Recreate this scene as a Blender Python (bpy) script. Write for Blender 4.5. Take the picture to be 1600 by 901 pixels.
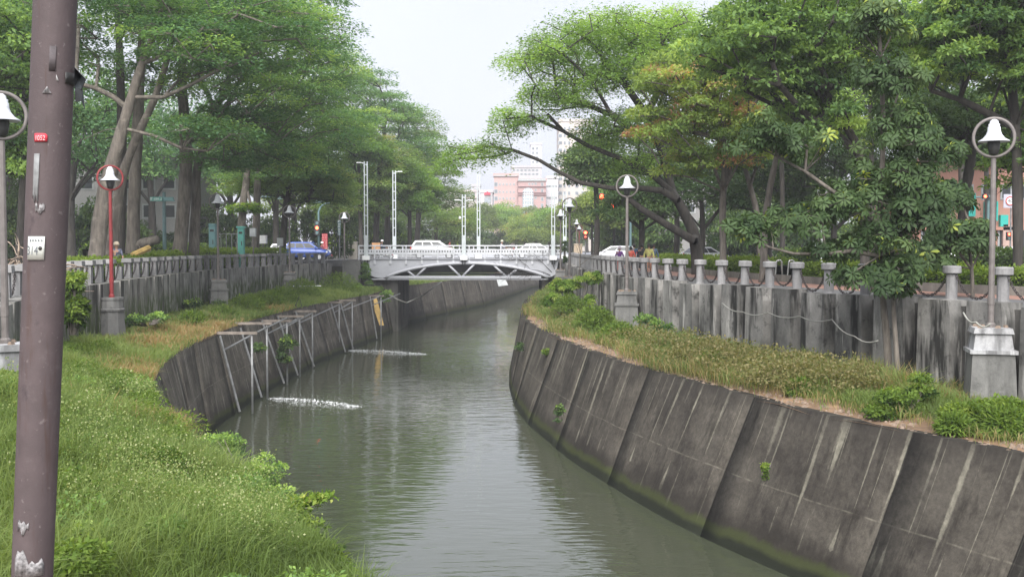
import bpy, math, random
import numpy as np
from mathutils import Vector

for _o in list(bpy.data.objects):
    bpy.data.objects.remove(_o)
SC = bpy.context.scene
COL = SC.collection
RNG = random.Random(7)
NR = np.random.RandomState(11)
R = math.radians

# ---------------------------------------------------------------- camera
FPX = 1700.0            # focal length in photograph pixels (1600 wide)
CAMZ = 1.55
PITCH = math.atan(65.5 / FPX)
cam_data = bpy.data.cameras.new('camera')
cam_data.sensor_width = 36.0
cam_data.lens = 36.0 * FPX / 1600.0
cam_data.clip_start = 0.1
cam_data.clip_end = 6000.0
cam = bpy.data.objects.new('camera', cam_data)
COL.objects.link(cam)
cam.location = (0, 0, CAMZ)
cam.rotation_euler = (R(90) - PITCH, 0, 0)
SC.camera = cam

# ---------------------------------------------------------------- sky, sun, exposure
SUN_EL, SUN_AZ = R(44), R(187)
world = bpy.data.worlds.new('World')
SC.world = world
world.use_nodes = True
nt = world.node_tree
nt.nodes.clear()
sky = nt.nodes.new('ShaderNodeTexSky')
sky.sky_type = 'NISHITA'
sky.sun_disc = False
sky.sun_elevation = SUN_EL
sky.sun_rotation = SUN_AZ
sky.air_density = 1.0
sky.dust_density = 4.0
mixc = nt.nodes.new('ShaderNodeMixRGB')          # thick even cloud over most of the clear sky
mixc.inputs[0].default_value = 0.94
mixc.inputs[2].default_value = (2.36, 2.43, 2.72, 1)
cn = nt.nodes.new('ShaderNodeTexNoise')
cn.inputs['Scale'].default_value = 2.2
cn.inputs['Detail'].default_value = 4
cr = nt.nodes.new('ShaderNodeMapRange')
cr.inputs[1].default_value = 0.3; cr.inputs[2].default_value = 0.7
cr.inputs[3].default_value = 0.96; cr.inputs[4].default_value = 1.04
tcn = nt.nodes.new('ShaderNodeTexCoord')
mulc = nt.nodes.new('ShaderNodeMixRGB'); mulc.blend_type = 'MULTIPLY'; mulc.inputs[0].default_value = 1
bg = nt.nodes.new('ShaderNodeBackground')
bg.inputs[1].default_value = 0.1
wo = nt.nodes.new('ShaderNodeOutputWorld')
nt.links.new(tcn.outputs['Generated'], cn.inputs['Vector'])
nt.links.new(cn.outputs['Fac'], cr.inputs[0])
nt.links.new(sky.outputs[0], mixc.inputs[1])
nt.links.new(mixc.outputs[0], mulc.inputs[1])
nt.links.new(cr.outputs[0], mulc.inputs[2])
nt.links.new(mulc.outputs[0], bg.inputs[0])
nt.links.new(bg.outputs[0], wo.inputs[0])

sun_data = bpy.data.lights.new('sun', 'SUN')
sun_data.energy = 2.1
sun_data.angle = R(55)
sun_data.color = (1.0, 0.97, 0.92)
sun = bpy.data.objects.new('sun', sun_data)
COL.objects.link(sun)
_d = Vector((math.sin(SUN_AZ) * math.cos(SUN_EL), math.cos(SUN_AZ) * math.cos(SUN_EL), math.sin(SUN_EL)))
sun.rotation_euler = _d.to_track_quat('Z', 'Y').to_euler()

SC.view_settings.view_transform = 'Standard'
SC.view_settings.look = 'None'
SC.view_settings.exposure = 2.03
SC.view_settings.gamma = 1.0
SC.view_settings.use_curve_mapping = False

# ---------------------------------------------------------------- helpers
def W(x, y, D):
    """world point seen at photograph pixel (x, y), D metres ahead"""
    dx = (x - 800.0) / FPX; dy = -(y - 450.5) / FPX
    f = np.array([0, math.cos(PITCH), -math.sin(PITCH)])
    u = np.array([0, math.sin(PITCH), math.cos(PITCH)])
    d = f + dy * u; d[0] += dx
    d *= D / d[1]
    return np.array([d[0], d[1], d[2] + CAMZ])

class MB:
    def __init__(s): s.v = []; s.f = []
    def add(s, vs, fs):
        o = len(s.v); s.v.extend([tuple(map(float, q)) for q in vs]); s.f.extend([tuple(i + o for i in t) for t in fs]); return s
    def box(s, c, d, rz=0.0, top=1.0, topy=None):
        if topy is None: topy = top
        cx, cy, cz = c; hx, hy, hz = d[0] / 2, d[1] / 2, d[2] / 2
        ca, sa = math.cos(rz), math.sin(rz); vs = []
        for z, kx, ky in ((-hz, 1, 1), (hz, top, topy)):
            for sx, sy in ((-1, -1), (1, -1), (1, 1), (-1, 1)):
                x, y = sx * hx * kx, sy * hy * ky
                vs.append((cx + x * ca - y * sa, cy + x * sa + y * ca, cz + z))
        return s.add(vs, [(3, 2, 1, 0), (4, 5, 6, 7), (0, 1, 5, 4), (1, 2, 6, 5), (2, 3, 7, 6), (3, 0, 4, 7)])
    def path(s, pts, rad, n=6, cap=True):
        pts = [np.array(p, float) for p in pts]
        if not hasattr(rad, '__len__'): rad = [rad] * len(pts)
        vs = []; fs = []; ref = None
        for i, p in enumerate(pts):
            t = pts[min(i + 1, len(pts) - 1)] - pts[max(i - 1, 0)]
            t = t / (np.linalg.norm(t) + 1e-9)
            if ref is None:
                a = np.array([0, 0, 1.0]) if abs(t[2]) < 0.9 else np.array([1.0, 0, 0])
                ref = np.cross(t, a)
            ref = ref - t * ref.dot(t); ref /= np.linalg.norm(ref) + 1e-9
            b = np.cross(t, ref)
            for k in range(n):
                an = 2 * math.pi * k / n
                vs.append(p + rad[i] * (math.cos(an) * ref + math.sin(an) * b))
        for i in range(len(pts) - 1):
            for k in range(n):
                k2 = (k + 1) % n
                fs.append((i * n + k, i * n + k2, (i + 1) * n + k2, (i + 1) * n + k))
        if cap:
            fs.append(tuple(range(n - 1, -1, -1)))
            fs.append(tuple((len(pts) - 1) * n + k for k in range(n)))
        return s.add(vs, fs)
    def lathe(s, prof, n=16, c=(0, 0, 0), ph=0.0):
        vs = []; fs = []
        for r, z in prof:
            for k in range(n):
                a = 2 * math.pi * k / n + ph
                vs.append((c[0] + r * math.cos(a), c[1] + r * math.sin(a), c[2] + z))
        m = len(prof)
        for i in range(m - 1):
            for k in range(n):
                k2 = (k + 1) % n
                fs.append((i * n + k, i * n + k2, (i + 1) * n + k2, (i + 1) * n + k))
        if prof[0][0] > 1e-4: fs.append(tuple(range(n - 1, -1, -1)))
        if prof[-1][0] > 1e-4: fs.append(tuple((m - 1) * n + k for k in range(n)))
        return s.add(vs, fs)
    def torus(s, c, Rr, r, n=32, m=8, ax='y', sx=1.0):
        vs = []; fs = []
        for i in range(n):
            a = 2 * math.pi * i / n
            for j in range(m):
                b = 2 * math.pi * j / m
                q = Rr + r * math.cos(b); u = q * math.cos(a) * sx; w = q * math.sin(a); h = r * math.sin(b)
                p = {'y': (u, h, w), 'z': (u, w, h), 'x': (h, u, w)}[ax]
                vs.append((c[0] + p[0], c[1] + p[1], c[2] + p[2]))
        for i in range(n):
            for j in range(m):
                fs.append((i * m + j, ((i + 1) % n) * m + j, ((i + 1) % n) * m + (j + 1) % m, i * m + (j + 1) % m))
        return s.add(vs, fs)
    def prism(s, poly, y0, y1):
        """poly of (x,z) extruded along y"""
        n = len(poly)
        vs = [(p[0], y0, p[1]) for p in poly] + [(p[0], y1, p[1]) for p in poly]
        fs = [tuple(range(n)), tuple(range(2 * n - 1, n - 1, -1))]
        for k in range(n):
            k2 = (k + 1) % n; fs.append((k, k + n, k2 + n, k2))
        return s.add(vs, fs)
    def build(s, name, mat, parent=None, smooth=False, kind=None, offset=None, loc=None, rz=None, label=None):
        me = bpy.data.meshes.new(name)
        vs = s.v
        if offset is not None:
            vs = [(a - offset[0], b - offset[1], c - offset[2]) for a, b, c in s.v]
        me.from_pydata(vs, [], s.f)
        if smooth is True:
            me.polygons.foreach_set('use_smooth', [True] * len(me.polygons))
        if mat: me.materials.append(mat)
        o = bpy.data.objects.new(name, me); COL.objects.link(o)
        if parent is not None: o.parent = parent
        if loc is not None: o.location = loc
        if rz is not None: o.rotation_euler = (0, 0, rz)
        if kind: o['kind'] = kind
        if label: o['label'] = label
        return o

def tag(o, label, cat, group=None, kind=None):
    if label: o['label'] = label
    if cat: o['category'] = cat
    if group: o['group'] = group
    if kind: o['kind'] = kind
    return o
def thing(name, label, cat, loc=(0, 0, 0), rz=0.0, group=None):
    o = bpy.data.objects.new(name, None); COL.objects.link(o)
    o.empty_display_size = 0.2
    o.location = tuple(float(q) for q in loc); o.rotation_euler = (0, 0, rz)
    return tag(o, label, cat, group)
KIDS = {}
def copy_tree(o, loc=None, rz=None, label=None, parent=None, scale=None, group=None):
    c = o.copy(); COL.objects.link(c)
    if parent is not None: c.parent = parent
    if loc is not None: c.location = tuple(float(q) for q in loc)
    if rz is not None: c.rotation_euler = (0, 0, rz)
    if scale is not None: c.scale = scale if hasattr(scale, '__len__') else (scale,) * 3
    if label: c['label'] = label
    if group: c['group'] = group
    for ch in list(o.children): copy_tree(ch, parent=c)
    return c

def np_mesh(name, verts, quads, mat, parent=None, tint=None, kind=None, smooth=False, tris=False):
    me = bpy.data.meshes.new(name)
    nv = len(verts); nf = len(quads); k = quads.shape[1]
    me.vertices.add(nv); me.vertices.foreach_set('co', np.ascontiguousarray(verts, dtype=np.float32).ravel())
    me.loops.add(nf * k); me.loops.foreach_set('vertex_index', quads.astype(np.int32).ravel())
    me.polygons.add(nf)
    me.polygons.foreach_set('loop_start', np.arange(0, nf * k, k, dtype=np.int32))
    if smooth: me.polygons.foreach_set('use_smooth', np.ones(nf, dtype=bool))
    me.update(calc_edges=True)
    if tint is not None:
        a = me.attributes.new('tint', 'FLOAT', 'FACE')
        a.data.foreach_set('value', tint.astype(np.float32))
    if mat: me.materials.append(mat)
    o = bpy.data.objects.new(name, me); COL.objects.link(o)
    if parent is not None: o.parent = parent
    if kind: o['kind'] = kind
    return o

def norm(a): return a / (np.linalg.norm(a, axis=-1, keepdims=True) + 1e-9)
def leaves(base, axis, normal, L, w, droop=0.15):
    """diamond leaves: base (N,3), axis (N,3) unit, normal (N,3)"""
    axis = norm(axis); side = norm(np.cross(axis, normal))
    L = L[:, None]; w = w[:, None]
    nn = norm(np.cross(side, axis))
    mid = base + axis * L * 0.5 + nn * L * 0.05
    tip = base + axis * L - nn * L * droop
    v = np.stack([base, mid + side * w, tip, mid - side * w], 1).reshape(-1, 3)
    q = np.arange(len(base) * 4).reshape(-1, 4)
    return v, q
def sinnoise(x, y, s=1.0, seed=0):
    rr = np.random.RandomState(seed); t = 0
    for k in range(6):
        a = rr.rand() * 6.28; f = s * (0.6 + rr.rand() * 1.8)
        t = t + np.sin((x * math.cos(a) + y * math.sin(a)) * f + rr.rand() * 6.28)
    return t / 6 ** 0.5 / 1.4

# ---------------------------------------------------------------- materials
def newmat(name):
    m = bpy.data.materials.new(name); m.use_nodes = True
    n = m.node_tree; n.nodes.clear()
    out = n.nodes.new('ShaderNodeOutputMaterial'); b = n.nodes.new('ShaderNodeBsdfPrincipled')
    n.links.new(b.outputs[0], out.inputs[0])
    return m, n, b, out
def N(n, t, **kw):
    o = n.nodes.new(t)
    for k, v in kw.items():
        if k.startswith('i_'): o.inputs[k[2:].replace('_', ' ')].default_value = v
        else: setattr(o, k, v)
    return o
def ramp(n, fac, stops):
    r = n.nodes.new('ShaderNodeValToRGB'); e = r.color_ramp.elements
    while len(e) < len(stops): e.new(0.5)
    for el, (p, c) in zip(e, stops):
        el.position = p; el.color = (c[0], c[1], c[2], 1) if hasattr(c, '__len__') else (c, c, c, 1)
    n.links.new(fac, r.inputs[0]); return r.outputs[0]
def mapped(n, sc, coord='Position'):
    g = N(n, 'ShaderNodeNewGeometry') if coord == 'Position' else N(n, 'ShaderNodeTexCoord')
    mp = N(n, 'ShaderNodeMapping'); mp.inputs['Scale'].default_value = sc
    n.links.new(g.outputs['Position' if coord == 'Position' else coord], mp.inputs['Vector']); return mp.outputs[0]
def noise(n, vec, scale=1.0, detail=4.0, rough=0.55):
    t = N(n, 'ShaderNodeTexNoise'); t.inputs['Scale'].default_value = scale
    t.inputs['Detail'].default_value = detail; t.inputs['Roughness'].default_value = rough
    n.links.new(vec, t.inputs['Vector']); return t.outputs['Fac']
def mix(n, a, b, fac, mode='MIX'):
    m = N(n, 'ShaderNodeMixRGB'); m.blend_type = mode
    for i, q in ((0, fac), (1, a), (2, b)):
        if hasattr(q, 'node'): n.links.new(q, m.inputs[i])
        elif i == 0: m.inputs[0].default_value = q
        else: m.inputs[i].default_value = (q[0], q[1], q[2], 1)
    return m.outputs[0]
def bump(n, b, h, strength=0.3, dist=0.02):
    bp = N(n, 'ShaderNodeBump'); bp.inputs['Strength'].default_value = strength; bp.inputs['Distance'].default_value = dist
    n.links.new(h, bp.inputs['Height']); n.links.new(bp.outputs[0], b.inputs['Normal'])

def mat_plain(name, col, rough=0.6, var=0.12, scale=6.0, metal=0.0, dirt=None, coord='Position'):
    m, n, b, o = newmat(name)
    v = mapped(n, (1, 1, 1), coord)
    f = noise(n, v, scale, 5)
    lo = tuple(c * (1 - var * 1.6) for c in col); hi = tuple(min(1, c * (1 + var * 1.2)) for c in col)
    c = ramp(n, f, [(0.3, lo), (0.7, hi)])
    if dirt:
        v2 = mapped(n, (3, 3, 0.5), coord)
        c = mix(n, c, dirt[0], ramp(n, noise(n, v2, 1.5, 5, 0.7), [(dirt[1], 0), (dirt[1] + 0.18, 1)]))
    n.links.new(c, b.inputs['Base Color'])
    b.inputs['Roughness'].default_value = rough; b.inputs['Metallic'].default_value = metal
    bump(n, b, noise(n, v, scale * 6, 3), 0.15, 0.01)
    return m
def mat_concrete(name, dark, light, streak=0.5, moss=None, blotch=0.5):
    m, n, b, o = newmat(name)
    big = noise(n, mapped(n, (0.55, 0.55, 0.4)), 1.0, 5, 0.6)
    c = ramp(n, big, [(0.35, dark), (0.68, light)])
    st = noise(n, mapped(n, (1.5, 1.5, 0.22)), 1.1, 4, 0.6)
    c = mix(n, c, tuple(q * 0.22 for q in dark), ramp(n, st, [(0.505, 0), (0.61, streak * .95)]))
    st2 = noise(n, mapped(n, (2.6, 2.6, 0.35)), 1.1, 5, 0.65)
    c = mix(n, c, tuple(min(1, q * 1.7) for q in light), ramp(n, st2, [(0.58, 0), (0.72, streak * 0.8)]))
    fine = noise(n, mapped(n, (1, 1, 1)), 14, 6, 0.75)
    c = mix(n, c, ramp(n, fine, [(0.25, 0.65), (0.75, 1.0)]), 0.8, 'MULTIPLY')
    bl = noise(n, mapped(n, (1, 1, 1)), 2.3, 7, 0.7)
    c = mix(n, c, tuple(q * 0.35 for q in dark), ramp(n, bl, [(0.55, 0), (0.68, blotch)]))
    if moss:
        g = N(n, 'ShaderNodeNewGeometry'); sp = N(n, 'ShaderNodeSeparateXYZ'); n.links.new(g.outputs['Position'], sp.inputs[0])
        ad = N(n, 'ShaderNodeMath', operation='MULTIPLY_ADD'); n.links.new(noise(n, mapped(n, (1.6, 1.6, 0.35)), 1.2, 5), ad.inputs[0])
        ad.inputs[1].default_value = -moss[1]; n.links.new(sp.outputs['Z'], ad.inputs[2])
        mr = N(n, 'ShaderNodeMapRange'); n.links.new(ad.outputs[0], mr.inputs[0])
        mr.inputs[1].default_value = moss[0] - moss[2]; mr.inputs[2].default_value = moss[0]; mr.inputs[3].default_value = 1; mr.inputs[4].default_value = 0
        mn = noise(n, mapped(n, (4, 4, 1.2)), 1.5, 4)
        mm = N(n, 'ShaderNodeMath', operation='MULTIPLY'); n.links.new(mr.outputs[0], mm.inputs[0]); n.links.new(ramp(n, mn, [(0.4, 0), (0.56, 1)]), mm.inputs[1])
        c = mix(n, c, (0.05, 0.075, 0.02), mm.outputs[0])
    n.links.new(c, b.inputs['Base Color']); b.inputs['Roughness'].default_value = 0.9; b.inputs['Specular IOR Level'].default_value = 0.15
    bump(n, b, fine, 0.35, 0.02)
    return m
def mat_leaf(name, stops, trans=0.3, rough=0.6, spec=0.12):
    trans = min(.6, trans + .18)
    m, n, b, out = newmat(name)
    a = N(n, 'ShaderNodeAttribute'); a.attribute_name = 'tint'
    c = ramp(n, a.outputs['Fac'], stops)
    c = mix(n, c, ramp(n, noise(n, mapped(n, (1, 1, 1)), 0.5, 3), [(0.3, 0.85), (0.7, 1.0)]), 0.8, 'MULTIPLY')
    n.links.new(c, b.inputs['Base Color']); b.inputs['Roughness'].default_value = rough
    b.inputs['Specular IOR Level'].default_value = spec
    t = N(n, 'ShaderNodeBsdfTranslucent'); n.links.new(mix(n, c, (1.35, 1.3, 0.6), 1.0, 'MULTIPLY'), t.inputs[0])
    ms = N(n, 'ShaderNodeMixShader'); ms.inputs[0].default_value = trans
    n.links.new(b.outputs[0], ms.inputs[1]); n.links.new(t.outputs[0], ms.inputs[2]); n.links.new(ms.outputs[0], out.inputs[0])
    return m
def mat_emit(name, col, s):
    m, n, b, out = newmat(name)
    b.inputs['Base Color'].default_value = (*[c * 0.4 for c in col], 1)
    b.inputs['Emission Color'].default_value = (*col, 1); b.inputs['Emission Strength'].default_value = s
    return m
def mat_bark(name, dark, light, lichen=None):
    m, n, b, o = newmat(name)
    v = mapped(n, (3, 3, 0.6)); f = noise(n, v, 2.2, 6, 0.65)
    c = ramp(n, f, [(0.35, dark), (0.65, light)])
    if lichen: c = mix(n, c, lichen, ramp(n, noise(n, mapped(n, (1, 1, 1)), 3, 4), [(0.55, 0), (0.7, 0.7)]))
    n.links.new(c, b.inputs['Base Color']); b.inputs['Roughness'].default_value = 0.92
    bump(n, b, f, 0.6, 0.05); return m

M = {}
M['fence'] = mat_concrete('fence_concrete', (0.20, 0.20, 0.205), (0.34, 0.335, 0.34), 0.35, None, 0.25)
M['wallL'] = mat_concrete('stained_wall', (0.15, 0.148, 0.138), (0.36, 0.35, 0.33), 0.95, (-1.1, 1.3, 0.7), 0.6)
M['wallR'] = mat_concrete('stained_wall_grey', (0.09, 0.09, 0.087), (0.35, 0.34, 0.325), 1.0, None, 0.9)
M['recess'] = mat_concrete('recess_concrete', (0.035, 0.034, 0.032), (0.10, 0.095, 0.088), 0.6)
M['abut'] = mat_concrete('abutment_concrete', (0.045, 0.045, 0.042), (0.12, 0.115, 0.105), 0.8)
M['ped'] = mat_concrete('pedestal_concrete', (0.13, 0.13, 0.128), (0.24, 0.24, 0.235), 0.4)
M['pedband'] = mat_concrete('painted_band', (0.30, 0.30, 0.31), (0.50, 0.51, 0.53), 0.7, None, 0.8)
M['kerb'] = mat_concrete('kerb_concrete', (0.16, 0.15, 0.14), (0.28, 0.265, 0.24), 0.3, None, 0.3)
M['asphalt'] = mat_plain('asphalt', (0.10, 0.10, 0.105), 0.9, 0.25, 2.0)
M['pave'] = mat_plain('red_paving', (0.26, 0.145, 0.115), 0.9, 0.25, 3.0)
M['soil'] = mat_plain('soil', (0.20, 0.125, 0.075), 0.95, 0.4, 1.2)
M['parkground'] = mat_plain('park_ground', (0.07, 0.065, 0.05), 0.95, 0.4, 0.7)
M['polepaint'] = mat_plain('lamp_pole_grey', (0.14, 0.125, 0.12), 0.5, 0.15, 5.0)
M['polered'] = mat_plain('lamp_pole_red', (0.19, 0.018, 0.02), 0.5, 0.15, 5.0)
M['bell'] = mat_plain('bell_white', (0.55, 0.57, 0.62), 0.35, 0.05, 5.0)
M['dark'] = mat_plain('dark_metal', (0.03, 0.03, 0.03), 0.5, 0.2, 8.0)
M['chain'] = mat_plain('rusty_chain', (0.035, 0.028, 0.028), 0.8, 0.4, 20.0)
M['bridge'] = mat_plain('bridge_paint', (0.37, 0.38, 0.42), 0.45, 0.06, 1.2, 0, ((0.20, 0.20, 0.20), 0.66))
M['bridgew'] = mat_plain('railing_paint', (0.48, 0.495, 0.53), 0.4, 0.05, 2.0)
M['mast'] = mat_plain('mast_paint', (0.44, 0.48, 0.50), 0.4, 0.06, 2.0)
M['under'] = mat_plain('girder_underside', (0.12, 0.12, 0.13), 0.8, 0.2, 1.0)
M['hole'] = mat_plain('hole_dark', (0.02, 0.02, 0.02), 0.9, 0.1, 1.0)
M['pipe'] = mat_plain('galvanised_pipe', (0.19, 0.195, 0.20), 0.5, 0.2, 4.0, 0.2)
M['beam'] = mat_plain('rusty_beam', (0.17, 0.145, 0.125), 0.8, 0.35, 3.0)
M['yellowboard'] = mat_plain('yellow_board', (0.50, 0.34, 0.12), 0.8, 0.2, 3.0)
M['teal'] = mat_plain('teal_paint', (0.08, 0.30, 0.26), 0.6, 0.1, 3.0)
M['tealgrey'] = mat_plain('teal_grey_paint', (0.12, 0.24, 0.25), 0.6, 0.1, 3.0)
M['postgreen'] = mat_plain('post_green', (0.10, 0.17, 0.18), 0.6, 0.1, 3.0)
M['white'] = mat_plain('white_paint', (0.75, 0.76, 0.78), 0.35, 0.04, 3.0)
M['greybox'] = mat_plain('grey_box', (0.34, 0.36, 0.37), 0.6, 0.1, 3.0)
M['blue'] = mat_plain('car_blue', (0.035, 0.085, 0.34), 0.25, 0.03, 2.0)
M['silver'] = mat_plain('car_silver', (0.45, 0.46, 0.48), 0.3, 0.03, 2.0)
M['glass'] = mat_plain('window_glass', (0.03, 0.036, 0.04), 0.35, 0.1, 2.0)
M['tyre'] = mat_plain('tyre', (0.02, 0.02, 0.02), 0.85, 0.1, 4.0)
M['redlamp'] = mat_emit('red_signal_light', (1.0, 0.05, 0.02), 6.0)
M['taillamp'] = mat_plain('tail_lamp', (0.5, 0.02, 0.02), 0.3, 0.1, 4.0)
M['orange'] = mat_plain('orange_box', (0.62, 0.33, 0.16), 0.6, 0.1, 4.0)
M['cone'] = mat_plain('orange_cone', (0.75, 0.10, 0.03), 0.6, 0.1, 4.0)
M['redsign'] = mat_plain('red_board', (0.28, 0.02, 0.03), 0.6, 0.1, 4.0)
M['stainless'] = mat_plain('stainless', (0.50, 0.49, 0.46), 0.25, 0.1, 4.0, 0.9)
M['hose'] = mat_plain('pale_hose', (0.24, 0.24, 0.22), 0.7, 0.15, 4.0)
M['rock'] = mat_plain('stones', (0.20, 0.15, 0.115), 0.9, 0.3, 6.0)
M['dead'] = mat_plain('dead_wood', (0.24, 0.19, 0.15), 0.95, 0.35, 5.0)
M['bark'] = mat_bark('bark_grey', (0.06, 0.052, 0.045), (0.17, 0.15, 0.13))
M['barkd'] = mat_bark('bark_dark', (0.022, 0.02, 0.018), (0.06, 0.052, 0.046))
M['barkp'] = mat_bark('bark_pale', (0.10, 0.088, 0.075), (0.22, 0.19, 0.165), (0.30, 0.27, 0.23))
M['skin'] = mat_plain('skin', (0.38, 0.22, 0.15), 0.6, 0.05, 4.0)
M['hair'] = mat_plain('hair', (0.015, 0.013, 0.012), 0.6, 0.1, 4.0)

G = lambda *a: a
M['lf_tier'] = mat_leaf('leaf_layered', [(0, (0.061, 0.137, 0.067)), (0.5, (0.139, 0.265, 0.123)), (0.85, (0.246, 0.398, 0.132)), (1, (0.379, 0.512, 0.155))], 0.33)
M['lf_tier2'] = mat_leaf('leaf_layered_olive', [(0, (0.077, 0.144, 0.054)), (0.5, (0.171, 0.271, 0.091)), (0.85, (0.266, 0.371, 0.120)), (1, (0.361, 0.354, 0.165))], 0.33)
M['lf_bright'] = mat_leaf('leaf_bright', [(0, (0.067, 0.138, 0.040)), (0.5, (0.169, 0.302, 0.074)), (0.85, (0.270, 0.415, 0.094)), (1, (0.373, 0.477, 0.110))], 0.4)
M['lf_rain'] = mat_leaf('leaf_spreading', [(0, (0.095, 0.168, 0.059)), (0.5, (0.230, 0.379, 0.110)), (0.85, (0.325, 0.504, 0.132)), (1, (0.384, 0.521, 0.154))], 0.38)
M['lf_olive'] = mat_leaf('leaf_olive_red', [(0, (0.100, 0.168, 0.055)), (0.45, (0.251, 0.354, 0.095)), (0.8, (0.368, 0.456, 0.127)), (0.93, (0.434, 0.354, 0.171)), (1, (0.535, 0.269, 0.193))], 0.36)
M['lf_broad'] = mat_leaf('leaf_broad', [(0, (0.069, 0.137, 0.059)), (0.5, (0.199, 0.323, 0.105)), (0.85, (0.352, 0.516, 0.138)), (1, (0.469, 0.612, 0.184))], 0.35)
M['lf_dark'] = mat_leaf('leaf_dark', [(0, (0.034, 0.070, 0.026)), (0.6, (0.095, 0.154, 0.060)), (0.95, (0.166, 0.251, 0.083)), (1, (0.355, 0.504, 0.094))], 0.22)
M['lf_palm'] = mat_leaf('leaf_palmate', [(0, (0.031, 0.062, 0.022)), (0.6, (0.079, 0.134, 0.050)), (0.93, (0.122, 0.182, 0.066)), (0.97, (0.315, 0.389, 0.066)), (1, (0.401, 0.462, 0.088))], 0.25, 0.6, 0.25)
M['lf_hedge'] = mat_leaf('leaf_hedge', [(0, (0.040, 0.081, 0.022)), (0.5, (0.133, 0.214, 0.041)), (1, (0.252, 0.337, 0.069))], 0.3)
M['lf_far'] = mat_leaf('leaf_far', [(0, (0.078, 0.129, 0.046)), (0.5, (0.190, 0.258, 0.078)), (1, (0.316, 0.400, 0.104))], 0.35)
M['lf_var'] = mat_leaf('leaf_variegated', [(0, (0.06, 0.12, 0.02)), (0.5, (0.16, 0.26, 0.04)), (1, (0.42, 0.46, 0.13))], 0.3)
M['grass'] = mat_leaf('grass_blades', [(0, (0.079, 0.115, 0.042)), (0.35, (0.156, 0.229, 0.070)), (0.65, (0.267, 0.344, 0.122)), (0.78, (0.313, 0.295, 0.140)), (0.9, (0.387, 0.302, 0.164)), (1, (0.461, 0.295, 0.157))], 0.35)
M['weed'] = mat_leaf('flowering_weed', [(0, (0.055, 0.121, 0.032)), (0.4, (0.152, 0.251, 0.061)), (0.8, (0.370, 0.422, 0.186)), (1, (0.675, 0.663, 0.471))], 0.3)

M['straw'] = mat_leaf('seeding_weed', [(0, (0.086, 0.105, 0.034)), (0.4, (0.173, 0.188, 0.068)), (0.8, (0.274, 0.240, 0.122)), (1, (0.360, 0.315, 0.184))], 0.3)

# ---------------------------------------------------------------- bank curves, all X as a function of the distance Y
def curve(pts, sm=9):
    ys = np.arange(-10, 420, 0.5)
    a = np.array(sorted(pts, key=lambda p: p[1]))
    xs = np.interp(ys, a[:, 1], a[:, 0])
    k = np.ones(sm) / sm
    xp = np.pad(xs, sm // 2, mode='edge'); xs = np.convolve(xp, k, 'valid')
    return lambda y: np.interp(y, ys, xs)
FARL = [(-9.0, 112), (-4.2, 134), (2.2, 187), (14, 240), (60, 320), (120, 400)]
EL = curve([(4.0, -10), (2.0, 2), (-0.4, 8), (-2.0, 12.7), (-4.2, 17), (-6.2, 21), (-8.7, 26), (-10.0, 30), (-11.5, 36), (-12.4, 42), (-13.05, 49), (-13.4, 58), (-13.1, 70), (-12.2, 78), (-11.2, 86), (-11.0, 94), (-10.6, 104)] + FARL)
FL = curve([(6.0, -10), (4.0, 2), (1.6, 8), (0.0, 12.7), (-2.2, 17), (-4.6, 21), (-7.0, 26), (-8.6, 30), (-10.4, 36), (-11.9, 43), (-12.15, 50), (-12.2, 60), (-12.0, 70), (-11.3, 78), (-10.7, 86), (-10.3, 94), (-9.8, 104), (-8.2, 112), (-3.2, 134), (3.3, 187), (15, 240), (62, 320), (122, 400)])
BL = curve([(-4.5, -10), (-6.5, 5), (-9.5, 16), (-11.3, 21.8), (-12.9, 27), (-14.6, 33), (-16.0, 41), (-17.2, 50), (-18.2, 60), (-18.5, 70), (-18.0, 84), (-15.6, 97), (-15, 104), (-15.2, 140), (-14.5, 190), (2, 260), (50, 330), (110, 400)], 5)
ER = curve([(21, -10), (15.5, 6), (12.0, 14), (9.4, 20), (8.2, 22.2), (7.1, 24.3), (6.1, 27.3), (4.95, 31.2), (3.4, 36.3), (2.05, 43.6), (1.2, 50.3), (0.5, 56.9), (0.5, 65), (0.9, 77), (2.6, 94), (3.4, 104), (6, 125), (14, 180), (30, 240), (78, 320), (140, 400)])
FR = curve([(19, -10), (13.5, 6), (10.3, 14), (7.8, 20), (5.6, 25), (4.07, 28.7), (3.05, 32.4), (1.75, 37.3), (0.4, 45.4), (0.0, 50), (-0.3, 56.8), (-0.25, 65), (0.2, 77), (1.8, 94), (2.6, 104), (5.2, 125), (13, 180), (29, 240), (77, 320), (139, 400)])
BR = curve([(26, -10), (22, 4), (17.5, 14), (13.8, 22), (12.1, 26.5), (10.8, 30), (9.2, 34.5), (7.9, 39), (6.7, 43), (5.8, 48), (5.1, 55), (4.6, 64), (4.5, 74), (4.9, 94), (5.5, 104), (8.5, 124), (18, 180), (34, 240), (84, 320), (146, 400)], 5)
WATER_Z, SHELF_Z = -5.8, -2.3
def shelfzL(x, y):
    t = np.clip((y - 18) / 24.0, 0, 1); zf = -0.85 - 1.2 * t - 0.0 * y
    b = BL(y); e = EL(y); u = np.clip((x - b) / (e - b + 1e-6), 0, 1)
    return zf * (1 - u) + SHELF_Z * u + 0.06 * sinnoise(x, y, 1.3, 3)
def shelfzR(x, y):
    b = BR(y); e = ER(y); u = np.clip((x - e) / (b - e + 1e-6), 0, 1)
    return SHELF_Z + 0.12 * np.sin(u * 3.14) + 0.04 * sinnoise(x, y, 1.3, 5)
def roadz(x):
    """height of the cross street: it humps up over the bridge"""
    return 0.004 + 0.42 * np.clip(1 - np.clip(np.abs(x + 4.5) - 9.0, 0, None) / 14.0, 0, 1) ** 1.0
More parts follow.
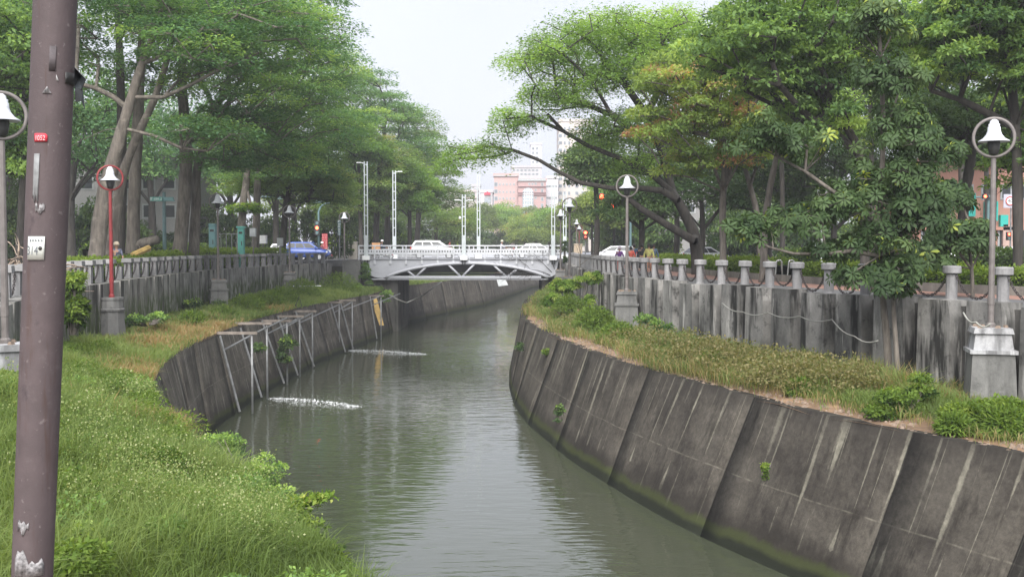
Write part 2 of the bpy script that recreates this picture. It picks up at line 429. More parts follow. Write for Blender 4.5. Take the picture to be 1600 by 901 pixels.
def strip(name, fa, fb, ys, nx, zf, mat, label=None, uv=False, wall=False):
    V = []
    for y in ys:
        a, b = fa(y), fb(y)
        for k in range(nx + 1):
            t = k / nx
            V.append((a[0] + (b[0] - a[0]) * t, y, a[1] + (b[1] - a[1]) * t) if zf is None else (a + (b - a) * t, y, float(zf(a + (b - a) * t, y))))
    V = np.array(V); m = nx + 1; n = len(ys)
    i = (np.arange(n - 1)[:, None] * m + np.arange(nx)[None, :]).ravel()
    q = np.stack([i, i + 1, i + m + 1, i + m], 1)
    o = np_mesh(name, V, q, mat, smooth=True)
    return o

# water ------------------------------------------------------------
wm, n, b, o = newmat('canal_water')
b.inputs['Base Color'].default_value = (0.046, 0.053, 0.034, 1)
b.inputs['Roughness'].default_value = 0.03; b.inputs['IOR'].default_value = 1.42
b.inputs['Specular IOR Level'].default_value = 0.9
h1 = noise(n, mapped(n, (0.35, 1.0, 1)), 3.0, 2, 0.5)
h2 = noise(n, mapped(n, (0.4, 1.0, 1)), 1.1, 2, 0.5)
amp = ramp(n, noise(n, mapped(n, (0.13, 0.05, 1)), 1.0, 2), [(0.38, 0.35), (0.62, 1.0)])
hs = mix(n, h1, h2, 0.35)
hm = mix(n, hs, amp, 1.0, 'MULTIPLY')
bump(n, b, hm, 0.8, 0.05)
M['water'] = wm
mb = MB(); mb.add([(-80, -12, WATER_Z), (170, -12, WATER_Z), (170, 420, WATER_Z), (-80, 420, WATER_Z)], [(0, 1, 2, 3)])
tag(mb.build('water', wm), None, None, kind='structure')

# ground -------------------------------------------------------------
mb = MB()
ys = list(np.arange(-10, 60, 2.0)) + list(np.arange(60, 400, 5.0))
vs = []; fs = []
for y in ys:
    vs += [(-900, y, 0), (-60, y, 0), (float(BL(y)) - 0.05, y, 0), (float(BR(y)) + 0.05, y, 0), (220, y, 0), (900, y, 0)]
for i in range(len(ys) - 1):
    for k in (0, 1, 3, 4): fs.append((i * 6 + k, i * 6 + k + 1, i * 6 + k + 7, i * 6 + k + 6))
o0 = len(vs); e0 = (len(ys) - 1) * 6
vs += [(-900, 1500, 0), (900, 1500, 0), (-900, -300, 0), (900, -300, 0)]
fs.append((e0, e0 + 1, e0 + 2, e0 + 3, e0 + 4, e0 + 5, o0 + 1, o0)); fs.append((o0 + 2, o0 + 3, 5, 4, 3, 2, 1, 0))
mb.add(vs, fs); tag(mb.build('ground', M['parkground']), None, None, kind='structure')

YS = np.concatenate([np.arange(-8, 40, 0.6), np.arange(40, 120, 1.0), np.arange(120, 400, 5.0)])
tag(strip('left_bank_shelf', BL, EL, YS, 10, shelfzL, M['soil']), None, None, kind='structure')
tag(strip('right_bank_shelf', ER, BR, YS, 8, shelfzR, M['soil']), None, None, kind='structure')
# paved promenade, red paving band, kerb line on the right
CURB = curve([(30, 8), (22.5, 22), (18, 30), (14.8, 36), (13.3, 40), (11.8, 48), (10.4, 58), (9.8, 70), (9.6, 90)], 9)
MIDP = lambda y: BR(y) * 0.35 + CURB(y) * 0.65
ysr = np.arange(6, 92, 1.0)
tag(strip('promenade_asphalt', lambda y: BR(y) + 0.25, MIDP, ysr, 4, lambda x, y: 0.004, M['asphalt']), None, None, kind='structure')
tag(strip('promenade_red_paving', MIDP, CURB, ysr, 4, lambda x, y: 0.008, M['pave']), None, None, kind='structure')
# cross street
mb = MB(); xs = np.arange(-160, 220, 2.0); vs = []; fs = []
for x in xs:
    z = float(roadz(x))
    vs += [(x, 95.0, z - 0.9 if abs(z) > 0.01 else z - 0.3), (x, 95.0, z), (x, 106.0, z), (x, 106.0, z - 0.9)]
for i in range(len(xs) - 1):
    if -13 < xs[i] < 4: continue
    for k in range(3): fs.append((i * 4 + k, i * 4 + k + 4, i * 4 + k + 5, i * 4 + k + 1))
mb.add(vs, fs); tag(mb.build('cross_street', M['asphalt']), None, None, kind='structure')
# left park road behind the trees, right street behind the hedge
mb = MB(); mb.add([(-46, -5, 0.006), (-33, -5, 0.006), (-33, 94, 0.006), (-46, 94, 0.006)], [(0, 1, 2, 3)])
tag(mb.build('park_road', M['asphalt']), None, None, kind='structure')
mb = MB(); mb.add([(28, 40, 0.006), (140, 20, 0.006), (140, 40, 0.006), (28, 94, 0.006)], [(0, 1, 2, 3)])
tag(mb.build('side_street', M['asphalt']), None, None, kind='structure')

# ---------------------------------------------------------------- canal walls
def mat_canal(name, dark, light, streakcol):
    m, n, b, o = newmat(name)
    big = noise(n, mapped(n, (0.45, 0.45, 0.6)), 1.1, 7, 0.7)
    c = ramp(n, big, [(0.38, dark), (0.62, light)])
    uvn = N(n, 'ShaderNodeUVMap'); uvn.uv_map = 'uv'
    def um(sx, sy):
        q = N(n, 'ShaderNodeMapping'); q.inputs['Scale'].default_value = (sx, sy, 1); n.links.new(uvn.outputs[0], q.inputs['Vector']); return q.outputs[0]
    sv = noise(n, um(1.6, 1.3), 1.5, 6, 0.7)
    c = mix(n, c, tuple(q * 0.38 for q in dark), ramp(n, sv, [(0.52, 0), (0.68, 0.8)]))
    sv2 = noise(n, um(7.0, 1.1), 1.3, 4, 0.6)
    c = mix(n, c, streakcol, ramp(n, sv2, [(0.60, 0), (0.80, 0.22)]))
    uv = N(n, 'ShaderNodeUVMap'); uv.uv_map = 'uv'; sp = N(n, 'ShaderNodeSeparateXYZ'); n.links.new(uv.outputs[0], sp.inputs[0])
    wob = N(n, 'ShaderNodeMath', operation='MULTIPLY_ADD'); wob.inputs[1].default_value = 0.10
    n.links.new(noise(n, um(0.5, 1.2), 1.0, 3), wob.inputs[0]); n.links.new(sp.outputs['X'], wob.inputs[2])
    for sc, off, w0, kd in ((0.75, 0.0, 0.080, 'A'), (0.31, 3.1, 0.055, 'A'), (1.9, 5.7, 0.060, 'A'), (0.95, 7.3, 0.15, 'B')):
        ml = N(n, 'ShaderNodeMath', operation='MULTIPLY_ADD'); ml.inputs[1].default_value = sc; ml.inputs[2].default_value = off
        n.links.new(wob.outputs[0], ml.inputs[0])
        vo = N(n, 'ShaderNodeTexVoronoi', voronoi_dimensions='1D', feature='F1'); n.links.new(ml.outputs[0], vo.inputs['W']); vo.inputs['Scale'].default_value = 1.0
        cs = N(n, 'ShaderNodeSeparateColor'); n.links.new(vo.outputs['Color'], cs.inputs[0])
        l = N(n, 'ShaderNodeMapRange'); n.links.new(cs.outputs[1], l.inputs[0]); l.inputs[3].default_value = 0.10 if kd == 'A' else 0.02; l.inputs[4].default_value = 0.85 if kd == 'A' else 0.30
        dn = N(n, 'ShaderNodeMath', operation='SUBTRACT'); n.links.new(sp.outputs['Y'], dn.inputs[0]); n.links.new(l.outputs[0], dn.inputs[1])
        tw = N(n, 'ShaderNodeMapRange')
        if kd == 'A':
            n.links.new(dn.outputs[0], tw.inputs[0]); tw.inputs[1].default_value = -0.02; tw.inputs[2].default_value = 0.45; tw.inputs[3].default_value = -0.02; tw.inputs[4].default_value = w0
        else:
            up = N(n, 'ShaderNodeMath', operation='SUBTRACT'); up.inputs[0].default_value = 0.485; n.links.new(sp.outputs['Y'], up.inputs[1])
            pw = N(n, 'ShaderNodeMapRange'); n.links.new(dn.outputs[0], pw.inputs[0]); pw.inputs[1].default_value = -0.01; pw.inputs[2].default_value = 0.03
            u2 = N(n, 'ShaderNodeMapRange'); n.links.new(up.outputs[0], u2.inputs[0]); u2.inputs[1].default_value = 0; u2.inputs[2].default_value = 0.42; u2.inputs[3].default_value = -0.03; u2.inputs[4].default_value = w0
            um2 = N(n, 'ShaderNodeMath', operation='MULTIPLY'); n.links.new(u2.outputs[0], um2.inputs[0]); n.links.new(pw.outputs[0], um2.inputs[1])
            sb2 = N(n, 'ShaderNodeMath', operation='SUBTRACT'); n.links.new(um2.outputs[0], sb2.inputs[0]); iv = N(n, 'ShaderNodeMath', operation='SUBTRACT'); iv.inputs[0].default_value = 1; n.links.new(pw.outputs[0], iv.inputs[1])
            iv2 = N(n, 'ShaderNodeMath', operation='MULTIPLY'); n.links.new(iv.outputs[0], iv2.inputs[0]); iv2.inputs[1].default_value = .1; n.links.new(iv2.outputs[0], sb2.inputs[1])
            n.links.new(sb2.outputs[0], tw.inputs[0]); tw.inputs[1].default_value = -1; tw.inputs[2].default_value = 1; tw.inputs[3].default_value = -1; tw.inputs[4].default_value = 1
        sz = N(n, 'ShaderNodeMapRange'); n.links.new(cs.outputs[2], sz.inputs[0]); sz.inputs[3].default_value = 0.15; sz.inputs[4].default_value = 1.1
        tz = N(n, 'ShaderNodeMath', operation='MULTIPLY'); n.links.new(tw.outputs[0], tz.inputs[0]); n.links.new(sz.outputs[0], tz.inputs[1])
        ed = N(n, 'ShaderNodeMath', operation='MULTIPLY_ADD'); ed.inputs[1].default_value = 0.07; n.links.new(noise(n, um(3, 9), 2.0, 4, 0.75), ed.inputs[0]); n.links.new(vo.outputs['Distance'], ed.inputs[2])
        df = N(n, 'ShaderNodeMath', operation='SUBTRACT'); n.links.new(tz.outputs[0], df.inputs[0]); n.links.new(ed.outputs[0], df.inputs[1])
        mk = N(n, 'ShaderNodeMapRange'); n.links.new(df.outputs[0], mk.inputs[0]); mk.inputs[1].default_value = -0.040; mk.inputs[2].default_value = -0.012
        gt = N(n, 'ShaderNodeMath', operation='MULTIPLY'); n.links.new(mk.outputs[0], gt.inputs[0])
        br = noise(n, um(1.2, 2.5), 2.0, 5, 0.7); n.links.new(ramp(n, br, [(0.32, 0.1), (0.62, 0.8)]), gt.inputs[1])
        c = mix(n, c, streakcol, gt.outputs[0])
    fine = noise(n, mapped(n, (1, 1, 1)), 9, 7, 0.75)
    c = mix(n, c, ramp(n, fine, [(0.3, 0.5), (0.7, 1.12)]), 0.85, 'MULTIPLY')
    cj = N(n, 'ShaderNodeMath', operation='MULTIPLY_ADD'); cj.inputs[1].default_value = 0.03; n.links.new(noise(n, um(0.5, 0.0), 1.0, 3), cj.inputs[0]); n.links.new(sp.outputs['Y'], cj.inputs[2])
    cold = ramp(n, cj.outputs[0], [(0.479, 0), (0.483, 0.4), (0.486, 0.4), (0.491, 0)])
    cg = N(n, 'ShaderNodeMath', operation='MULTIPLY'); n.links.new(cold, cg.inputs[0]); n.links.new(ramp(n, noise(n, um(1.5, 1.5), 1.5, 4), [(0.42, 0.05), (0.6, 1)]), cg.inputs[1])
    c = mix(n, c, streakcol, cg.outputs[0])
    vv = N(n, 'ShaderNodeMath', operation='MULTIPLY_ADD'); vv.inputs[1].default_value = -0.10
    n.links.new(noise(n, mapped(n, (0.7, 0.7, 0.7)), 1.0, 4), vv.inputs[0]); n.links.new(sp.outputs['Y'], vv.inputs[2])
    c = mix(n, c, tuple(q * 0.3 for q in dark), ramp(n, vv.outputs[0], [(0.80, 0), (0.97, 0.75)]))           # dark growth along the top
    wet = N(n, 'ShaderNodeMath', operation='MULTIPLY_ADD'); wet.inputs[1].default_value = -0.35
    n.links.new(noise(n, mapped(n, (0.5, 0.5, 0.2)), 1.6, 5, 0.6), wet.inputs[0]); n.links.new(sp.outputs['Y'], wet.inputs[2])
    c = mix(n, tuple(q * 0.45 for q in dark), c, ramp(n, wet.outputs[0], [(-0.02 + 0.02, 0.35), (0.10, 1)]))
    mz = N(n, 'ShaderNodeMath', operation='MULTIPLY_ADD'); mz.inputs[1].default_value = -0.12; n.links.new(noise(n, um(1.3, 2.5), 1.6, 6, 0.75), mz.inputs[0]); n.links.new(vv.outputs[0], mz.inputs[2])
    c = mix(n, (0.042, 0.052, 0.018), c, ramp(n, mz.outputs[0], [(-0.03 + 0.03, 0.25), (0.035, 1)]))                         # moss line
    c = mix(n, (0.016, 0.019, 0.013), c, ramp(n, vv.outputs[0], [(-0.015 + 0.015, 0), (0.035, 1)]))                  # wet foot
    n.links.new(c, b.inputs['Base Color']); b.inputs['Roughness'].default_value = 0.88; b.inputs['Specular IOR Level'].default_value = 0.15
    bump(n, b, fine, 0.4, 0.02); return m
M['canalR'] = mat_canal('canal_wall_right', (0.046, 0.041, 0.036), (0.102, 0.092, 0.078), (0.27, 0.255, 0.205))
M['canalL'] = mat_canal('canal_wall_left', (0.068, 0.061, 0.053), (0.155, 0.14, 0.12), (0.36, 0.34, 0.30))

def canal_wall(name, label, ftop, ffoot, joints, mat, side, group):
    root = thing(name, label, 'canal wall', (float(ftop(joints[0])), joints[0], SHELF_Z))
    ox = np.array([root.location.x, root.location.y, root.location.z])
    u0 = 0.0
    for a, c in zip(joints[:-1], joints[1:]):
        ns = max(2, int((c - a) / 0.8)); ys = np.linspace(a + 0.007, c - 0.007, ns + 1); nv = 10
        V = []; UV = []; u = u0; pt = None
        for y in ys:
            t = np.array([float(ftop(y)), y, SHELF_Z + 0.05]); f = np.array([float(ffoot(y)), y, WATER_Z - 0.5])
            if pt is not None: u += np.linalg.norm((t - pt)[:2])
            pt = t
            nrm = np.array([side, 0, 0.3])
            V.append(t - nrm * 0.4 + np.array([0, 0, 0.10])); UV.append((u, 1.0))
            for k in range(nv + 1):
                q = k / nv; p = t * (1 - q) + f * q
                V.append(p + np.array([side, 0, 0]) * 0.03 * math.sin(q * 3 + u * 0.3)); UV.append((u, 1 - q * 1.145))
        V = np.array(V) - ox; UV = np.array(UV); m = nv + 2
        # end returns
        i = (np.arange(ns)[:, None] * m + np.arange(m - 1)[None, :]).ravel()
        q = np.stack([i, i + 1, i + m + 1, i + m], 1)
        nb = len(V); e1 = V[1:m] - np.array([side * 0.05, 0, 0]); e2 = V[ns * m + 1: ns * m + m] - np.array([side * 0.05, 0, 0])
        V = np.concatenate([V, e1, e2]); UV = np.concatenate([UV, UV[1:m], UV[ns * m + 1: ns * m + m]])
        j = np.arange(m - 2)
        q = np.concatenate([q, np.stack([1 + j, nb + j, nb + j + 1, 2 + j], 1), np.stack([ns * m + 1 + j, ns * m + 2 + j, nb + m - 1 + j + 1, nb + m - 1 + j], 1)])
        o = np_mesh('panel', V, q, mat, root)
        l = o.data.uv_layers.new(name='uv'); l.data.foreach_set('uv', UV[q.ravel()].astype(np.float32).ravel())
        u0 = u
    # dark backing seen in the open joints
    V = []
    ys = np.arange(joints[0], joints[-1], 1.5)
    for y in ys: V += [(float(ftop(y)) - side * 0.045, y, SHELF_Z), (float(ffoot(y)) - side * 0.045, y, WATER_Z - 0.5)]
    V = np.array(V) - ox; i = np.arange(len(ys) - 1) * 2
    np_mesh('joint_backing', V, np.stack([i, i + 1, i + 3, i + 2], 1), M['recess'], root)
    return root
canal_wall('canal_wall', 'sloping dark stained concrete canal wall with pale drip streaks and mossy foot, right of the water', ER, FR,
           [-8, -2, 4, 10, 15, 19.3, 22.2, 27.4, 33.5, 39.5, 45, 50.5, 55, 60, 68, 78, 88, 98, 108, 125, 150, 190, 240, 300, 390], M['canalR'], -1, None)
canal_wall('canal_wall', 'sloping grey concrete canal wall on the left bank behind the row of pipe trestles', EL, FL,
           [-8, 4, 12, 20, 27, 33, 38, 42.3, 47.5, 53.5, 59.5, 65.5, 71.5, 77.5, 83, 88.5, 93, 104, 110, 118, 126, 134, 143, 153, 165, 180, 200, 230, 280, 390], M['canalL'], 1, None)

# ---------------------------------------------------------------- fence walls with posts and chains
PITCH_M = 1.75
def walk(fn, y0, y1, step):
    """points at equal chord length along the curve"""
    pts = [np.array([float(fn(y0)), y0])]
    y = y0
    while y < y1:
        lo, hi = y, y + step * 1.05
        for _ in range(30):
            mid = (lo + hi) / 2; d = math.hypot(float(fn(mid)) - pts[-1][0], mid - pts[-1][1])
            if d < step: lo = mid
            else: hi = mid
        y = hi; pts.append(np.array([float(fn(y)), y]))
    return pts
def chain_mesh(links):
    mb = MB(); L = PITCH_M - 0.34; pts = []
    for t in np.linspace(0, 1, 60):
        x = -L / 2 + L * t; c = 1.55; z = 0.62 * ((math.cosh(c * (2 * t - 1)) - math.cosh(c)) / (math.cosh(c) - 1)); pts.append((x, 0, z))
    pts = np.array(pts); s = np.concatenate([[0], np.cumsum(np.linalg.norm(np.diff(pts, axis=0), axis=1))])
    if not links:
        mb.path(pts[::5], 0.016, 4, False); return mb
    n = 25
    for k in range(n):
        sc = (k + 0.5) / n * s[-1]; p = np.array([np.interp(sc, s, pts[:, j]) for j in range(3)])
        a = np.array([np.interp(sc - 0.03, s, pts[:, j]) for j in range(3)]); b = np.array([np.interp(sc + 0.03, s, pts[:, j]) for j in range(3)])
        t = norm(b - a); up = np.array([0, 1.0, 0]) if k % 2 else norm(np.cross(t, [0, 1.0, 0]))
        o = len(mb.v); ring = []
        for i in range(8):
            an = 2 * math.pi * i / 8; ring.append(p + t * 0.062 * math.cos(an) + up * 0.034 * math.sin(an))
        mb.path(ring + [ring[0]], 0.012, 4, False)
    return mb
def fence(side, fn, y0, y1, wallmat, postmat, label, walllabel, round_):
    pts = walk(fn, y0, y1, PITCH_M)
    sg = 1 if side == 'L' else -1        # direction to the canal (+x on the left bank)
    wr = thing('retaining_wall', walllabel, 'retaining wall', (pts[0][0], pts[0][1], 0))
    fr = thing('chain_fence', label, 'fence', (pts[0][0], pts[0][1], 0))
    o0 = np.array([pts[0][0], pts[0][1]])
    # backing wall and its ledge
    V = []; F = []
    for i, p in enumerate(pts):
        a = pts[max(i - 1, 0)]; b = pts[min(i + 1, len(pts) - 1)]; t = norm(b - a); nn = np.array([t[1], -t[0]]) * sg
        q = p - o0
        for off, z in ((0.02, -2.9), (0.02, 0.02), (-0.5, 0.02), (-0.5, -0.3)):
            V.append((q[0] + nn[0] * off, q[1] + nn[1] * off, z))
    m = 4; i = (np.arange(len(pts) - 1)[:, None] * m + np.arange(m - 1)[None, :]).ravel()
    np_mesh('wall_core', np.array(V), np.stack([i, i + 1, i + m + 1, i + m], 1), M['recess'], wr)
    if round_:
        mb = MB(); mb.lathe([(0.175, 0), (0.15, 0.08), (0.148, 0.74)], 12)
        cap = MB().lathe([(0.20, 0.0), (0.235, 0.015), (0.235, 0.17), (0.215, 0.20), (0, 0.215)], 16)
    else:
        mb = MB(); mb.box((0, 0, 0.37), (0.30, 0.26, 0.74), 0, 1.25, 1.0)
        cap = MB().box((0, 0, 0.09), (0.56, 0.44, 0.18), 0, 0.96, 0.94)
    P0 = cap0 = pan0 = None
    C1 = None; C2 = None
    panels = {}
    for i, p in enumerate(pts[:-1]):
        nx = pts[i + 1]; t = norm(nx - p); ang = math.atan2(t[1], t[0]); nn = np.array([t[1], -t[0]]) * sg; q = p - o0
        # panel (proud slab) centred on the post
        key = i % 5
        if key not in panels:
            rr = random.Random(40 + i + (100 if side == 'L' else 0)); w = (1.26 if side == 'R' else 1.60) + rr.uniform(-0.04, 0.04)
            top = (0.17 if side == 'R' else 0.13) + (rr.uniform(-0.05, 0.05) if side == 'R' else rr.uniform(-0.02, 0.02)); s0 = rr.uniform(0.02, 0.06)
            th0, th1 = (0.16, 0.26) if side == 'R' else (0.10, 0.10)
            b_ = MB(); hw = w / 2
            prof = [(-hw, -2.9), (hw, -2.9), (hw - s0, top - 0.42), (hw - s0 - 0.02, top), (-hw + s0 + 0.04, top + rr.uniform(-0.01, 0.02)), (-hw + 0.01, top - 0.42)]
            b_.prism(prof, -0.42 if side == 'L' else -th1, th1 if side == 'L' else 0.42)
            me = b_.build('panel', wallmat, wr, loc=(q[0], q[1], 0), rz=ang); panels[key] = me; po = me
        else:
            po = panels[key].copy(); COL.objects.link(po); po.location = (q[0], q[1], 0); po.rotation_euler = (0, 0, ang)
        th = -0.24 * sg
        pp = (q[0] - nn[0] * 0.18, q[1] - nn[1] * 0.18, 0.10)
        if side == 'L' and abs(p[1] - 47.5) < 0.9: hgt = 0.8
        else: hgt = 1.0
        if P0 is None:
            P0 = mb.build('post', postmat, fr, loc=pp, rz=ang, smooth=False); cap0 = cap.build('cap', postmat, P0, loc=(0, 0, 0.742))
            P = P0
        else:
            P = P0.copy(); COL.objects.link(P); P.location = pp
            if hgt == 1.0:
                c = cap0.copy(); COL.objects.link(c); c.parent = P
        P.rotation_euler = (RNG.uniform(-.02, .02), RNG.uniform(-.02, .02), ang); P.scale = (1, 1, hgt)
        if side == 'L' and P is not P0 and hgt < 1: P['label'] = 'broken post without its cap'
        near = p[1] < 62
        mid = ((p + nx) / 2 - o0); cp = (mid[0] - nn[0] * 0.18, mid[1] - nn[1] * 0.18, 0.10 + 0.70)
        if near:
            if C1 is None: C1 = chain_mesh(True).build('chain', M['chain'], fr); c = C1
            else: c = C1.copy(); COL.objects.link(c)
        else:
            if C2 is None: C2 = chain_mesh(False).build('chain', M['chain'], fr); c = C2
            else: c = C2.copy(); COL.objects.link(c)
        c.location = cp; c.rotation_euler = (0, 0, ang); c.scale = (1, 1, RNG.uniform(0.85, 1.1))
    return fr
fence('R', BR, 6.0, 92.0, M['wallR'], M['fence'], 'grey concrete posts with drum caps and drooping rusty chains on the right bank',
      'blackened concrete retaining wall of separate slabs under the right bank posts', True)
fence('L', BL, 8.0, 94.5, M['wallL'], M['fence'], 'pale concrete posts with flat square caps and chains along the left bank',
      'weathered ribbed concrete retaining wall under the left bank posts', False)

# ---------------------------------------------------------------- bell lamps
def make_lamp(paint, pedkind, name='bell_lamp', band=None):
    t = thing(name, '', 'street lamp', (0, 0, 0))
    # origin: top of the pedestal; ring centre 4.55 m above
    H = 4.55
    pole = MB().lathe([(0.11, 0.0), (0.11, 0.08), (0.075, 0.12), (0.07, 2.0), (0.06, H - 0.50)], 10)
    pole.lathe([(0.085, 0.55), (0.085, 0.75)], 10)
    pole.build('pole', paint, t, smooth=False)
    MB().torus((0, 0, H), 0.46, 0.038, 36, 8).build('ring', paint, t, smooth=True)
    MB().lathe([(0, 0.44), (0.05, 0.43), (0.095, 0.39), (0.10, 0.33), (0.13, 0.32), (0.125, 0.26), (0.145, 0.25), (0.15, 0.16), (0.18, 0.07), (0.25, -0.02), (0.355, -0.08), (0.355, -0.105), (0.33, -0.10), (0.20, 0.0), (0.1, 0.05)], 24, (0, 0, H)).build('bell_shade', M['bell'], t, smooth=True)
    MB().lathe([(0.0, -0.42), (0.10, -0.40), (0.13, -0.28), (0.15, -0.16), (0.13, -0.05), (0.0, -0.03)], 14, (0, 0, H)).build('lamp_socket', M['dark'], t, smooth=True)
    if pedkind == 'hex':
        MB().lathe([(0.60, -2.3), (0.44, -0.5), (0.44, -0.46)], 8, ph=R(22)).build('pedestal', M['ped'], t)
        MB().lathe([(0.48, -0.52), (0.49, -0.45), (0.45, -0.41), (0.43, -0.10), (0.46, -0.09), (0.46, -0.0)], 12).build('pedestal_band', M['ped'], t)
    else:
        b = MB(); b.box((0, 0, -1.4), (1.10, 1.10, 1.7), 0, 0.85); b.build('pedestal', M['ped'], t)
        p = MB(); p.box((0, 0, -0.325), (0.90, 0.90, 0.39), 0, 0.88)
        p.box((0, 0, -0.565), (1.06, 1.06, 0.09)); p.box((0, 0, -0.065), (0.90, 0.90, 0.13), 0, 0.93); p.build('pedestal_band', band or M['pedband'], t)
        s = MB()
        rr = random.Random(3)
        for k in range(7): s.box((rr.uniform(-.33, .33), rr.uniform(-.33, .33), 0.03), (rr.uniform(.06, .14), rr.uniform(.06, .12), 0.06), rr.uniform(0, 3), 0.6)
        s.build('stones', M['rock'], t, kind='stuff')
    return t
lampA = make_lamp(M['polepaint'], 'sq'); lampB = make_lamp(M['polered'], 'hex'); lampC = make_lamp(M['polepaint'], 'sq', band=M['ped'])
LG = 'bell shaped lamps along the canal'
lamps = [  # source, x px, D, label
    (lampA, 1553, 26.2, 'tall bell lamp on a white banded square pedestal, nearest on the right bank'),
    (lampB, 172, 41.6, 'bell lamp with a bright red pole and red ring on a round tapered pedestal'),
    (lampA, 2, 21.8, 'bell lamp cut by the left edge of the photo, beside the big foreground pole'),
    (lampC, 980, 47.2, 'bell lamp rising from the right bank chain fence in front of the people walking'),
    (lampC, 340, 63.5, 'bell lamp on the left bank next to the teal cabinet'),
    (lampC, 452, 81.5, 'bell lamp on the left bank in front of the blue car'),
    (lampC, 538, 98.5, 'bell lamp at the left end of the bridge by the leafy wall corner'),
    (lampC, 890, 69.4, 'larger of the two ringed bell lamps by the right bridge end'),
    (lampC, 876, 90.0, 'smaller left one of the two ringed bell lamps by the right bridge end'),
]
far = [(606, 131, 'first bell lamp beyond the bridge, between the two left lattice masts'), (640, 142, 'bell lamp beyond the bridge, just right of the second lattice mast'),
       (676, 170, 'bell lamp above the roof of the white minivan'), (718, 235, 'bell lamp behind the middle lattice mast of the bridge'), (743, 262, 'bell lamp behind the thin rear middle lattice mast'),
       (827, 300, 'small far bell lamp over the right half of the bridge, left of a similar one'), (841, 320, 'small far bell lamp over the right half of the bridge, right of a similar one'),
       (901, 124, 'bell lamp with a grey pole beyond the right end of the bridge'), (905, 158, 'bell lamp with a brownish red pole, left of the red pedestrian signal'),
       (926, 215, 'first of the far row of small bell lamps right of the red pedestrian signal'), (933, 240, 'second of the far row of small bell lamps right of the red pedestrian signal'),
       (941, 265, 'third of the far row of small bell lamps right of the red pedestrian signal'), (948, 290, 'fourth of the far row of small bell lamps right of the red pedestrian signal'),
       (957, 318, 'fifth of the far row of small bell lamps right of the red pedestrian signal'), (966, 345, 'last of the far row of small bell lamps right of the red pedestrian signal')]
used = set()
def ring_z(x, D):
    return W(x, 385 - 2.62 * FPX / D, D)
for src, x, D, lab in lamps + [(lampC, a, b_, c) for a, b_, c in far]:
    p = ring_z(x, D)
    if (x, D) == (905, 158): src = lampB
    loc = (p[0], p[1], p[2] - 4.55)
    if D > 100: loc = (p[0], p[1], max(p[2] - 4.55, -0.35))
    if id(src) in used: t = copy_tree(src, loc=loc, label=lab)
    else: t = src; t.location = [float(q) for q in loc]; t['label'] = lab; used.add(id(src))
    t['group'] = LG
    t.rotation_euler = (0, 0, math.atan2(-p[0], p[1]) + RNG.uniform(-.1, .1))
    if x == 1553: t.rotation_euler = (0, 0, R(-14))

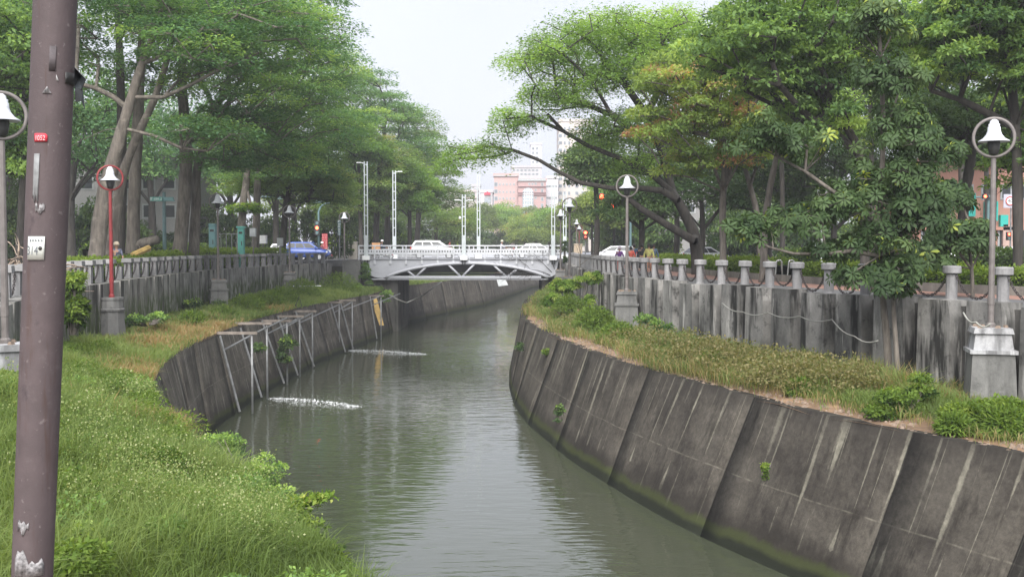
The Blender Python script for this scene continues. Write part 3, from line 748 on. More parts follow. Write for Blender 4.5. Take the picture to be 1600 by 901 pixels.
# ---------------------------------------------------------------- foreground pole with its plates
def pole_front():
    D = 5.5; top = W(88, -40, D); bot = W(48, 960, D)
    root = thing('utility_pole', 'thick brown-purple steel pole with number plate, standing closest at left', 'pole', (bot[0], bot[1], bot[2] - 0.4))
    off = np.array(root.location)
    pm, n, b, o = newmat('brown_pole_paint')
    f = noise(n, mapped(n, (1, 1, 1)), 5, 6, 0.6)
    c = ramp(n, f, [(0.3, (0.062, 0.049, 0.051)), (0.7, (0.092, 0.072, 0.075))])
    c = mix(n, c, (0.045, 0.035, 0.04), ramp(n, noise(n, mapped(n, (1, 1, 0.4)), 14, 5, 0.7), [(0.62, 0), (0.72, 0.8)]))
    c = mix(n, c, (0.07, 0.055, 0.058), ramp(n, noise(n, mapped(n, (6, 6, 0.9)), 1, 3), [(0.5, 0), (0.62, 0.6)]))
    c = mix(n, c, (0.16, 0.14, 0.14), ramp(n, noise(n, mapped(n, (1, 1, 1)), 30, 3), [(0.66, 0), (0.70, 0.6)]))
    c = mix(n, c, (0.055, 0.030, 0.022), ramp(n, noise(n, mapped(n, (9, 9, 0.7)), 1.0, 6, .7), [(0.57, 0), (0.66, 0.55)]))
    c = mix(n, c, (0.13, 0.115, 0.115), ramp(n, noise(n, mapped(n, (1, 1, 1)), 3.3, 8, .8), [(0.56, 0), (0.64, 0.4)]))
    n.links.new(c, b.inputs['Base Color']); b.inputs['Roughness'].default_value = 0.72; b.inputs['Specular IOR Level'].default_value = 0.3; bump(n, b, noise(n, mapped(n, (1, 1, 1)), 60, 5, .7), 0.6, 0.004)
    axis = norm(top - bot)
    r0, r1 = 0.099, 0.104
    ext = bot - axis * 0.7
    mb = MB(); mb.path([ext - off, bot - off, top - off, top + axis * 3 - off], [r0, r0, r1, 0.10], 40); po = mb.build('shaft', pm, root, smooth=True)
    def onpole(xpx, ypx, wpx, hpx, name, mat, proud=0.003, poly=None):
        """curved sheet hugging the pole at a pixel"""
        Dn = D - r0; k = Dn / FPX
        cy = W(xpx, ypx, Dn); t = (cy - bot).dot(axis); cen = bot + axis * t
        rad = r0 + (r1 - r0) * t / np.linalg.norm(top - bot) + proud
        a0 = math.asin(max(-0.98, min(0.98, (cy[0] - cen[0]) / rad))); da = wpx * k / rad / max(0.35, math.cos(a0))
        nn = 10; vs = []; fs = []
        poly = poly or (lambda u: (-0.5, 0.5))
        for i in range(nn + 1):
            u = i / nn; a = a0 + (u - 0.5) * da; lo, hi = poly(u)
            for h in (lo, hi): 
                p = cen + axis * (h * hpx * k) + np.array([math.sin(a) * rad, -math.cos(a) * rad, 0]); vs.append(p - off)
        for i in range(nn): fs.append((2 * i, 2 * i + 2, 2 * i + 3, 2 * i + 1))
        b = MB(); b.add(vs, fs); o_ = b.build(name, mat, root, smooth=True)
        md = o_.modifiers.new('thick', 'SOLIDIFY'); md.thickness = 0.002; md.offset = 1
        return cen, a0, rad, k, da
    plate = mat_plain('number_plate', (0.50, 0.53, 0.50), 0.5, 0.06, 20.0, 0, ((0.42, 0.36, 0.22), 0.60))
    ink = mat_plain('ink', (0.10, 0.11, 0.13), 0.7, 0.3, 60.0)
    paleink = mat_plain('pale_print', (0.75, 0.45, 0.47), 0.7, 0.2, 40)
    cen, a0, rad, k, da = onpole(56.5, 387.5, 27, 36.5, 'number_plate', plate, 0.005)
    def wrap_text(txt, x, y, hpx, mat, nm, base, squash=0.8, font=None):
        cu = bpy.data.curves.new('t', 'FONT'); cu.body = txt; cu.size = 1.0; cu.align_x = 'LEFT'
        ob = bpy.data.objects.new('t', cu); COL.objects.link(ob); bpy.context.view_layer.update()
        me = bpy.data.meshes.new_from_object(ob); bpy.data.objects.remove(ob)
        co = np.empty(len(me.vertices) * 3); me.vertices.foreach_get('co', co); co = co.reshape(-1, 3)
        s = hpx * k / 0.70
        Dn = D - r0; cy = W(x, y, Dn); t = (cy - bot).dot(axis); cc = bot + axis * t
        aa = math.asin(max(-0.99, min(0.99, (cy[0] - cc[0]) / rad)))
        out = []
        for v in co:
            a = aa + v[0] * s * squash / rad; p = cc + axis * (v[1] * s) + np.array([math.sin(a) * (rad + base), -math.cos(a) * (rad + base), 0]); out.append(p - off)
        me.vertices.foreach_set('co', np.array(out, dtype=np.float32).ravel()); me.update()
        me.materials.clear(); me.materials.append(mat)
        o_ = bpy.data.objects.new(nm, me); COL.objects.link(o_); o_.parent = root
    wrap_text('314', 42.5, 397, 14, ink, 'number_print', 0.0042, 0.62)
    g = MB()
    for i in range(5):      # row of tiny characters above the number
        q = 48 + i * 4.4
        for dx, dy, w, h in ((0, 0, 2.8, 0.5), (0, 1.5, 2.8, 0.5), (0, -1.4, 2.4, 0.5), (-0.9, 0, 0.5, 3.2), (0.8, 0.3, 0.5, 3.0)):
            p = W(q + dx, 375.5 + dy, D - r0 - 0.004); t = (p - bot).dot(axis); cc = bot + axis * t
            sx = (p[0] - cc[0]); yy = -math.sqrt(max(1e-6, (rad + 0.004) ** 2 - sx * sx)); a = math.asin(max(-1, min(1, sx / (rad + .004))))
            g.box(np.array([p[0], cc[1] + yy, p[2]]) - off, (w * k, 0.0012, h * k), a)
    g.build('small_print', ink, root, kind='stuff')
    onpole(64, 388, 5.4, 6.4, 'bullet_hole_cap', M['dark'], 0.009, lambda u: (-math.sqrt(max(0.01, 0.25 - (u - .5) ** 2)), math.sqrt(max(0.01, 0.25 - (u - .5) ** 2))))
    onpole(64.5, 215, 20, 13, 'red_sticker', mat_plain('red_sticker', (0.50, 0.03, 0.05), 0.6, 0.2, 30), 0.003, lambda u: (-0.5, 0.5 - 0.25 * max(0, u - 0.85) / 0.15))
    wrap_text('1052', 55.5, 219, 7.5, paleink, 'sticker_print', 0.0035, 0.75)
    pale = mat_plain('peeling_paper', (0.20, 0.195, 0.20), 0.9, 0.5, 45)
    onpole(74, 141, 13, 11, 'paper_scrap', pale, 0.003, lambda u: (-0.5, -0.45 + 0.95 * (1 - abs(2 * u - 1))))
    onpole(63, 325, 14, 14, 'paper_scrap', pale, 0.003, lambda u: (-0.5 + 0.2 * math.sin(9 * u), 0.45 + 0.12 * math.sin(17 * u) - (0.6 * (u > .2) * (u < .5))))
    onpole(57, 275, 9, 70, 'paper_scrap', mat_plain('grey_tape', (0.17, 0.175, 0.18), 0.8, 0.25, 20), 0.003, lambda u: (-0.5 + 0.1 * math.sin(12 * u), 0.5))
    onpole(82, 92, 9, 38, 'dark_tape', mat_plain('dark_tape', (0.075, 0.065, 0.07), 0.8, 0.2, 20), 0.0025)
    onpole(88, 122, 3, 9, 'paper_scrap', mat_plain('white_chip', (0.5, 0.5, 0.5), 0.8, 0.2, 20), 0.003, lambda u: (-0.5, 0.5 - u))
    onpole(45, 872, 46, 60, 'peeled_primer', pale, 0.002, lambda u: (-0.5, -0.15 + 0.5 * math.sin(4.3 * u + 0.5) ** 2 * (1 - u) + 0.08 * math.sin(23 * u)))
    onpole(36, 823, 18, 26, 'peeled_primer', pale, 0.002, lambda u: (-0.3 + 0.25 * math.sin(9 * u), 0.4 - 0.2 * u + 0.1 * math.sin(14 * u)))
    # black plastic scrap strapped to the right side
    cpt = W(119, 122, D); b = MB()
    e = lambda x, y, d=0.0: W(x, y, D + d) - off
    b.add([e(117, 104, -.02), e(135, 124, -.03), e(128, 140, 0), e(116, 138, .02), e(126, 118, .05)], [(0, 1, 4), (1, 2, 4), (2, 3, 4), (3, 0, 4)])
    b.add([e(117, 138), e(129, 138, .01), e(133, 170, .0), (e(128, 158, .02)), e(118, 160, .02)], [(0, 1, 3, 4), (1, 2, 3)])
    o_ = b.build('torn_black_sleeve', mat_plain('black_plastic', (0.03, 0.035, 0.04), 0.4, 0.2, 8), root); md = o_.modifiers.new('t', 'SOLIDIFY'); md.thickness = 0.004
    onpole(112, 122, 9, 18, 'dark_tape', M['dark'], 0.004)
pole_front()

# ---------------------------------------------------------------- bridge
def bridge():
    YF, YB = 94.0, 104.6
    X = lambda px, D=YF: (px - 800) * D / FPX
    Z = lambda py, D=YF: W(800, py, D)[2]
    root = thing('arch_bridge', 'pale lavender steel road bridge with shallow arch truss and perforated railing', 'bridge', (-4.2, YF, 0.4))
    off = (-4.2, YF, 0.4)
    d = MB(); d.box((-4.4, 99.3, 0.30), (17.4, 10.4, 0.24)); d.build('deck', M['asphalt'], root, offset=off)
    g = MB()
    for y in (96.0, 98.0, 100.6, 102.8): g.box((-4.4, y, -0.28), (16.6, 0.35, 0.92))
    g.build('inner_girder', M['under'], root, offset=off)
    def arch(px):
        u = (px - 603) / (856 - 603); return Z(433) + (Z(410.5) - Z(433)) * (1 - (2 * u - 1) ** 2) ** 0.80 if 0 <= u <= 1 else Z(433)
    def side(y, s):
        top = 0.46; poly = [(X(563), top), (X(871), top), (X(868), Z(425)), (X(856), Z(433))]
        pts = [(X(px), arch(px)) for px in np.linspace(856, 603, 25)]
        b = MB(); th = 0.06
        outline = [(X(563), top), (X(571), Z(418)), (X(580), Z(431)), (X(597), Z(434.5))] + [(x, z) for x, z in pts[::-1]] + [(X(866), Z(431)), (X(871), top)]
        # side plate as a strip between the arch and the top edge
        cols = [(X(563), top, top - 0.05)]
        for px in (567, 571, 580, 590, 597): cols.append((X(px), top, {567: Z(412), 571: Z(418), 580: Z(431), 590: Z(434), 597: Z(434.5)}[px]))
        for px in np.linspace(603, 856, 30): cols.append((X(px), top, arch(px)))
        cols += [(X(862), top, Z(432)), (X(869), top, Z(428)), (X(872), top, Z(408))]
        vs = []; fs = []
        for x, a, c in cols: vs += [(x, y - th, c), (x, y - th, a), (x, y + th, c), (x, y + th, a)]
        for i in range(len(cols) - 1):
            o = i * 4; fs += [(o, o + 4, o + 5, o + 1), (o + 2, o + 3, o + 7, o + 6), (o, o + 2, o + 6, o + 4)]
        b.add(vs, fs); b.build('side_plate', M['bridge'], root, offset=off)
        lip = MB(); lip.box((X(717), y - s * 0.02, 0.49), (X(872) - X(563), 0.34, 0.06)); lip.build('edge_lip', M['bridge'], root, offset=off)
        t = MB(); t.path([(X(px), y - s * 0.10, arch(px) - 0.03) for px in np.linspace(603, 856, 34)], 0.13, 8); t.build('arch_tube', M['bridge'], root, offset=off, smooth=True)
        c = MB(); c.box((X(725), y - s * 0.05, Z(432.6)), (X(845) - X(604), 0.24, 0.19)); c.build('bottom_chord', M['bridge'], root, offset=off)
        c = MB(); c.box((X(718), y + s * 0.18, Z(436.0)), (X(857) - X(580), 0.5, 0.10)); c.build('lower_flange', M['bridge'], root, offset=off)
        for a, b2 in (((633, 420), (648.5, 432)), ((668, 415), (650, 432)), ((699, 412), (720, 432)), ((742, 412), (722, 432)), ((771, 414), (791, 432)), ((807, 421), (793, 432))):
            t = MB(); t.path([(X(a[0]), y - s * 0.07, Z(a[1])), (X(b2[0]), y - s * 0.07, Z(b2[1]))], 0.095, 8); t.build('truss_diagonal', M['bridge'], root, offset=off, smooth=True)
        # railing
        x0, x1 = X(560), X(876)
        r = MB(); r.path([(x0, y - s * .02, 1.60), (x1, y - s * .02, 1.60)], 0.06, 8); r.build('top_rail', M['bridgew'], root, offset=off)
        p = MB(); p.box(((x0 + x1) / 2, y, Z(393.2)), (x1 - x0, 0.05, 0.44)); p.build('railing_panel', M['bridgew'], root, offset=off)
        for zz in (0.78, 0.62): r = MB(); r.box(((x0 + x1) / 2, y + s * 0.01, zz), (x1 - x0, 0.04, 0.05)); r.build('lower_rail', M['bridgew'], root, offset=off)
        h = MB()
        for xx in np.arange(x0 + 0.2, x1 - 0.1, 0.235): h.box((xx, y, Z(392.7)), (0.10, 0.060, 0.12))
        h.build('round_holes', M['hole'], root, offset=off, kind='stuff')
        src = None
        for k in range(13):
            xx = X(561 + 24.6 * k)
            if src is None:
                q = MB(); q.box((0, -s * 0.06, -0.05), (0.10, 0.10, 1.42)); q.box((0, -s * 0.09, -0.72), (0.17, 0.12, 0.34))
                src = q.build('rail_post', M['bridgew'], root, loc=(xx - off[0], y - off[1] - s * 0.0, 0.92 - off[2]))
            else:
                c2 = src.copy(); COL.objects.link(c2); c2.location = (xx - off[0], y - off[1], 0.92 - off[2])
    side(YF, 1); side(YB, -1)
    return root
bridge()

def lattice_mast(px, D, ytop, arms, label):
    x = (px - 800) * D / FPX; zt = W(px, ytop, D)[2]; zb = 0.72
    t = thing('lattice_mast', label, 'mast', (x, D - 0.28, zb), 0, 'white lattice masts along the bridge railings')
    h = zt - zb; hb = 1.75
    b = MB(); b.box((0, 0, hb / 2), (0.34, 0.26, hb)); b.build('lower_box', M['mast'], t)
    b = MB(); b.box((0, 0, -0.15), (0.62, 0.5, 0.36)); b.build('base_block', M['white'], t)
    b = MB()
    for sx in (-.1, .1): b.path([(sx, -.1, -0.33), (sx, -.1, -0.72)], 0.05, 6)
    b.build('anchor_bolts', M['dark'], t)
    for sx in (-1, 1):
        b = MB(); b.box((sx * 0.125, 0, hb + (h - hb) / 2), (0.085, 0.2, h - hb)); b.build('upright', M['mast'], t)
    src = None
    n = max(3, int((h - hb) / 0.86))
    for k in range(n + 1):
        z = hb + (h - hb - 0.25) * k / n
        if src is None: src = MB().box((0, 0, 0), (0.165, 0.17, 0.09)).build('rung', M['mast'], t, loc=(0, 0, z))
        else:
            c = src.copy(); COL.objects.link(c); c.location = (0, 0, z)
    for a in arms:
        b = MB(); z = h - 0.15 if len(arms) == 1 else h - 0.55
        b.path([(0.12 * a, 0, z), (0.5 * a, 0, z + .08)], 0.03, 6); b.box((0.58 * a, 0, z + 0.07), (0.42, 0.16, 0.07)); b.build('lamp_arm', M['white'], t)
    if px == 725:
        b = MB(); b.lathe([(0, -.16), (.1, -.12), (.12, 0), (.06, .1), (0, .12)], 12, (-0.32, -0.1, 3.3)); b.build('camera_globe', M['white'], t, smooth=True)
    return t
lattice_mast(573, 94.0, 253, [-1], 'tallest white lattice mast at the left front end of the bridge')
lattice_mast(617, 104.6, 267, [1], 'white lattice mast on the far railing, left of the white minivan')
lattice_mast(725, 94.0, 304, [-1, 1], 'lower white lattice mast at mid span with two short lamp arms')
lattice_mast(748, 104.6, 271, [], 'tall white lattice mast on the far railing at mid span')
lattice_mast(864, 94.0, 290, [], 'white lattice mast at the right front end of the bridge')
lattice_mast(882, 104.6, 300, [], 'white lattice mast on the far railing between two ringed lamps')

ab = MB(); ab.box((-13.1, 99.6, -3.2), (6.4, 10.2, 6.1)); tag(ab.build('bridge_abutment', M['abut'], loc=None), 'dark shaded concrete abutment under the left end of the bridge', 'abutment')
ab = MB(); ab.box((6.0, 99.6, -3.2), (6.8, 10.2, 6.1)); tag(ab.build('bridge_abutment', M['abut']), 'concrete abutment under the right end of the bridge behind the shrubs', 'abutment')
wg = MB(); wg.box((-13.75, 93.4, -0.75), (1.5, 0.7, 2.3)); tag(wg.build('wing_wall', M['ped']), 'short block faced wall closing the left fence at the bridge', 'wall')
t = thing('hose', 'pale pipe hanging in a V below the left end of the bridge', 'pipe')
MB().path([W(608, 460, 90), W(622, 468, 90.5), W(635, 473, 91), W(660, 462, 100), W(690, 440, 108)], 0.05, 6).build('pipe', M['hose'], t, smooth=True)
b = MB(); b.add([W(776, 437, 146), W(790, 437, 146), W(794, 446, 145.5), W(779, 448, 145.5)], [(0, 1, 2, 3)])
o = b.build('outlet_screen', M['greybox']); md = o.modifiers.new('t', 'SOLIDIFY'); md.thickness = 0.15; tag(o, 'pale flat outlet screen on the far canal wall under the bridge', 'screen')
# bare creeper on the right half of the bridge side
def creeper():
    mb = MB(); rr = random.Random(5)
    def go(p, a, l, r, d):
        pts = [p]
        for k in range(4):
            a += rr.uniform(-.35, .35); p = (p[0] + math.cos(a) * l / 4, 93.84 - 0.02 * d, p[2] + math.sin(a) * l / 4); pts.append(p)
            if p[2] > 0.55 or p[2] < -1.0: break
        mb.path(pts, [r * (1 - .15 * i) for i in range(len(pts))], 4)
        if d < 3:
            for _ in range(3): go(pts[rr.randrange(1, len(pts))], a + rr.uniform(-1.1, 1.1), l * .75, r * .65, d + 1)
    for px, py, a in ((860, 430, 2.6), (862, 425, 2.1), (850, 428, 2.9), (866, 420, 1.9)):
        p = W(px, py, 93.9); go(tuple(p), a, 2.4, 0.028, 0)
    tag(mb.build('bare_creeper', M['barkd']), 'leafless dark creeper spreading over the right end of the bridge side', 'creeper')
creeper()

# ---------------------------------------------------------------- pipe trestles on the left canal wall
frames = [(392.5, 647, 520), (416, 624, 505), (447.5, 602, 501), (467.5, 589, 494), (487.5, 575, 486), (529.5, 552, 472), (550, 547, 469), (595, 531, 462)]
FL_ = ['nearest and tallest pipe trestle standing against the left canal wall', 'second nearest pipe trestle on the left canal wall, close behind the first',
       'pipe trestle left of the green wall plants on the left canal wall', 'pipe trestle with post just right of the green wall plants',
       'fifth pipe trestle on the left canal wall, counted from the nearest', 'pipe trestle at the left end of the farther foam streak',
       'pipe trestle rising from the farther foam streak', 'last pipe trestle before the bridge, beside the yellow board']
fD = [1700 * 7.35 / (a[1] - 385.0) for a in frames]
for i, (px, yb, yt) in enumerate(frames):
    D = fD[i]; x = (px - 800) * D / FPX; zt = W(px, yt, D)[2]
    ex = float(EL(D)); t = thing('pipe_trestle', FL_[i], 'pipe trestle', (x, D, WATER_Z), 0, 'pipe trestles along the left canal wall')
    h = zt - WATER_Z
    MB().path([(0, 0, -0.6), (0.0, 0, h)], 0.052, 8).build('post', M['pipe'], t, smooth=True)
    MB().lathe([(0.09, h - 0.05), (0.09, h + 0.03)], 8).build('collar', M['pipe'], t)
    MB().box(((ex - x) / 2 - 0.12, 0, h), (abs(ex - x) + 0.75, 0.20, 0.11)).build('beam', M['beam'], t)
    fx = float(FL(D)) - x
    MB().path([(ex - x + 0.12, -0.1, SHELF_Z - WATER_Z - 0.05), (fx + 0.10, -0.1, 0.1)], 0.055, 6).build('wall_strut', M['pipe'], t)
    dn = fD[i + 1] if i < 7 else D + 6
    nx = (frames[i + 1][0] - 800) * dn / FPX if i < 7 else x + 0.9
    MB().path([(ex - x + 0.25, 0, h - 0.75), (nx - x, dn - D, h - 0.08)], 0.04, 6).build('brace', M['pipe'], t)
yb_ = MB(); a = W(578, 466, 87.5); b2 = W(588, 466, 87.5); c2 = W(599, 508, 87.0); d2 = W(592, 508, 87.0)
yb_.add([a, b2, c2, d2], [(3, 2, 1, 0)]); o = yb_.build('yellow_board', M['yellowboard']); md = o.modifiers.new('t', 'SOLIDIFY'); md.thickness = 0.08; md.offset = 0
for v in o.data.vertices: v.co.x += 0.05
tag(o, 'long pale yellow board leaning on the canal wall near the bridge', 'board')
# hoses and cable on the right retaining wall
def cable(pts, r, name, label, mat):
    P = [W(*p) for p in pts]; out = []
    for i in range(len(P) - 1):
        for k in range(6):
            t = k / 6; q = P[i] * (1 - t) + P[i + 1] * t; q[2] -= 0.10 * math.sin(math.pi * t); out.append(q)
    out.append(P[-1]); tag(MB().path(out, r, 5).build(name, mat, smooth=True), label, 'hose')
cable([(985, 451, 50.5), (1003, 460, 48), (1030, 455, 46), (1048, 459, 44.5)], 0.028, 'hose', 'pale hose looping over the right wall ledge behind the small pedestal', M['hose'])
cable([(1128, 473, 38.0), (1160, 487, 36.3), (1200, 488, 34.5), (1250, 494, 32.2), (1300, 499, 30.3), (1335, 525, 29.2), (1372, 532, 28.2)], 0.017, 'hose', 'long pale hose draped along the blackened right wall towards the leafy tree', M['hose'])
cable([(1505, 488, 25.9), (1525, 503, 25.4), (1548, 505, 25.2)], 0.022, 'hose', 'short pale cable hanging beside the nearest right lamp pedestal', M['hose'])

# foam where outlets break the water
def foam(x0, x1, yc, label, n):
    D = 12495 / (yc - 385.0); X0, X1 = (x0 - 800) * D / FPX, (x1 - 800) * D / FPX; rr = np.random.RandomState(int(x0))
    u = rr.rand(n); c = (u - .5) * 2; wy = .8 * np.sqrt(np.clip(1 - c * c, 0, 1)) + 0.1
    g = rr.randn(n) * (.35 + 1.3 * (rr.rand(n) < .5)) + .3 * np.sin(u * 40); x = X0 + (X1 - X0) * u + rr.randn(n) * .15; y = D - c * 1.4 + g * wy
    z = WATER_Z + 0.015 + 0.16 * np.exp(-g * g * 6) * rr.rand(n) * (1 - c * c)
    base = np.stack([x, y, z], 1); ax = norm(np.stack([rr.randn(n), rr.randn(n), np.abs(rr.randn(n)) * .12], 1)); nm = np.tile([0, -.3, 1.0], (n, 1)) + rr.randn(n, 3) * .4
    s = 0.03 + 0.07 * rr.rand(n) * np.exp(-g * g * 3)
    v, q = leaves(base, ax, norm(nm), s, s * .35); tag(np_mesh('foam', v, q, mat_foam), label, 'foam', kind='stuff')
mat_foam = mat_plain('foam', (0.60, 0.62, 0.64), 0.6, 0.05, 10)
foam(412, 566, 630, 'white foam streak on the water beside the nearest pipe trestles', 1500)
foam(540, 665, 551, 'white foam streak on the water nearer the bridge', 1700)

# ---------------------------------------------------------------- vehicles
def make_car(name, label, mat, L=4.4, H=1.68, style='suv', cat='car', loc=(0, 0, 0), rz=0.0, taxi=False):
    t = thing(name, label, cat, loc, rz)
    hw = 0.88; S = L / 4.4
    st = [(0.0, .50, .98, .80), (0.06, .34, 1.05, .93), (0.2, .28, 1.08, 1.0), (0.5, .26, 1.04, 1.0), (0.72, .27, 1.0, 1.0), (0.84, .28, .94, .98), (0.94, .32, .82, .92), (1.0, .42, .66, .74)]
    vs = []; fs = []
    for u, zb, zt, w in st:
        x = (u - .5) * L
        for yy, zz in ((-.86, zb), (-1, zb + .12), (-1.0, (zb + zt) / 2), (-.95, zt), (-.80, zt + .03), (.80, zt + .03), (.95, zt), (1.0, (zb + zt) / 2), (1, zb + .12), (.86, zb)):
            vs.append((x, yy * hw * w, zz * H / 1.6))
    m = 10
    for i in range(len(st) - 1):
        for k in range(m): k2 = (k + 1) % m; fs.append((i * m + k, (i + 1) * m + k, (i + 1) * m + k2, i * m + k2))
    fs.append(tuple(range(m))); fs.append(tuple((len(st) - 1) * m + k for k in range(m - 1, -1, -1)))
    b = MB(); b.add(vs, fs); b.build('body', mat, t, smooth=True)
    bz = 1.05 * H / 1.6; lo = (-.485, .30) if style != 'sedan' else (-.36, .27); hi = (-.40, .10) if style != 'sedan' else (-.22, .07)
    xl0, xl1, xh0, xh1 = lo[0] * L, lo[1] * L, hi[0] * L, hi[1] * L
    wl, wh = .80, .63
    def P(u, v):          # u along, v 0 belt..1 roof, returns x, halfwidth, z
        return ((xl0 + (xl1 - xl0) * u) * (1 - v) + (xh0 + (xh1 - xh0) * u) * v, wl * (1 - v) + wh * v, bz + (H - bz) * v)
    c = MB(); vs = []
    for v in (0, .9, 1.0):
        for u, s in ((0, -1), (.5, -1), (1, -1), (1, 1), (.5, 1), (0, 1)):
            x, w, z = P(u, min(v, .93)); ins = 0.06 if v == 1.0 else 0
            if v == 1.0: x = x * (1 - .04); z = H + (0.02 if u == .5 else 0)
            vs.append((x, s * (w - ins), z))
    fs = [tuple(range(12, 18))]
    for a in (0, 6):
        for k in range(6): k2 = (k + 1) % 6; fs.append((a + k, a + k2, a + 6 + k2, a + 6 + k))
    c.add(vs, fs); c.build('cabin', mat, t, smooth=False)
    for s in (-1, 1):
        for u0, u1 in ((.05, .30), (.33, .60), (.63, .93)):
            q = []
            for u, v in ((u0, .1), (u1, .1), (u1 - (0.05 if u1 > .9 else 0), .80), (u0 + (.02 if u0 < .1 else 0), .80)):
                x, w, z = P(u, v); q.append((x, s * (w + 0.012), z))
            g = MB(); g.add(q, [(0, 1, 2, 3) if s < 0 else (3, 2, 1, 0)]); g.build('side_window', M['glass'], t)
    for u, sg, nm in ((1, 1, 'windscreen'), (0, -1, 'rear_window')):
        q = []
        for s, v in ((-1, .1), (1, .1), (1, .84), (-1, .84)):
            x, w, z = P(u, v); q.append((x + sg * .015, s * (w - .08), z))
        g = MB(); g.add(q, [(0, 1, 2, 3) if u else (3, 2, 1, 0)]); g.build(nm, M['glass'], t)
    for ux in (-.31, .315):
        for s in (-1, 1):
            w_ = MB(); w_.lathe([(0.0, -.1), (.24, -.10), (.32, -.07), (.325, .07), (.24, .10), (0, .10)], 20)
            w_.v = [(a, c3, b3) for a, b3, c3 in w_.v]
            wo_ = w_.build('wheel', M['tyre'], t, loc=(ux * L, s * (hw - .07), .325), smooth=True)
            r = MB(); r.lathe([(0, -.02), (.2, -.02), (.2, .02), (0, .03)], 12); r.v = [(a, -c3 * 1.0 if s > 0 else c3, b3) for a, b3, c3 in r.v]
            r.build('rim', M['silver'], wo_, loc=(0, s * .10, 0))
    for s in (-1, 1):
        MB().box((.478 * L, s * .62, .74 * H / 1.6), (.12, .34, .14), 0, .9).build('headlight', M['white'], t)
        MB().box((-.485 * L, s * .70, .95 * H / 1.6), (.10, .18, .26), 0, .9).build('tail_light', M['taillamp'], t)
        MB().box((.23 * L, s * (hw + .06), 1.1 * H / 1.6), (.12, .16, .12), 0, .8).build('mirror', mat, t)
    MB().box((-.492 * L, 0, .55), (.03, .5, .16)).build('number_plate', M['white'], t)
    MB().box((.493 * L, 0, .46), (.05, .9, .18)).build('grille', M['dark'], t)
    return t
x = (481 - 800) * 101 / FPX
make_car('hatchback_suv', 'bright blue SUV driving on the road left of the bridge', M['blue'], 4.1, 1.70, 'suv', 'car', (x, 101, float(roadz(x))), R(-4))
x = (679 - 800) * 99 / FPX
make_car('minivan', 'white minivan crossing the bridge, its red tail lamps showing', M['white'], 4.3, 1.66, 'van', 'van', (x, 99, 0.425), 0)
x = (447 - 800) * 103 / FPX
make_car('hatchback', 'white car mostly hidden behind the tail of the blue SUV', M['white'], 4.0, 1.6, 'suv', 'car', (x, 104.8, float(roadz(x))), R(8))
make_car('sedan', 'white sedan parked behind the right hedge between dark trunks', M['white'], 4.3, 1.5, 'sedan', 'car', (W(1100, 396, 88)[0], 88, 0.01), R(15))
make_car('sedan', 'pale car behind the palmate leaves left of the nearest right lamp', M['white'], 4.3, 1.5, 'sedan', 'car', (W(1484, 396, 85)[0], 85, 0.01), R(180 + 10))
make_car('sedan', 'silver car with dark glass just right of the nearest right lamp pole', M['silver'], 4.3, 1.5, 'sedan', 'car', (W(1573, 396, 80)[0], 80, 0.01), R(170))
make_car('minivan', 'silvery van parked beyond the person in purple, right of the bridge', M['silver'], 4.8, 1.6, 'van', 'van', (W(962, 396, 118)[0], 118, 0.0), R(170))
make_car('sedan', 'pale car half hidden by the railing at the right end of the bridge', M['silver'], 4.3, 1.4, 'sedan', 'car', (W(838, 396, 101)[0], 101, 0.425), R(0))

def make_scooter():
    t = thing('motor_scooter', '', 'scooter', (0, 0, 0))
    for x in (-.62, .62):
        w = MB(); w.torus((0, 0, 0), .19, .055, 18, 6); w.lathe([(0, -.03), (.12, -.03), (.12, .03), (0, .03)], 8); o = w.build('wheel', M['tyre'], t, loc=(x, 0, .245), smooth=True)
    b = MB(); b.path([(-.75, 0, .62), (-.4, 0, .62), (-.1, 0, .50), (.05, 0, .32), (.35, 0, .30), (.5, 0, .6), (.52, 0, .95)], [.10, .19, .17, .12, .12, .15, .09], 8); b.build('body', M['greybox'], t, smooth=True)
    MB().path([(-.82, 0, .78), (-.5, 0, .80), (-.1, 0, .76)], [.08, .13, .09], 8).build('seat', M['dark'], t, smooth=True)
    MB().path([(.48, -.33, 1.05), (.5, 0, 1.0), (.48, .33, 1.05)], .025, 6).build('handlebar', M['dark'], t)
    for s in (-1, 1): MB().path([(.5, s * .22, 1.03), (.45, s * .32, 1.28)], .012, 4).build('mirror_stem', M['dark'], t); MB().lathe([(0, 0), (.06, .01), (0, .03)], 8, (.45, s * .32, 1.28)).build('mirror', M['dark'], t)
    MB().lathe([(0, -.06), (.08, 0), (0, .06)], 10, (.6, 0, .9)).build('headlamp', M['white'], t)
    MB().path([(.62, 0, .25), (.5, 0, .95)], .03, 6).build('fork', M['dark'], t)
    MB().path([(.45, 0, .50), (.62, 0, .50), (.82, 0, .36)], [.07, .075, .05], 6).build('mudguard', M['redsign'], t)
    return t
scoot = make_scooter(); SG = 'scooters parked under the left trees'
spots = [(117, 396, 50, 70, 'scooter right beside the foreground pole under the left trees', .0), (122, 396, 55, 60, 'scooter behind the one beside the foreground pole', 0), (60, 396, 46, 80, 'dark scooter left behind the foreground pole and its number plate', 0),
         (252, 396, 62, 30, 'scooter right of the yellow beam under the left trees', 0), (246, 396, 70, 40, 'farther scooter beside the uprooted stump', 0), (265, 396, 74, 80, 'scooter behind the orange cone', 0), (300, 396, 95, 20, 'scooter behind the double trunk', 0), (425, 396, 108, 70, 'scooter on the road left of the blue SUV', 0)]
first = True
for px, py, D, a, lab, z in spots:
    p = W(px, py, D); loc = (p[0], p[1], 0.01)
    if first: scoot.location = loc; scoot.rotation_euler = (0, 0, R(a)); scoot['label'] = lab; first = False
    else: s_ = copy_tree(scoot, loc=loc, rz=R(a), label=lab)
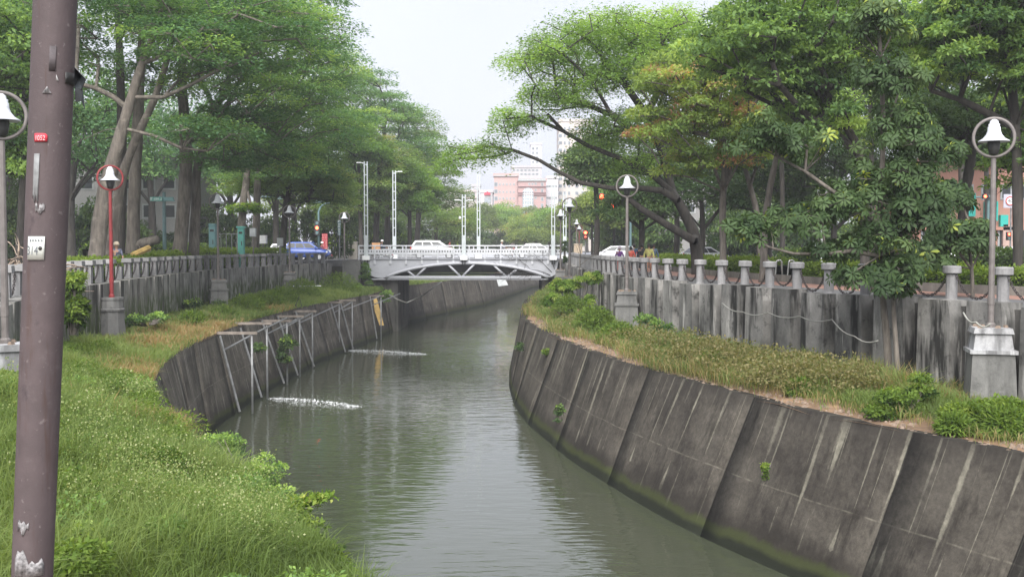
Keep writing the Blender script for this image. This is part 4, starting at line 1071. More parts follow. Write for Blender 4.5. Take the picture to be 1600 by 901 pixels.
for o in COL.objects:
    if o.name.startswith('motor_scooter'): o['group'] = SG

# ---------------------------------------------------------------- people
def skin_obj(name, nodes, edges, mat, parent, sub=1):
    me = bpy.data.meshes.new(name); me.from_pydata([q[:3] for q in nodes], edges, []); me.materials.append(mat)
    o = bpy.data.objects.new(name, me); COL.objects.link(o); o.parent = parent
    sk = o.modifiers.new('skin', 'SKIN'); sk.use_smooth_shade = True
    if not me.skin_vertices: return o
    for i, q in enumerate(nodes):
        me.skin_vertices[0].data[i].radius = (q[3], q[4] if len(q) > 4 else q[3]); me.skin_vertices[0].data[i].use_root = (i == 0)
    sb = o.modifiers.new('sub', 'SUBSURF'); sb.levels = sub; sb.render_levels = sub
    return o
def person(label, loc, rz, top, legs, pose='walk', hat=None, h=1.66, hold=None, sleeve=True):
    t = thing('person', label, 'person', loc, rz); k = h / 1.7
    t.scale = (k, k, k)
    sit = pose == 'ride'
    def s2(z): return z
    if sit:
        hip = (0, 0, .82); kn = [(.42, s * .16, .78) for s in (-1, 1)]; an = [(.40, s * .15, .38) for s in (-1, 1)]; ch = (.05, 0, 1.22); nk = (.08, 0, 1.42); hd = (.10, 0, 1.58)
        el = [(.22, s * .30, 1.10) for s in (-1, 1)]; wr = [(.45, s * .30, 1.05) for s in (-1, 1)]; toe = [(.55, s * .15, .33) for s in (-1, 1)]
    else:
        st = .16 if pose == 'walk' else .04
        hip = (0, 0, .90); kn = [(.05 + st * .6, -.10, .50), (.05 - st * .3, .10, .49)]; an = [(st, -.10, .09), (-st * 1.4, .10, .12)]; toe = [(st + .16, -.11, .04), (-st * 1.4 + .15, .11, .04)]
        ch = (.02, 0, 1.25); nk = (.02, 0, 1.43); hd = (.05, 0, 1.58)
        el = [(-.04 - st * .3, -.27, 1.10), (.03 + st * .3, .27, 1.10)]; wr = [(.02 - st * .3, -.29, .85), (.14 + st * .3, .28, .87)]
        if hold: el = [(.02, -.25, 1.10), (.02, .25, 1.10)]; wr = [(.22, -.14, 1.10), (.24, .10, 1.12)]
    sh = [(.0, s * .175, 1.38 if not sit else 1.38) for s in (-1, 1)]
    nodes = [(*hip, .125, .10), (*((hip[0] + ch[0]) / 2, 0, (hip[2] + ch[2]) / 2), .115, .09), (*ch, .14, .10), (*nk, .05, .05), (hd[0], 0, hd[2] - .04, .075, .085), (hd[0], 0, hd[2] + .06, .085, .09), (hd[0] - .01, 0, hd[2] + .12, .05, .055)]
    E = [(0, 1), (1, 2), (2, 3), (3, 4), (4, 5), (5, 6)]
    for i in (0, 1):
        b0 = len(nodes)
        nodes += [(*sh[i], .055), (*el[i], .04), (*wr[i], .027)]
        E += [(2, b0), (b0, b0 + 1), (b0 + 1, b0 + 2)]
        w = np.array(wr[i]); d = norm(np.array(wr[i]) - np.array(el[i])); sd = norm(np.cross(d, [0, 1.0, 0.2]))
        nodes.append((*(w + d * .06), .03, .018)); E.append((b0 + 2, b0 + 3))
        for f_, (o2, ln) in enumerate(((-.030, .075), (-.010, .088), (.010, .082), (.030, .065), (.05, .03))):
            b1 = len(nodes); r0_ = .009
            p1 = w + d * (.085 if f_ < 4 else .03) + sd * o2; p2 = p1 + d * ln * .6 + np.array([0, -.01 if i else .01, 0]); p3 = p2 + d * ln * .4 + np.array([0, -.02 if i else .02, -.0])
            nodes += [(*p1, r0_), (*p2, .008), (*p3, .007)]; E += [(b0 + 3, b1), (b1, b1 + 1), (b1 + 1, b1 + 2)]
    for i in (0, 1):
        b0 = len(nodes); hp = (hip[0], (-.09, .09)[i], hip[2] - .06)
        nodes += [(*hp, .085), (*kn[i], .06), (*an[i], .04), (*toe[i], .035)]; E += [(0, b0), (b0, b0 + 1), (b0 + 1, b0 + 2), (b0 + 2, b0 + 3)]
    skin_obj('body', nodes, E, M['skin'], t)
    # nose and ears
    MB().box((hd[0] + .095, 0, hd[2] + .01), (.03, .025, .04), 0, .5).build('nose', M['skin'], t)
    # clothes a little outside the body
    tn = [(*hip[:2], hip[2] + .02, .15, .12), (*((hip[0] + ch[0]) / 2, 0, (hip[2] + ch[2]) / 2), .145, .115), (*ch, .165, .12), (nk[0], 0, nk[2] - .03, .06, .06)]
    te = [(0, 1), (1, 2), (2, 3)]
    for i in (0, 1):
        b0 = len(tn); w2 = np.array(wr[i]) * .92 + np.array(el[i]) * .08 if sleeve else np.array(el[i])
        tn += [(*sh[i], .078), (*el[i], .058), (*w2, .045)]; te += [(2, b0), (b0, b0 + 1), (b0 + 1, b0 + 2)]
    skin_obj('jacket', tn, te, top, t)
    ln_ = [(*hip[:2], hip[2] - .01, .135, .11)]; le = []
    for i in (0, 1):
        b0 = len(ln_); hp = (hip[0], (-.09, .09)[i], hip[2] - .08); ln_ += [(*hp, .10), (*kn[i], .075), (*an[i], .055)]; le += [(0, b0), (b0, b0 + 1), (b0 + 1, b0 + 2)]
        MB().box(((an[i][0] + toe[i][0]) / 2 + .02, an[i][1], an[i][2] - .045), (.27, .10, .09), 0, .75).build('shoe', M['dark'], t)
    skin_obj('trousers', ln_, le, legs, t)
    if hat:
        MB().lathe([(.135, 0), (.14, .05), (.12, .13), (.06, .175), (0, .18)], 14, (hd[0] - .0, 0, hd[2] + .02)).build('helmet' if sit else 'cap', hat, t, smooth=True)
    else:
        MB().lathe([(.10, -.08), (.118, 0), (.112, .08), (.07, .13), (0, .145)], 14, (hd[0] - .035, 0, hd[2] + .03)).build('hair', M['hair'], t, smooth=True)
    return t
def cm(nm, c, v=.1): return mat_plain(nm, c, .8, v, 8)
yel, pur, redc, navy, blk, grn, deni, plaid, maroon = cm('yellow_jacket', (.50, .48, .16)), cm('purple_coat', (.13, .035, .20)), cm('coral_shirt', (.55, .10, .07)), cm('navy_coat', (.03, .06, .11)), cm('black_coat', (.015, .015, .02)), cm('orange_trousers', (.42, .2, .12)), cm('denim', (.08, .13, .2)), cm('checked_shirt', (.12, .13, .19), .5), cm('maroon_shirt', (.20, .03, .04))
def at(px, D, z=0.01): p = W(px, 390, D); return (p[0], p[1], z)
person('person in a yellow jacket walking towards the camera, looking down, right bank', at(1014, 63), R(-95), yel, grn, 'walk')
person('person in dark blue behind the one in the yellow jacket', at(1021, 67), R(-80), deni, blk, 'walk')
person('person in a black coat left of the yellow jacket', at(1003, 68), R(80), blk, blk, 'stand')
person('person in a navy coat beside the person in coral red', at(991, 70), R(100), navy, navy, 'stand')
person('person in a coral red shirt half hidden by the lamp pole', at(986, 68), R(90), redc, blk, 'stand', None, 1.5)
person('person in a purple coat and pale hat seen from behind', at(968, 66), R(85), pur, redc, 'stand', cm('pale_hat', (.5, .42, .5)), 1.48)
person('person in a checked shirt and cap behind the red lamp pole', at(182, 51), R(-70), plaid, navy, 'stand', cm('beige_cap', (.5, .42, .32)), 1.7, None, False)
x = (703 - 800) * 104 / FPX
person('person in a maroon shirt on the bridge ahead of the white minivan', (x, 103.6, .43), 0, maroon, blk, 'walk', None, 1.72)
def rider(px, D, lab, top, hel, box=False):
    x = (px - 800) * D / FPX; z = float(roadz(x))
    s_ = copy_tree(scoot, loc=(x, D, z), rz=0, label='scooter under the ' + ' '.join(lab.split()[:12])); s_['group'] = 'scooters ridden over the bridge'
    p = person(lab, (x - .25, D, z), 0, top, blk, 'ride', hel)
    if box:
        tag(MB().box((x - .68, D, z + 1.15), (.75, .55, .62), 0, .97).build('delivery_box', M['orange']), 'peach coloured delivery box on the back of the scooter between the left masts', 'box')
rider(600, 97, 'person with a white helmet riding in front of a peach delivery box', navy, M['white'], True)
rider(787, 101, 'person in a pale grey shirt riding over the right half of the bridge', cm('grey_shirt', (.35, .36, .42)), cm('tan_helmet', (.5, .5, .4)))
rider(506, 104, 'person with a white helmet riding beside the blue SUV', maroon, M['white'])

# ---------------------------------------------------------------- street furniture
def gx(px, D): return (px - 800) * D / FPX
def gz(py, D): return W(800, py, D)[2]
def signal_head(parent, loc, vertical, lit, n=3, s=.3, ax='x'):
    """housing with n lenses; index lit is the red one"""
    b = MB(); L = n * s * 1.15
    b.box((0, 0, 0), ((s * 1.15, .2, L) if vertical else (L, .2, s * 1.15))); h = b.build('housing', M['dark'], parent, loc=loc)
    for i in range(n):
        c = (i - (n - 1) / 2) * s * 1.15; q = (0, -.10, -c) if vertical else (c, -.10, 0)
        l = MB(); l.lathe([(0, 0.03), (s * .38, .0), (s * .42, -.01)], 14); l.v = [(a, -c3, b3) for a, b3, c3 in l.v]
        l.build('lens', M['redlamp'] if i == lit else M['postgreen'], h, loc=q)
        v = MB(); v.torus((0, -.06, 0), s * .44, .015, 14, 4); v.build('visor', M['dark'], h, loc=q)
t = thing('traffic_signal', 'red traffic light on a teal pole with curved arm, right of the blue SUV', 'traffic light', (gx(498.5, 111), 111, 0))
MB().path([(0, 0, 0), (0, 0, gz(330, 111)), (.25, 0, gz(322, 111)), (.8, 0, gz(317, 111)), (3.7, 0, gz(315.5, 111))], [.14, .11, .09, .08, .06], 8).build('arm_pole', M['postgreen'], t, smooth=True)
MB().box((-.35, 0, gz(314, 111)), (1.6, .35, .38)).build('lamp_head', M['postgreen'], t); MB().box((2.9, 0, gz(315, 111)), (1.5, .3, .14)).build('lamp_head', M['postgreen'], t)
signal_head(t, (-.12, -.25, gz(356, 111)), True, 1, 3, .42)
MB().path([(-.02, -.02, .3), (-.02, -.02, .9)], .17, 8).build('base_sleeve', M['yellowboard'], t)
t = thing('signal_arm', 'teal street light arm reaching right above the left lamps', 'street light', (gx(402, 105), 105, 0))
MB().path([(0, 0, 0), (0, 0, gz(312, 105)), (.4, 0, gz(307, 105)), (1.9, 0, gz(308, 105))], [.12, .09, .06, .05], 8).build('pole', M['postgreen'], t)
MB().box((2.6, 0, gz(309, 105)), (1.1, .4, .25), 0, .8).build('lamp_head', M['postgreen'], t)
def signboard(name, label, px, py, w, h, D, mat, cat, pole=True, pm=None, bars=None, th=.08, rz=0):
    t = thing(name, label, cat, (gx(px, D), D, 0), rz); k = D / FPX
    MB().box((0, -.05, gz(py, D)), (w * k, th, h * k)).build('board', mat, t)
    if pole: MB().path([(0, .03, 0), (0, .03, gz(py, D))], .05, 8).build('pole', pm or M['polepaint'], t)
    if bars:
        col, grid = bars; b = MB(); nx, nz = grid; rr = random.Random(px)
        for i in range(nx):
            for j in range(nz):
                cx = (-.5 + (i + .5) / nx) * w * k; cz = gz(py, D) + (-.5 + (j + .5) / nz) * h * k; gw = w * k / nx * .7; gh = h * k / nz * .62
                for m_ in range(4):
                    if rr.random() < .5: b.box((cx, -.05 - th / 2 - .006, cz + (m_ / 3 - .5) * gh), (gw, .006, gh * .12))
                    else: b.box((cx + (m_ / 3 - .5) * gw, -.05 - th / 2 - .006, cz), (gw * .14, .006, gh))
        b.build('lettering', col, t, kind='stuff')
    return t
whi = M['white']
signboard('notice_board', 'narrow dark red vertical board with pale characters beside the traffic light', 508, 377, 9, 24, 110, M['redsign'], 'sign', True, None, (cm('pale_red', (.5, .25, .25)), (2, 6)), rz=R(-8))
signboard('parking_sign', 'tall narrow teal sign column left of the bell lamp at the bridge', 530.5, 356, 4.5, 24, 96, M['postgreen'], 'sign', True, M['pipe'], (whi, (1, 6)))
signboard('street_name_sign', 'teal street name sign on a post under the left trees', 246, 311, 19, 6.5, 68, M['teal'], 'sign', False, None, (whi, (4, 1)))
t = thing('sign_post', 'dark teal post with lamp heads holding the street name sign', 'post', (gx(256, 68), 68.2, 0))
MB().path([(0, 0, 0), (0, 0, gz(300, 68))], [.14, .10], 8).build('pole', M['postgreen'], t); MB().box((.18, 0, gz(311, 68)), (.95, .3, .26), 0, .8).build('lamp_head', M['tealgrey'], t)
def totem(px, D, ytop, w, mat, label, capw=0):
    t = thing('utility_cabinet', label, 'cabinet', (gx(px, D), D, 0)); k = D / FPX; zt = gz(ytop, D)
    MB().box((0, 0, zt / 2), (w * k, .42, zt)).build('body', mat, t); MB().box((0, 0, zt + .05), ((w + capw) * k, .5, .12)).build('top_cap', mat, t)
    MB().box((0, -.215, zt * .55), (w * k * .75, .02, zt * .7)).build('door', mat, t); MB().box((w * k * .15, -.235, zt * .62), (.05, .03, .3)).build('handle', M['dark'], t)
    MB().box((0, -.23, zt * .88), (w * k * .6, .02, .14)).build('vent', M['dark'], t)
totem(333, 74, 352, 10, M['tealgrey'], 'grey teal upright cabinet behind the left fence, beside a bell lamp')
totem(377.5, 77, 356, 9, M['teal'], 'bright teal upright cabinet with overhanging cap in front of the broken trunk', 4)
t = thing('railing', 'thin grey railing between the two teal cabinets', 'railing', (gx(354, 75.5), 75.5, 0))
MB().box((0, 0, gz(365, 75)), (1.6, .05, .05)).build('top_rail', M['pipe'], t)
for k in range(5): MB().box((-.75 + k * .375, 0, gz(365, 75) / 2), (.045, .045, gz(365, 75))).build('baluster', M['pipe'], t)
signboard('meter_box', 'grey metal box on a post beside the broken trunk', 396, 363, 9, 13, 78, M['greybox'], 'box', th=.3)
signboard('roadside_cabinet', 'white rounded box above the bushes left of the blue SUV', 411.5, 374, 11, 13, 92, M['white'], 'box', th=.6)
t = thing('control_box', 'small grey control box on a grey post beside the second left lamp pedestal', 'box', (gx(438, 84), 84, -.4))
MB().path([(0, 0, 0), (0, 0, gz(385, 84) + .4)], .09, 8).build('post', M['pipe'], t); MB().box((0, 0, gz(378, 84) + .4), (.42, .3, .62)).build('box', M['greybox'], t); MB().box((0, 0, -1.1), (.95, .9, 2.2), 0, .9).build('pedestal', M['ped'], t)
t = thing('gate_pillar', 'beige stone pillar at the left end of the bridge behind a small conifer', 'pillar', (gx(552, 98), 98, 0))
MB().box((0, 0, .95), (.72, .7, 1.9)).build('shaft', cm('beige_stone', (.36, .33, .28)), t); MB().box((0, 0, 1.93), (.8, .78, .1)).build('capstone', cm('beige_cap_stone', (.4, .37, .32)), t)
t = thing('gate_pillar', 'peach stone pillar at the right end of the bridge', 'pillar', (gx(903, 97), 97, 0))
MB().box((0, 0, .85), (.72, .7, 1.75)).build('shaft', cm('peach_stone', (.48, .38, .28)), t); MB().box((0, 0, 1.76), (.78, .76, .09)).build('capstone', cm('peach_cap_stone', (.5, .42, .33)), t)
t = thing('pedestrian_signal', 'red pedestrian signal on a thin post right of the bridge', 'traffic light', (gx(914.5, 96), 96, 0))
MB().path([(0, 0, 0), (0, 0, gz(374, 96))], .05, 8).build('pole', M['pipe'], t); signal_head(t, (0, -.12, gz(367, 96)), True, 0, 2, .34)
MB().lathe([(0, -.02), (.12, 0), (0, .02)], 10, (0, -.25, gz(370, 96))).build('lens', M['redlamp'], t)
t = thing('traffic_signal', 'upper of the two red lights hanging from an arm among the right tree leaves', 'traffic light', (gx(1000, 108), 108, 0))
MB().path([(0, 0, 0), (0, 0, gz(305, 108)), (-4.2, 0, gz(304, 108))], [.13, .1, .07], 8).build('arm_pole', M['postgreen'], t); signal_head(t, (gx(951, 108) - gx(1000, 108), -.2, gz(307.5, 108)), False, 0, 3, .62)
t = thing('traffic_signal', 'lower and brighter of the two red lights among the right tree leaves', 'traffic light', (gx(985, 104), 104, 0))
MB().path([(0, 0, 0), (0, 0, gz(320, 104)), (-2.2, 0, gz(320, 104))], [.13, .1, .07], 8).build('arm_pole', M['postgreen'], t); signal_head(t, (gx(968, 104) - gx(985, 104), -.2, gz(322, 104)), False, 0, 3, .66)
t = thing('traffic_signal', 'red traffic light with dark housing just left of the nearest right lamp pole', 'traffic light', (gx(1552, 78), 79, 0))
MB().path([(0, 0, 0), (0, 0, gz(308, 79)), (-.9, 0, gz(308, 79))], [.12, .1, .07], 8).build('arm_pole', M['postgreen'], t); signal_head(t, (gx(1539, 79) - gx(1552, 78), -.15, gz(307, 79)), False, 0, 2, .30)
t = thing('pedestrian_signal', 'small red pedestrian signal below the speed limit sign at the right edge', 'traffic light', (gx(1578, 78), 78, 0))
MB().path([(0, 0, 0), (0, 0, gz(318, 78))], .06, 8).build('pole', M['pipe'], t); signal_head(t, (-.2, -.12, gz(369, 78)), True, 0, 2, .25)
for k in range(4): MB().path([(0, 0, .3 + k * .28), (0, 0, .44 + k * .28)], .085, 8).build('stripe', M['yellowboard'] if k % 2 else M['dark'], t)
t = thing('speed_limit_sign', 'round white speed limit sign with red rim reading 40 on a pale board', 'sign', (gx(1576, 74), 74, gz(314, 74)))
MB().box((0, 0, 0), (.86, .05, .92)).build('board', cm('lilac_board', (.42, .42, .50)), t)
l = MB(); l.lathe([(0, .0), (.33, 0), (.33, .02), (0, .02)], 24); l.v = [(a, -c3 - .03, b3) for a, b3, c3 in l.v]; l.build('disc', M['white'], t)
MB().torus((0, -.06, 0), .28, .035, 28, 6).build('rim', M['taillamp'], t)
def text_obj(txt, size, mat, name, parent, loc, rot=(R(90), 0, 0), squash=1.0):
    cu = bpy.data.curves.new('t', 'FONT'); cu.body = txt; cu.size = size; cu.align_x = 'CENTER'; cu.align_y = 'CENTER'; cu.extrude = 0.004
    ob = bpy.data.objects.new('t', cu); COL.objects.link(ob); bpy.context.view_layer.update()
    me = bpy.data.meshes.new_from_object(ob); bpy.data.objects.remove(ob); me.materials.clear(); me.materials.append(mat)
    o = bpy.data.objects.new(name, me); COL.objects.link(o); o.parent = parent; o.location = loc; o.rotation_euler = rot; o.scale = (squash, 1, 1); return o
text_obj('40', .34, M['dark'], 'lettering', t, (0, -.06, 0))
MB().path([(.38, .05, -.4), (.38, .05, -gz(314, 74))], .06, 8).build('pole', M['pipe'], t)
# cycle hoops
t = thing('bicycle_hoops', 'wavy stainless steel bicycle stand in the gap of the right hedge', 'bicycle stand', (gx(1218, 49), 49, 0.0))
pts = []; kx = 49 / FPX
for i in range(61):
    a = i / 60 * 5; ph = a % 1; k = int(a); x = (-20 + 9.6 * a) * kx
    z = (0.5 - 0.5 * math.cos(math.pi * min(1, a - 0 if a < 1 else 1))) if False else (1 - abs(math.cos(math.pi * a)) ** 6) if False else 0.5 + 0.5 * math.tanh(4 * math.cos(math.pi * a)) / math.tanh(4)
    pts.append((x, 0, .08 + .84 * z))
MB().path(pts, .045, 8).build('tube', M['stainless'], t, smooth=True)
# support prop with forked head
t = thing('tree_prop', 'pale pole with forked top propping a branch above the right hedge', 'tree prop', (gx(1284, 46), 46, 0))
zt = gz(318, 46); MB().path([(0, 0, 0), (0, 0, zt)], .055, 8).build('pole', M['white'], t)
for s in (-1, 1): MB().path([(0, 0, zt - .05), (s * .2, 0, gz(297, 46))], .045, 6).build('fork', M['white'], t)
t = thing('traffic_cone', 'small orange traffic cone right of the yellow beam under the trees', 'cone', (gx(261, 66), 66, 0))
MB().lathe([(.2, 0), (.2, .04), (.15, .05), (.03, .72), (0, .72)], 14).build('cone', M['cone'], t); MB().box((0, 0, .02), (.45, .45, .04)).build('base', M['cone'], t)
t = thing('cut_beam', 'yellow timber beam lying askew behind the left fence', 'beam', (gx(221, 56), 56, 0.4))
MB().path([W(207, 399, 56) - np.array(t.location), W(233, 387, 57) - np.array(t.location)], .16, 6).build('timber', M['yellowboard'], t)
# white lattice statue-like lamps and street clutter: litter-free
# ---------------------------------------------------------------- buildings
def building(name, label, x0, x1, D, ytop, depth, wall, wins, winmat, trims=(), rz=0.0, roofbits=()):
    """facade at distance D between pixel columns, windows as parts; wins = (px, py, w, h) in photograph pixels"""
    X0, X1 = gx(x0, D), gx(x1, D); zt = gz(ytop, D); t = thing(name, label, 'building', ((X0 + X1) / 2, D, 0), rz); cx = (X0 + X1) / 2; k = D / FPX
    MB().box((0, depth / 2, zt / 2), (X1 - X0, depth, zt)).build('wall', wall, t)
    MB().box((0, depth / 2, zt + .4), (X1 - X0 + .5, depth + .5, .8)).build('parapet', wall, t)
    src = {}
    for px, py, w, h in wins:
        loc = (gx(px, D) - cx, 0, gz(py, D))
        if (w, h) not in src:
            f = MB(); f.box((0, .1, 0), (w * k + .35, .3, h * k + .35))
            o = f.build('window', M['greybox'], t, loc=loc); MB().box((0, -.02, 0), (w * k, .16, h * k)).build('pane', winmat, o); src[(w, h)] = o
        else:
            o = src[(w, h)].copy(); COL.objects.link(o); o.location = loc
            for ch in src[(w, h)].children: c = ch.copy(); COL.objects.link(c); c.parent = o
    for px, py, w, h, mt, nm in trims:
        MB().box((gx(px, D) - cx, -.15, gz(py, D)), (w * k, .5, h * k)).build(nm, mt, t)
    return t
pink = mat_plain('pink_tile', (.43, .30, .29), .8, .05, .3); pink2 = mat_plain('rose_tile', (.38, .25, .245), .8, .05, .3); beige = mat_plain('beige_tile', (.46, .42, .39), .8, .05, .3)
cream = mat_plain('pale_tile', (.52, .51, .54), .8, .05, .3); gl = mat_plain('far_glass', (.16, .18, .21), .3, .2, .3); palegl = mat_plain('pale_glass', (.33, .38, .42), .3, .15, .5); trim = mat_plain('dark_trim', (.24, .14, .15), .8, .1, 1)
D1 = 330
building('pink_building', 'pink windowless side of the six storey building, left of the arched facade', 772, 809, D1, 275, 25, pink, [(775, y, 4, 5) for y in (288, 299, 310)] + [(781 + 5.5 * i, y, 1.3, 1.8) for i in range(5) for y in (288, 300, 310, 321)], gl, [(790, 275, 37, 1.2, M['greybox'], 'cornice')])
b_ = building('arched_building', 'rose building with a tall arched window behind the bridge', 809.5, 853, D1 - 2, 283, 22, pink2, [(837, y, 1.8, 2.2) for y in (287, 297, 309, 323)] + [(847, y, 2.4, 4.5) for y in (288, 298, 311, 321)] + [(x, 287.5, 1.5, 2) for x in (827, 832)], gl,
              [(831, 291.5, 44, 1, trim, 'string_course'), (831, 301, 44, .8, trim, 'string_course'), (831, 304.5, 44, .8, trim, 'string_course'), (831, 281, 43, 3.5, M['greybox'], 'cornice')])
k = (D1 - 2) / FPX; aw = MB(); cxx = gx(825, D1 - 2) - b_.location.x; prof = [(-8.5, 336)] + [(-8.5 * math.cos(a), 302 - 8.5 * math.sin(a)) for a in np.linspace(0, math.pi, 13)] + [(8.5, 336)]
aw.prism([(cxx + x * k, gz(y, D1 - 2)) for x, y in prof], -.35, -.05); aw_o = aw.build('arched_window', palegl, b_)
for i in range(4): MB().box((cxx + (-5.1 + 3.4 * i) * k, -.42, gz(315, D1 - 2)), (.12, .12, 40 * k)).build('mullion', M['white'], aw_o)
for i in range(7): MB().box((cxx, -.44, gz(298 + 5.5 * i, D1 - 2)), (16 * k, .12, .12)).build('mullion', M['white'], aw_o)
building('apartment_tower', 'tall beige apartment tower behind the long overhanging branch', 873, 925, 360, 190, 18, beige, [(x, y, w, 4) for x, w in ((875, 5), (882, 2), (889, 2.2), (901, 4), (912, 6), (921, 3)) for y in np.arange(201, 345, 11.2)], gl)
building('white_block', 'pale blank wing between the arched building and the tower', 853.5, 872, 350, 279, 14, cream, [(855 + 3.4 * i, y, 2.2, 1.6) for i in range(5) for y in (291, 309)], gl)
building('grey_apartments', 'grey stepped apartment block behind the roof of the pink building', 799, 846, 420, 262, 14, mat_plain('grey_tile', (.42, .40, .42), .8, .05, .3), [(803 + 6 * i, y, 3, 2) for i in range(7) for y in (266, 272)], gl)
building('hazy_tower', 'faint pale tower seen through leaves above the pink building', 829, 846, 520, 226, 12, cream, [(833 + 6 * i, y, 2.5, 3) for i in range(2) for y in range(232, 262, 7)], gl)
lb = building('low_building', 'long low pale building left of the block with the red emblem', 690, 746, 380, 300, 16, mat_plain('faded_wall', (.45, .40, .40), .8, .06, .3), [(700 + 8 * i, y, 4, 2.4) for i in range(6) for y in (305, 312)], gl, [(718, 310, 56, .8, trim, 'string_course')])
rb = building('sign_block', 'pale block carrying a red rounded emblem beside the pink building', 751, 770, 340, 301, 12, cream, [(762, 313, 9, 8)], palegl)
kk = 340 / FPX; em = MB()
for dx, r_ in ((-3.0, 3.1), (0, 4.0), (3.0, 3.1)):
    em.prism([((761.5 + dx - 760.5) * kk + r_ * kk * math.cos(a) * .62, gz(304.5, 340) + r_ * kk * 1.35 * math.sin(a)) for a in np.linspace(0, math.pi, 9)], -.5 - .03 * r_, -.2)
em.build('emblem', cm('emblem_red', (.65, .06, .10)), rb)
building('roof_stack', 'small grey tower block rising left of the lattice mast', 738, 750, 400, 291, 8, mat_plain('stack', (.42, .41, .43), .8, .06, .3), [(741 + 3 * i, 297, 1.6, 4) for i in range(3)], gl)
rt = mat_plain('terracotta', (.42, .22, .17), .8, .08, .5); tealb = mat_plain('teal_awning', (.03, .42, .36), .6, .06, .5)
building('shop_house', 'terracotta shop building with teal awnings behind the right trees', 1430, 1640, 96, 262, 12, rt, [(1450 + 30 * i, 375, 18, 30) for i in range(7)] + [(1450 + 30 * i, 300, 12, 18) for i in range(7)], M['glass'],
         [(1470, 341, 22, 22, tealb, 'awning'), (1512, 320, 16, 36, tealb, 'awning'), (1545, 330, 20, 30, tealb, 'awning'), (1565, 345, 12, 18, tealb, 'awning'), (1535, 357, 200, 5, rt, 'string_course'), (1571, 375, 15, 48, mat_plain('pink_stone', (.45, .32, .28), .8, .1, 2), 'pilaster')])
building('street_block', 'dim grey building glimpsed behind the trunks at the left edge', -180, 300, 118, 250, 10, cm('dim_wall', (.25, .25, .25)), [(-150 + 32 * i, y, 16, 18) for i in range(14) for y in (285, 330)], M['glass'])
building('street_block', 'dim building glimpsed behind the dark trunks right of the people', 985, 1190, 135, 300, 12, cm('dim_wall2', (.20, .20, .2)), [(1000 + 26 * i, y, 12, 12) for i in range(7) for y in (325, 350)], M['glass'])

# ---------------------------------------------------------------- vegetation
def leaf_cloud(centers, radii, n, kind, L, rs, tint_c=None, flat=0.22, density_pow=0.5):
    """leaves spread in clumps; returns verts, quads, tint"""
    K = len(centers); idx = rs.randint(0, K, n); c = centers[idx]; r = radii[idx][:, None]
    d = norm(rs.randn(n, 3))
    if kind == 'tier':
        a = rs.rand(n) * 6.283; q = np.sqrt(rs.rand(n)) ; off = np.stack([np.cos(a) * q, np.sin(a) * q, rs.randn(n) * flat * .35 - flat * .8 * q ** 2], 1)
        off += 0.06 * rs.randn(n, 3)
        p = c + off * r; ax = norm(np.stack([np.cos(a), np.sin(a), rs.randn(n) * .25], 1) + rs.randn(n, 3) * .5 * np.array([1, 1, .4])); nm = norm(np.array([0, 0, 1.0]) + rs.randn(n, 3) * .38)
    elif kind == 'dome':
        d[:, 2] = np.abs(d[:, 2]) * .9 - .25; q = rs.rand(n, 1) ** .35; off = d * q * np.array([1, 1, .72]); p = c + off * r
        ax = norm(d + rs.randn(n, 3) * .7 + np.array([0, 0, -.25])); nm = norm(d + np.array([0, 0, .7]) + rs.randn(n, 3) * .5)
    else:
        q = rs.rand(n, 1) ** .4; p = c + d * q * r * np.array([1, 1, .8]); ax = norm(rs.randn(n, 3)); nm = norm(d + rs.randn(n, 3) * .6 + np.array([0, 0, .5]))
    Ls = L * (0.6 + .7 * rs.rand(n)); v, f = leaves(p, ax, nm, Ls, Ls * .24)
    tc = (rs.rand(K) * .5 + .2) if tint_c is None else tint_c
    tn = np.clip(tc[idx] + rs.randn(n) * .14, 0, 1)
    return v, f, tn
def whorls(centers, dirs, rs, L, nl=7, tint=None):
    """palmate rosettes: nl long leaves radiating and drooping from each node"""
    K = len(centers); B = []; A = []; Nn = []; LL = []; T = []
    for k in range(K):
        up = norm(dirs[k]); s = norm(np.cross(up, [0.3, 0.2, 1.0])); w = np.cross(up, s); ph = rs.rand() * 6.28
        tt = tint[k] if tint is not None else np.clip(.35 + .25 * rs.randn(), 0, .9)
        for j in range(nl):
            a = ph + 6.283 * j / nl; r = s * math.cos(a) + w * math.sin(a)
            ax = norm(r + up * .25 + np.array([0, 0, -.35])); B.append(centers[k] + r * .03); A.append(ax); Nn.append(norm(up + r * -.1 + np.array([0, 0, .2]))); LL.append(L * (.75 + .4 * rs.rand())); T.append(tt + .05 * rs.randn())
    B, A, Nn, LL = map(np.array, (B, A, Nn, LL)); side = norm(np.cross(A, Nn)); nn = norm(np.cross(side, A)); l = LL[:, None]
    p0 = B; p1 = B + A * l * .35 + nn * l * .04; p2 = B + A * l * .72 - nn * l * .05; p3 = B + A * l - nn * l * .22; w1 = side * l * .13; w2 = side * l * .17
    v = np.stack([p0, p1 + w1, p1 - w1, p2 + w2, p2 - w2, p3], 1).reshape(-1, 3); o = (np.arange(len(B)) * 6)[:, None]
    q = np.concatenate([o + np.array([[0, 1, 2, 2]]), o + np.array([[1, 3, 4, 2]]), o + np.array([[3, 5, 4, 4]])], 0)
    # degenerate quads split to triangles
    tri = np.concatenate([o + np.array([[0, 1, 2]]), o + np.array([[1, 3, 4]]), o + np.array([[1, 4, 2]]), o + np.array([[3, 5, 4]])], 0)
    return v, tri, np.tile(np.clip(np.array(T), 0, 1), 4)

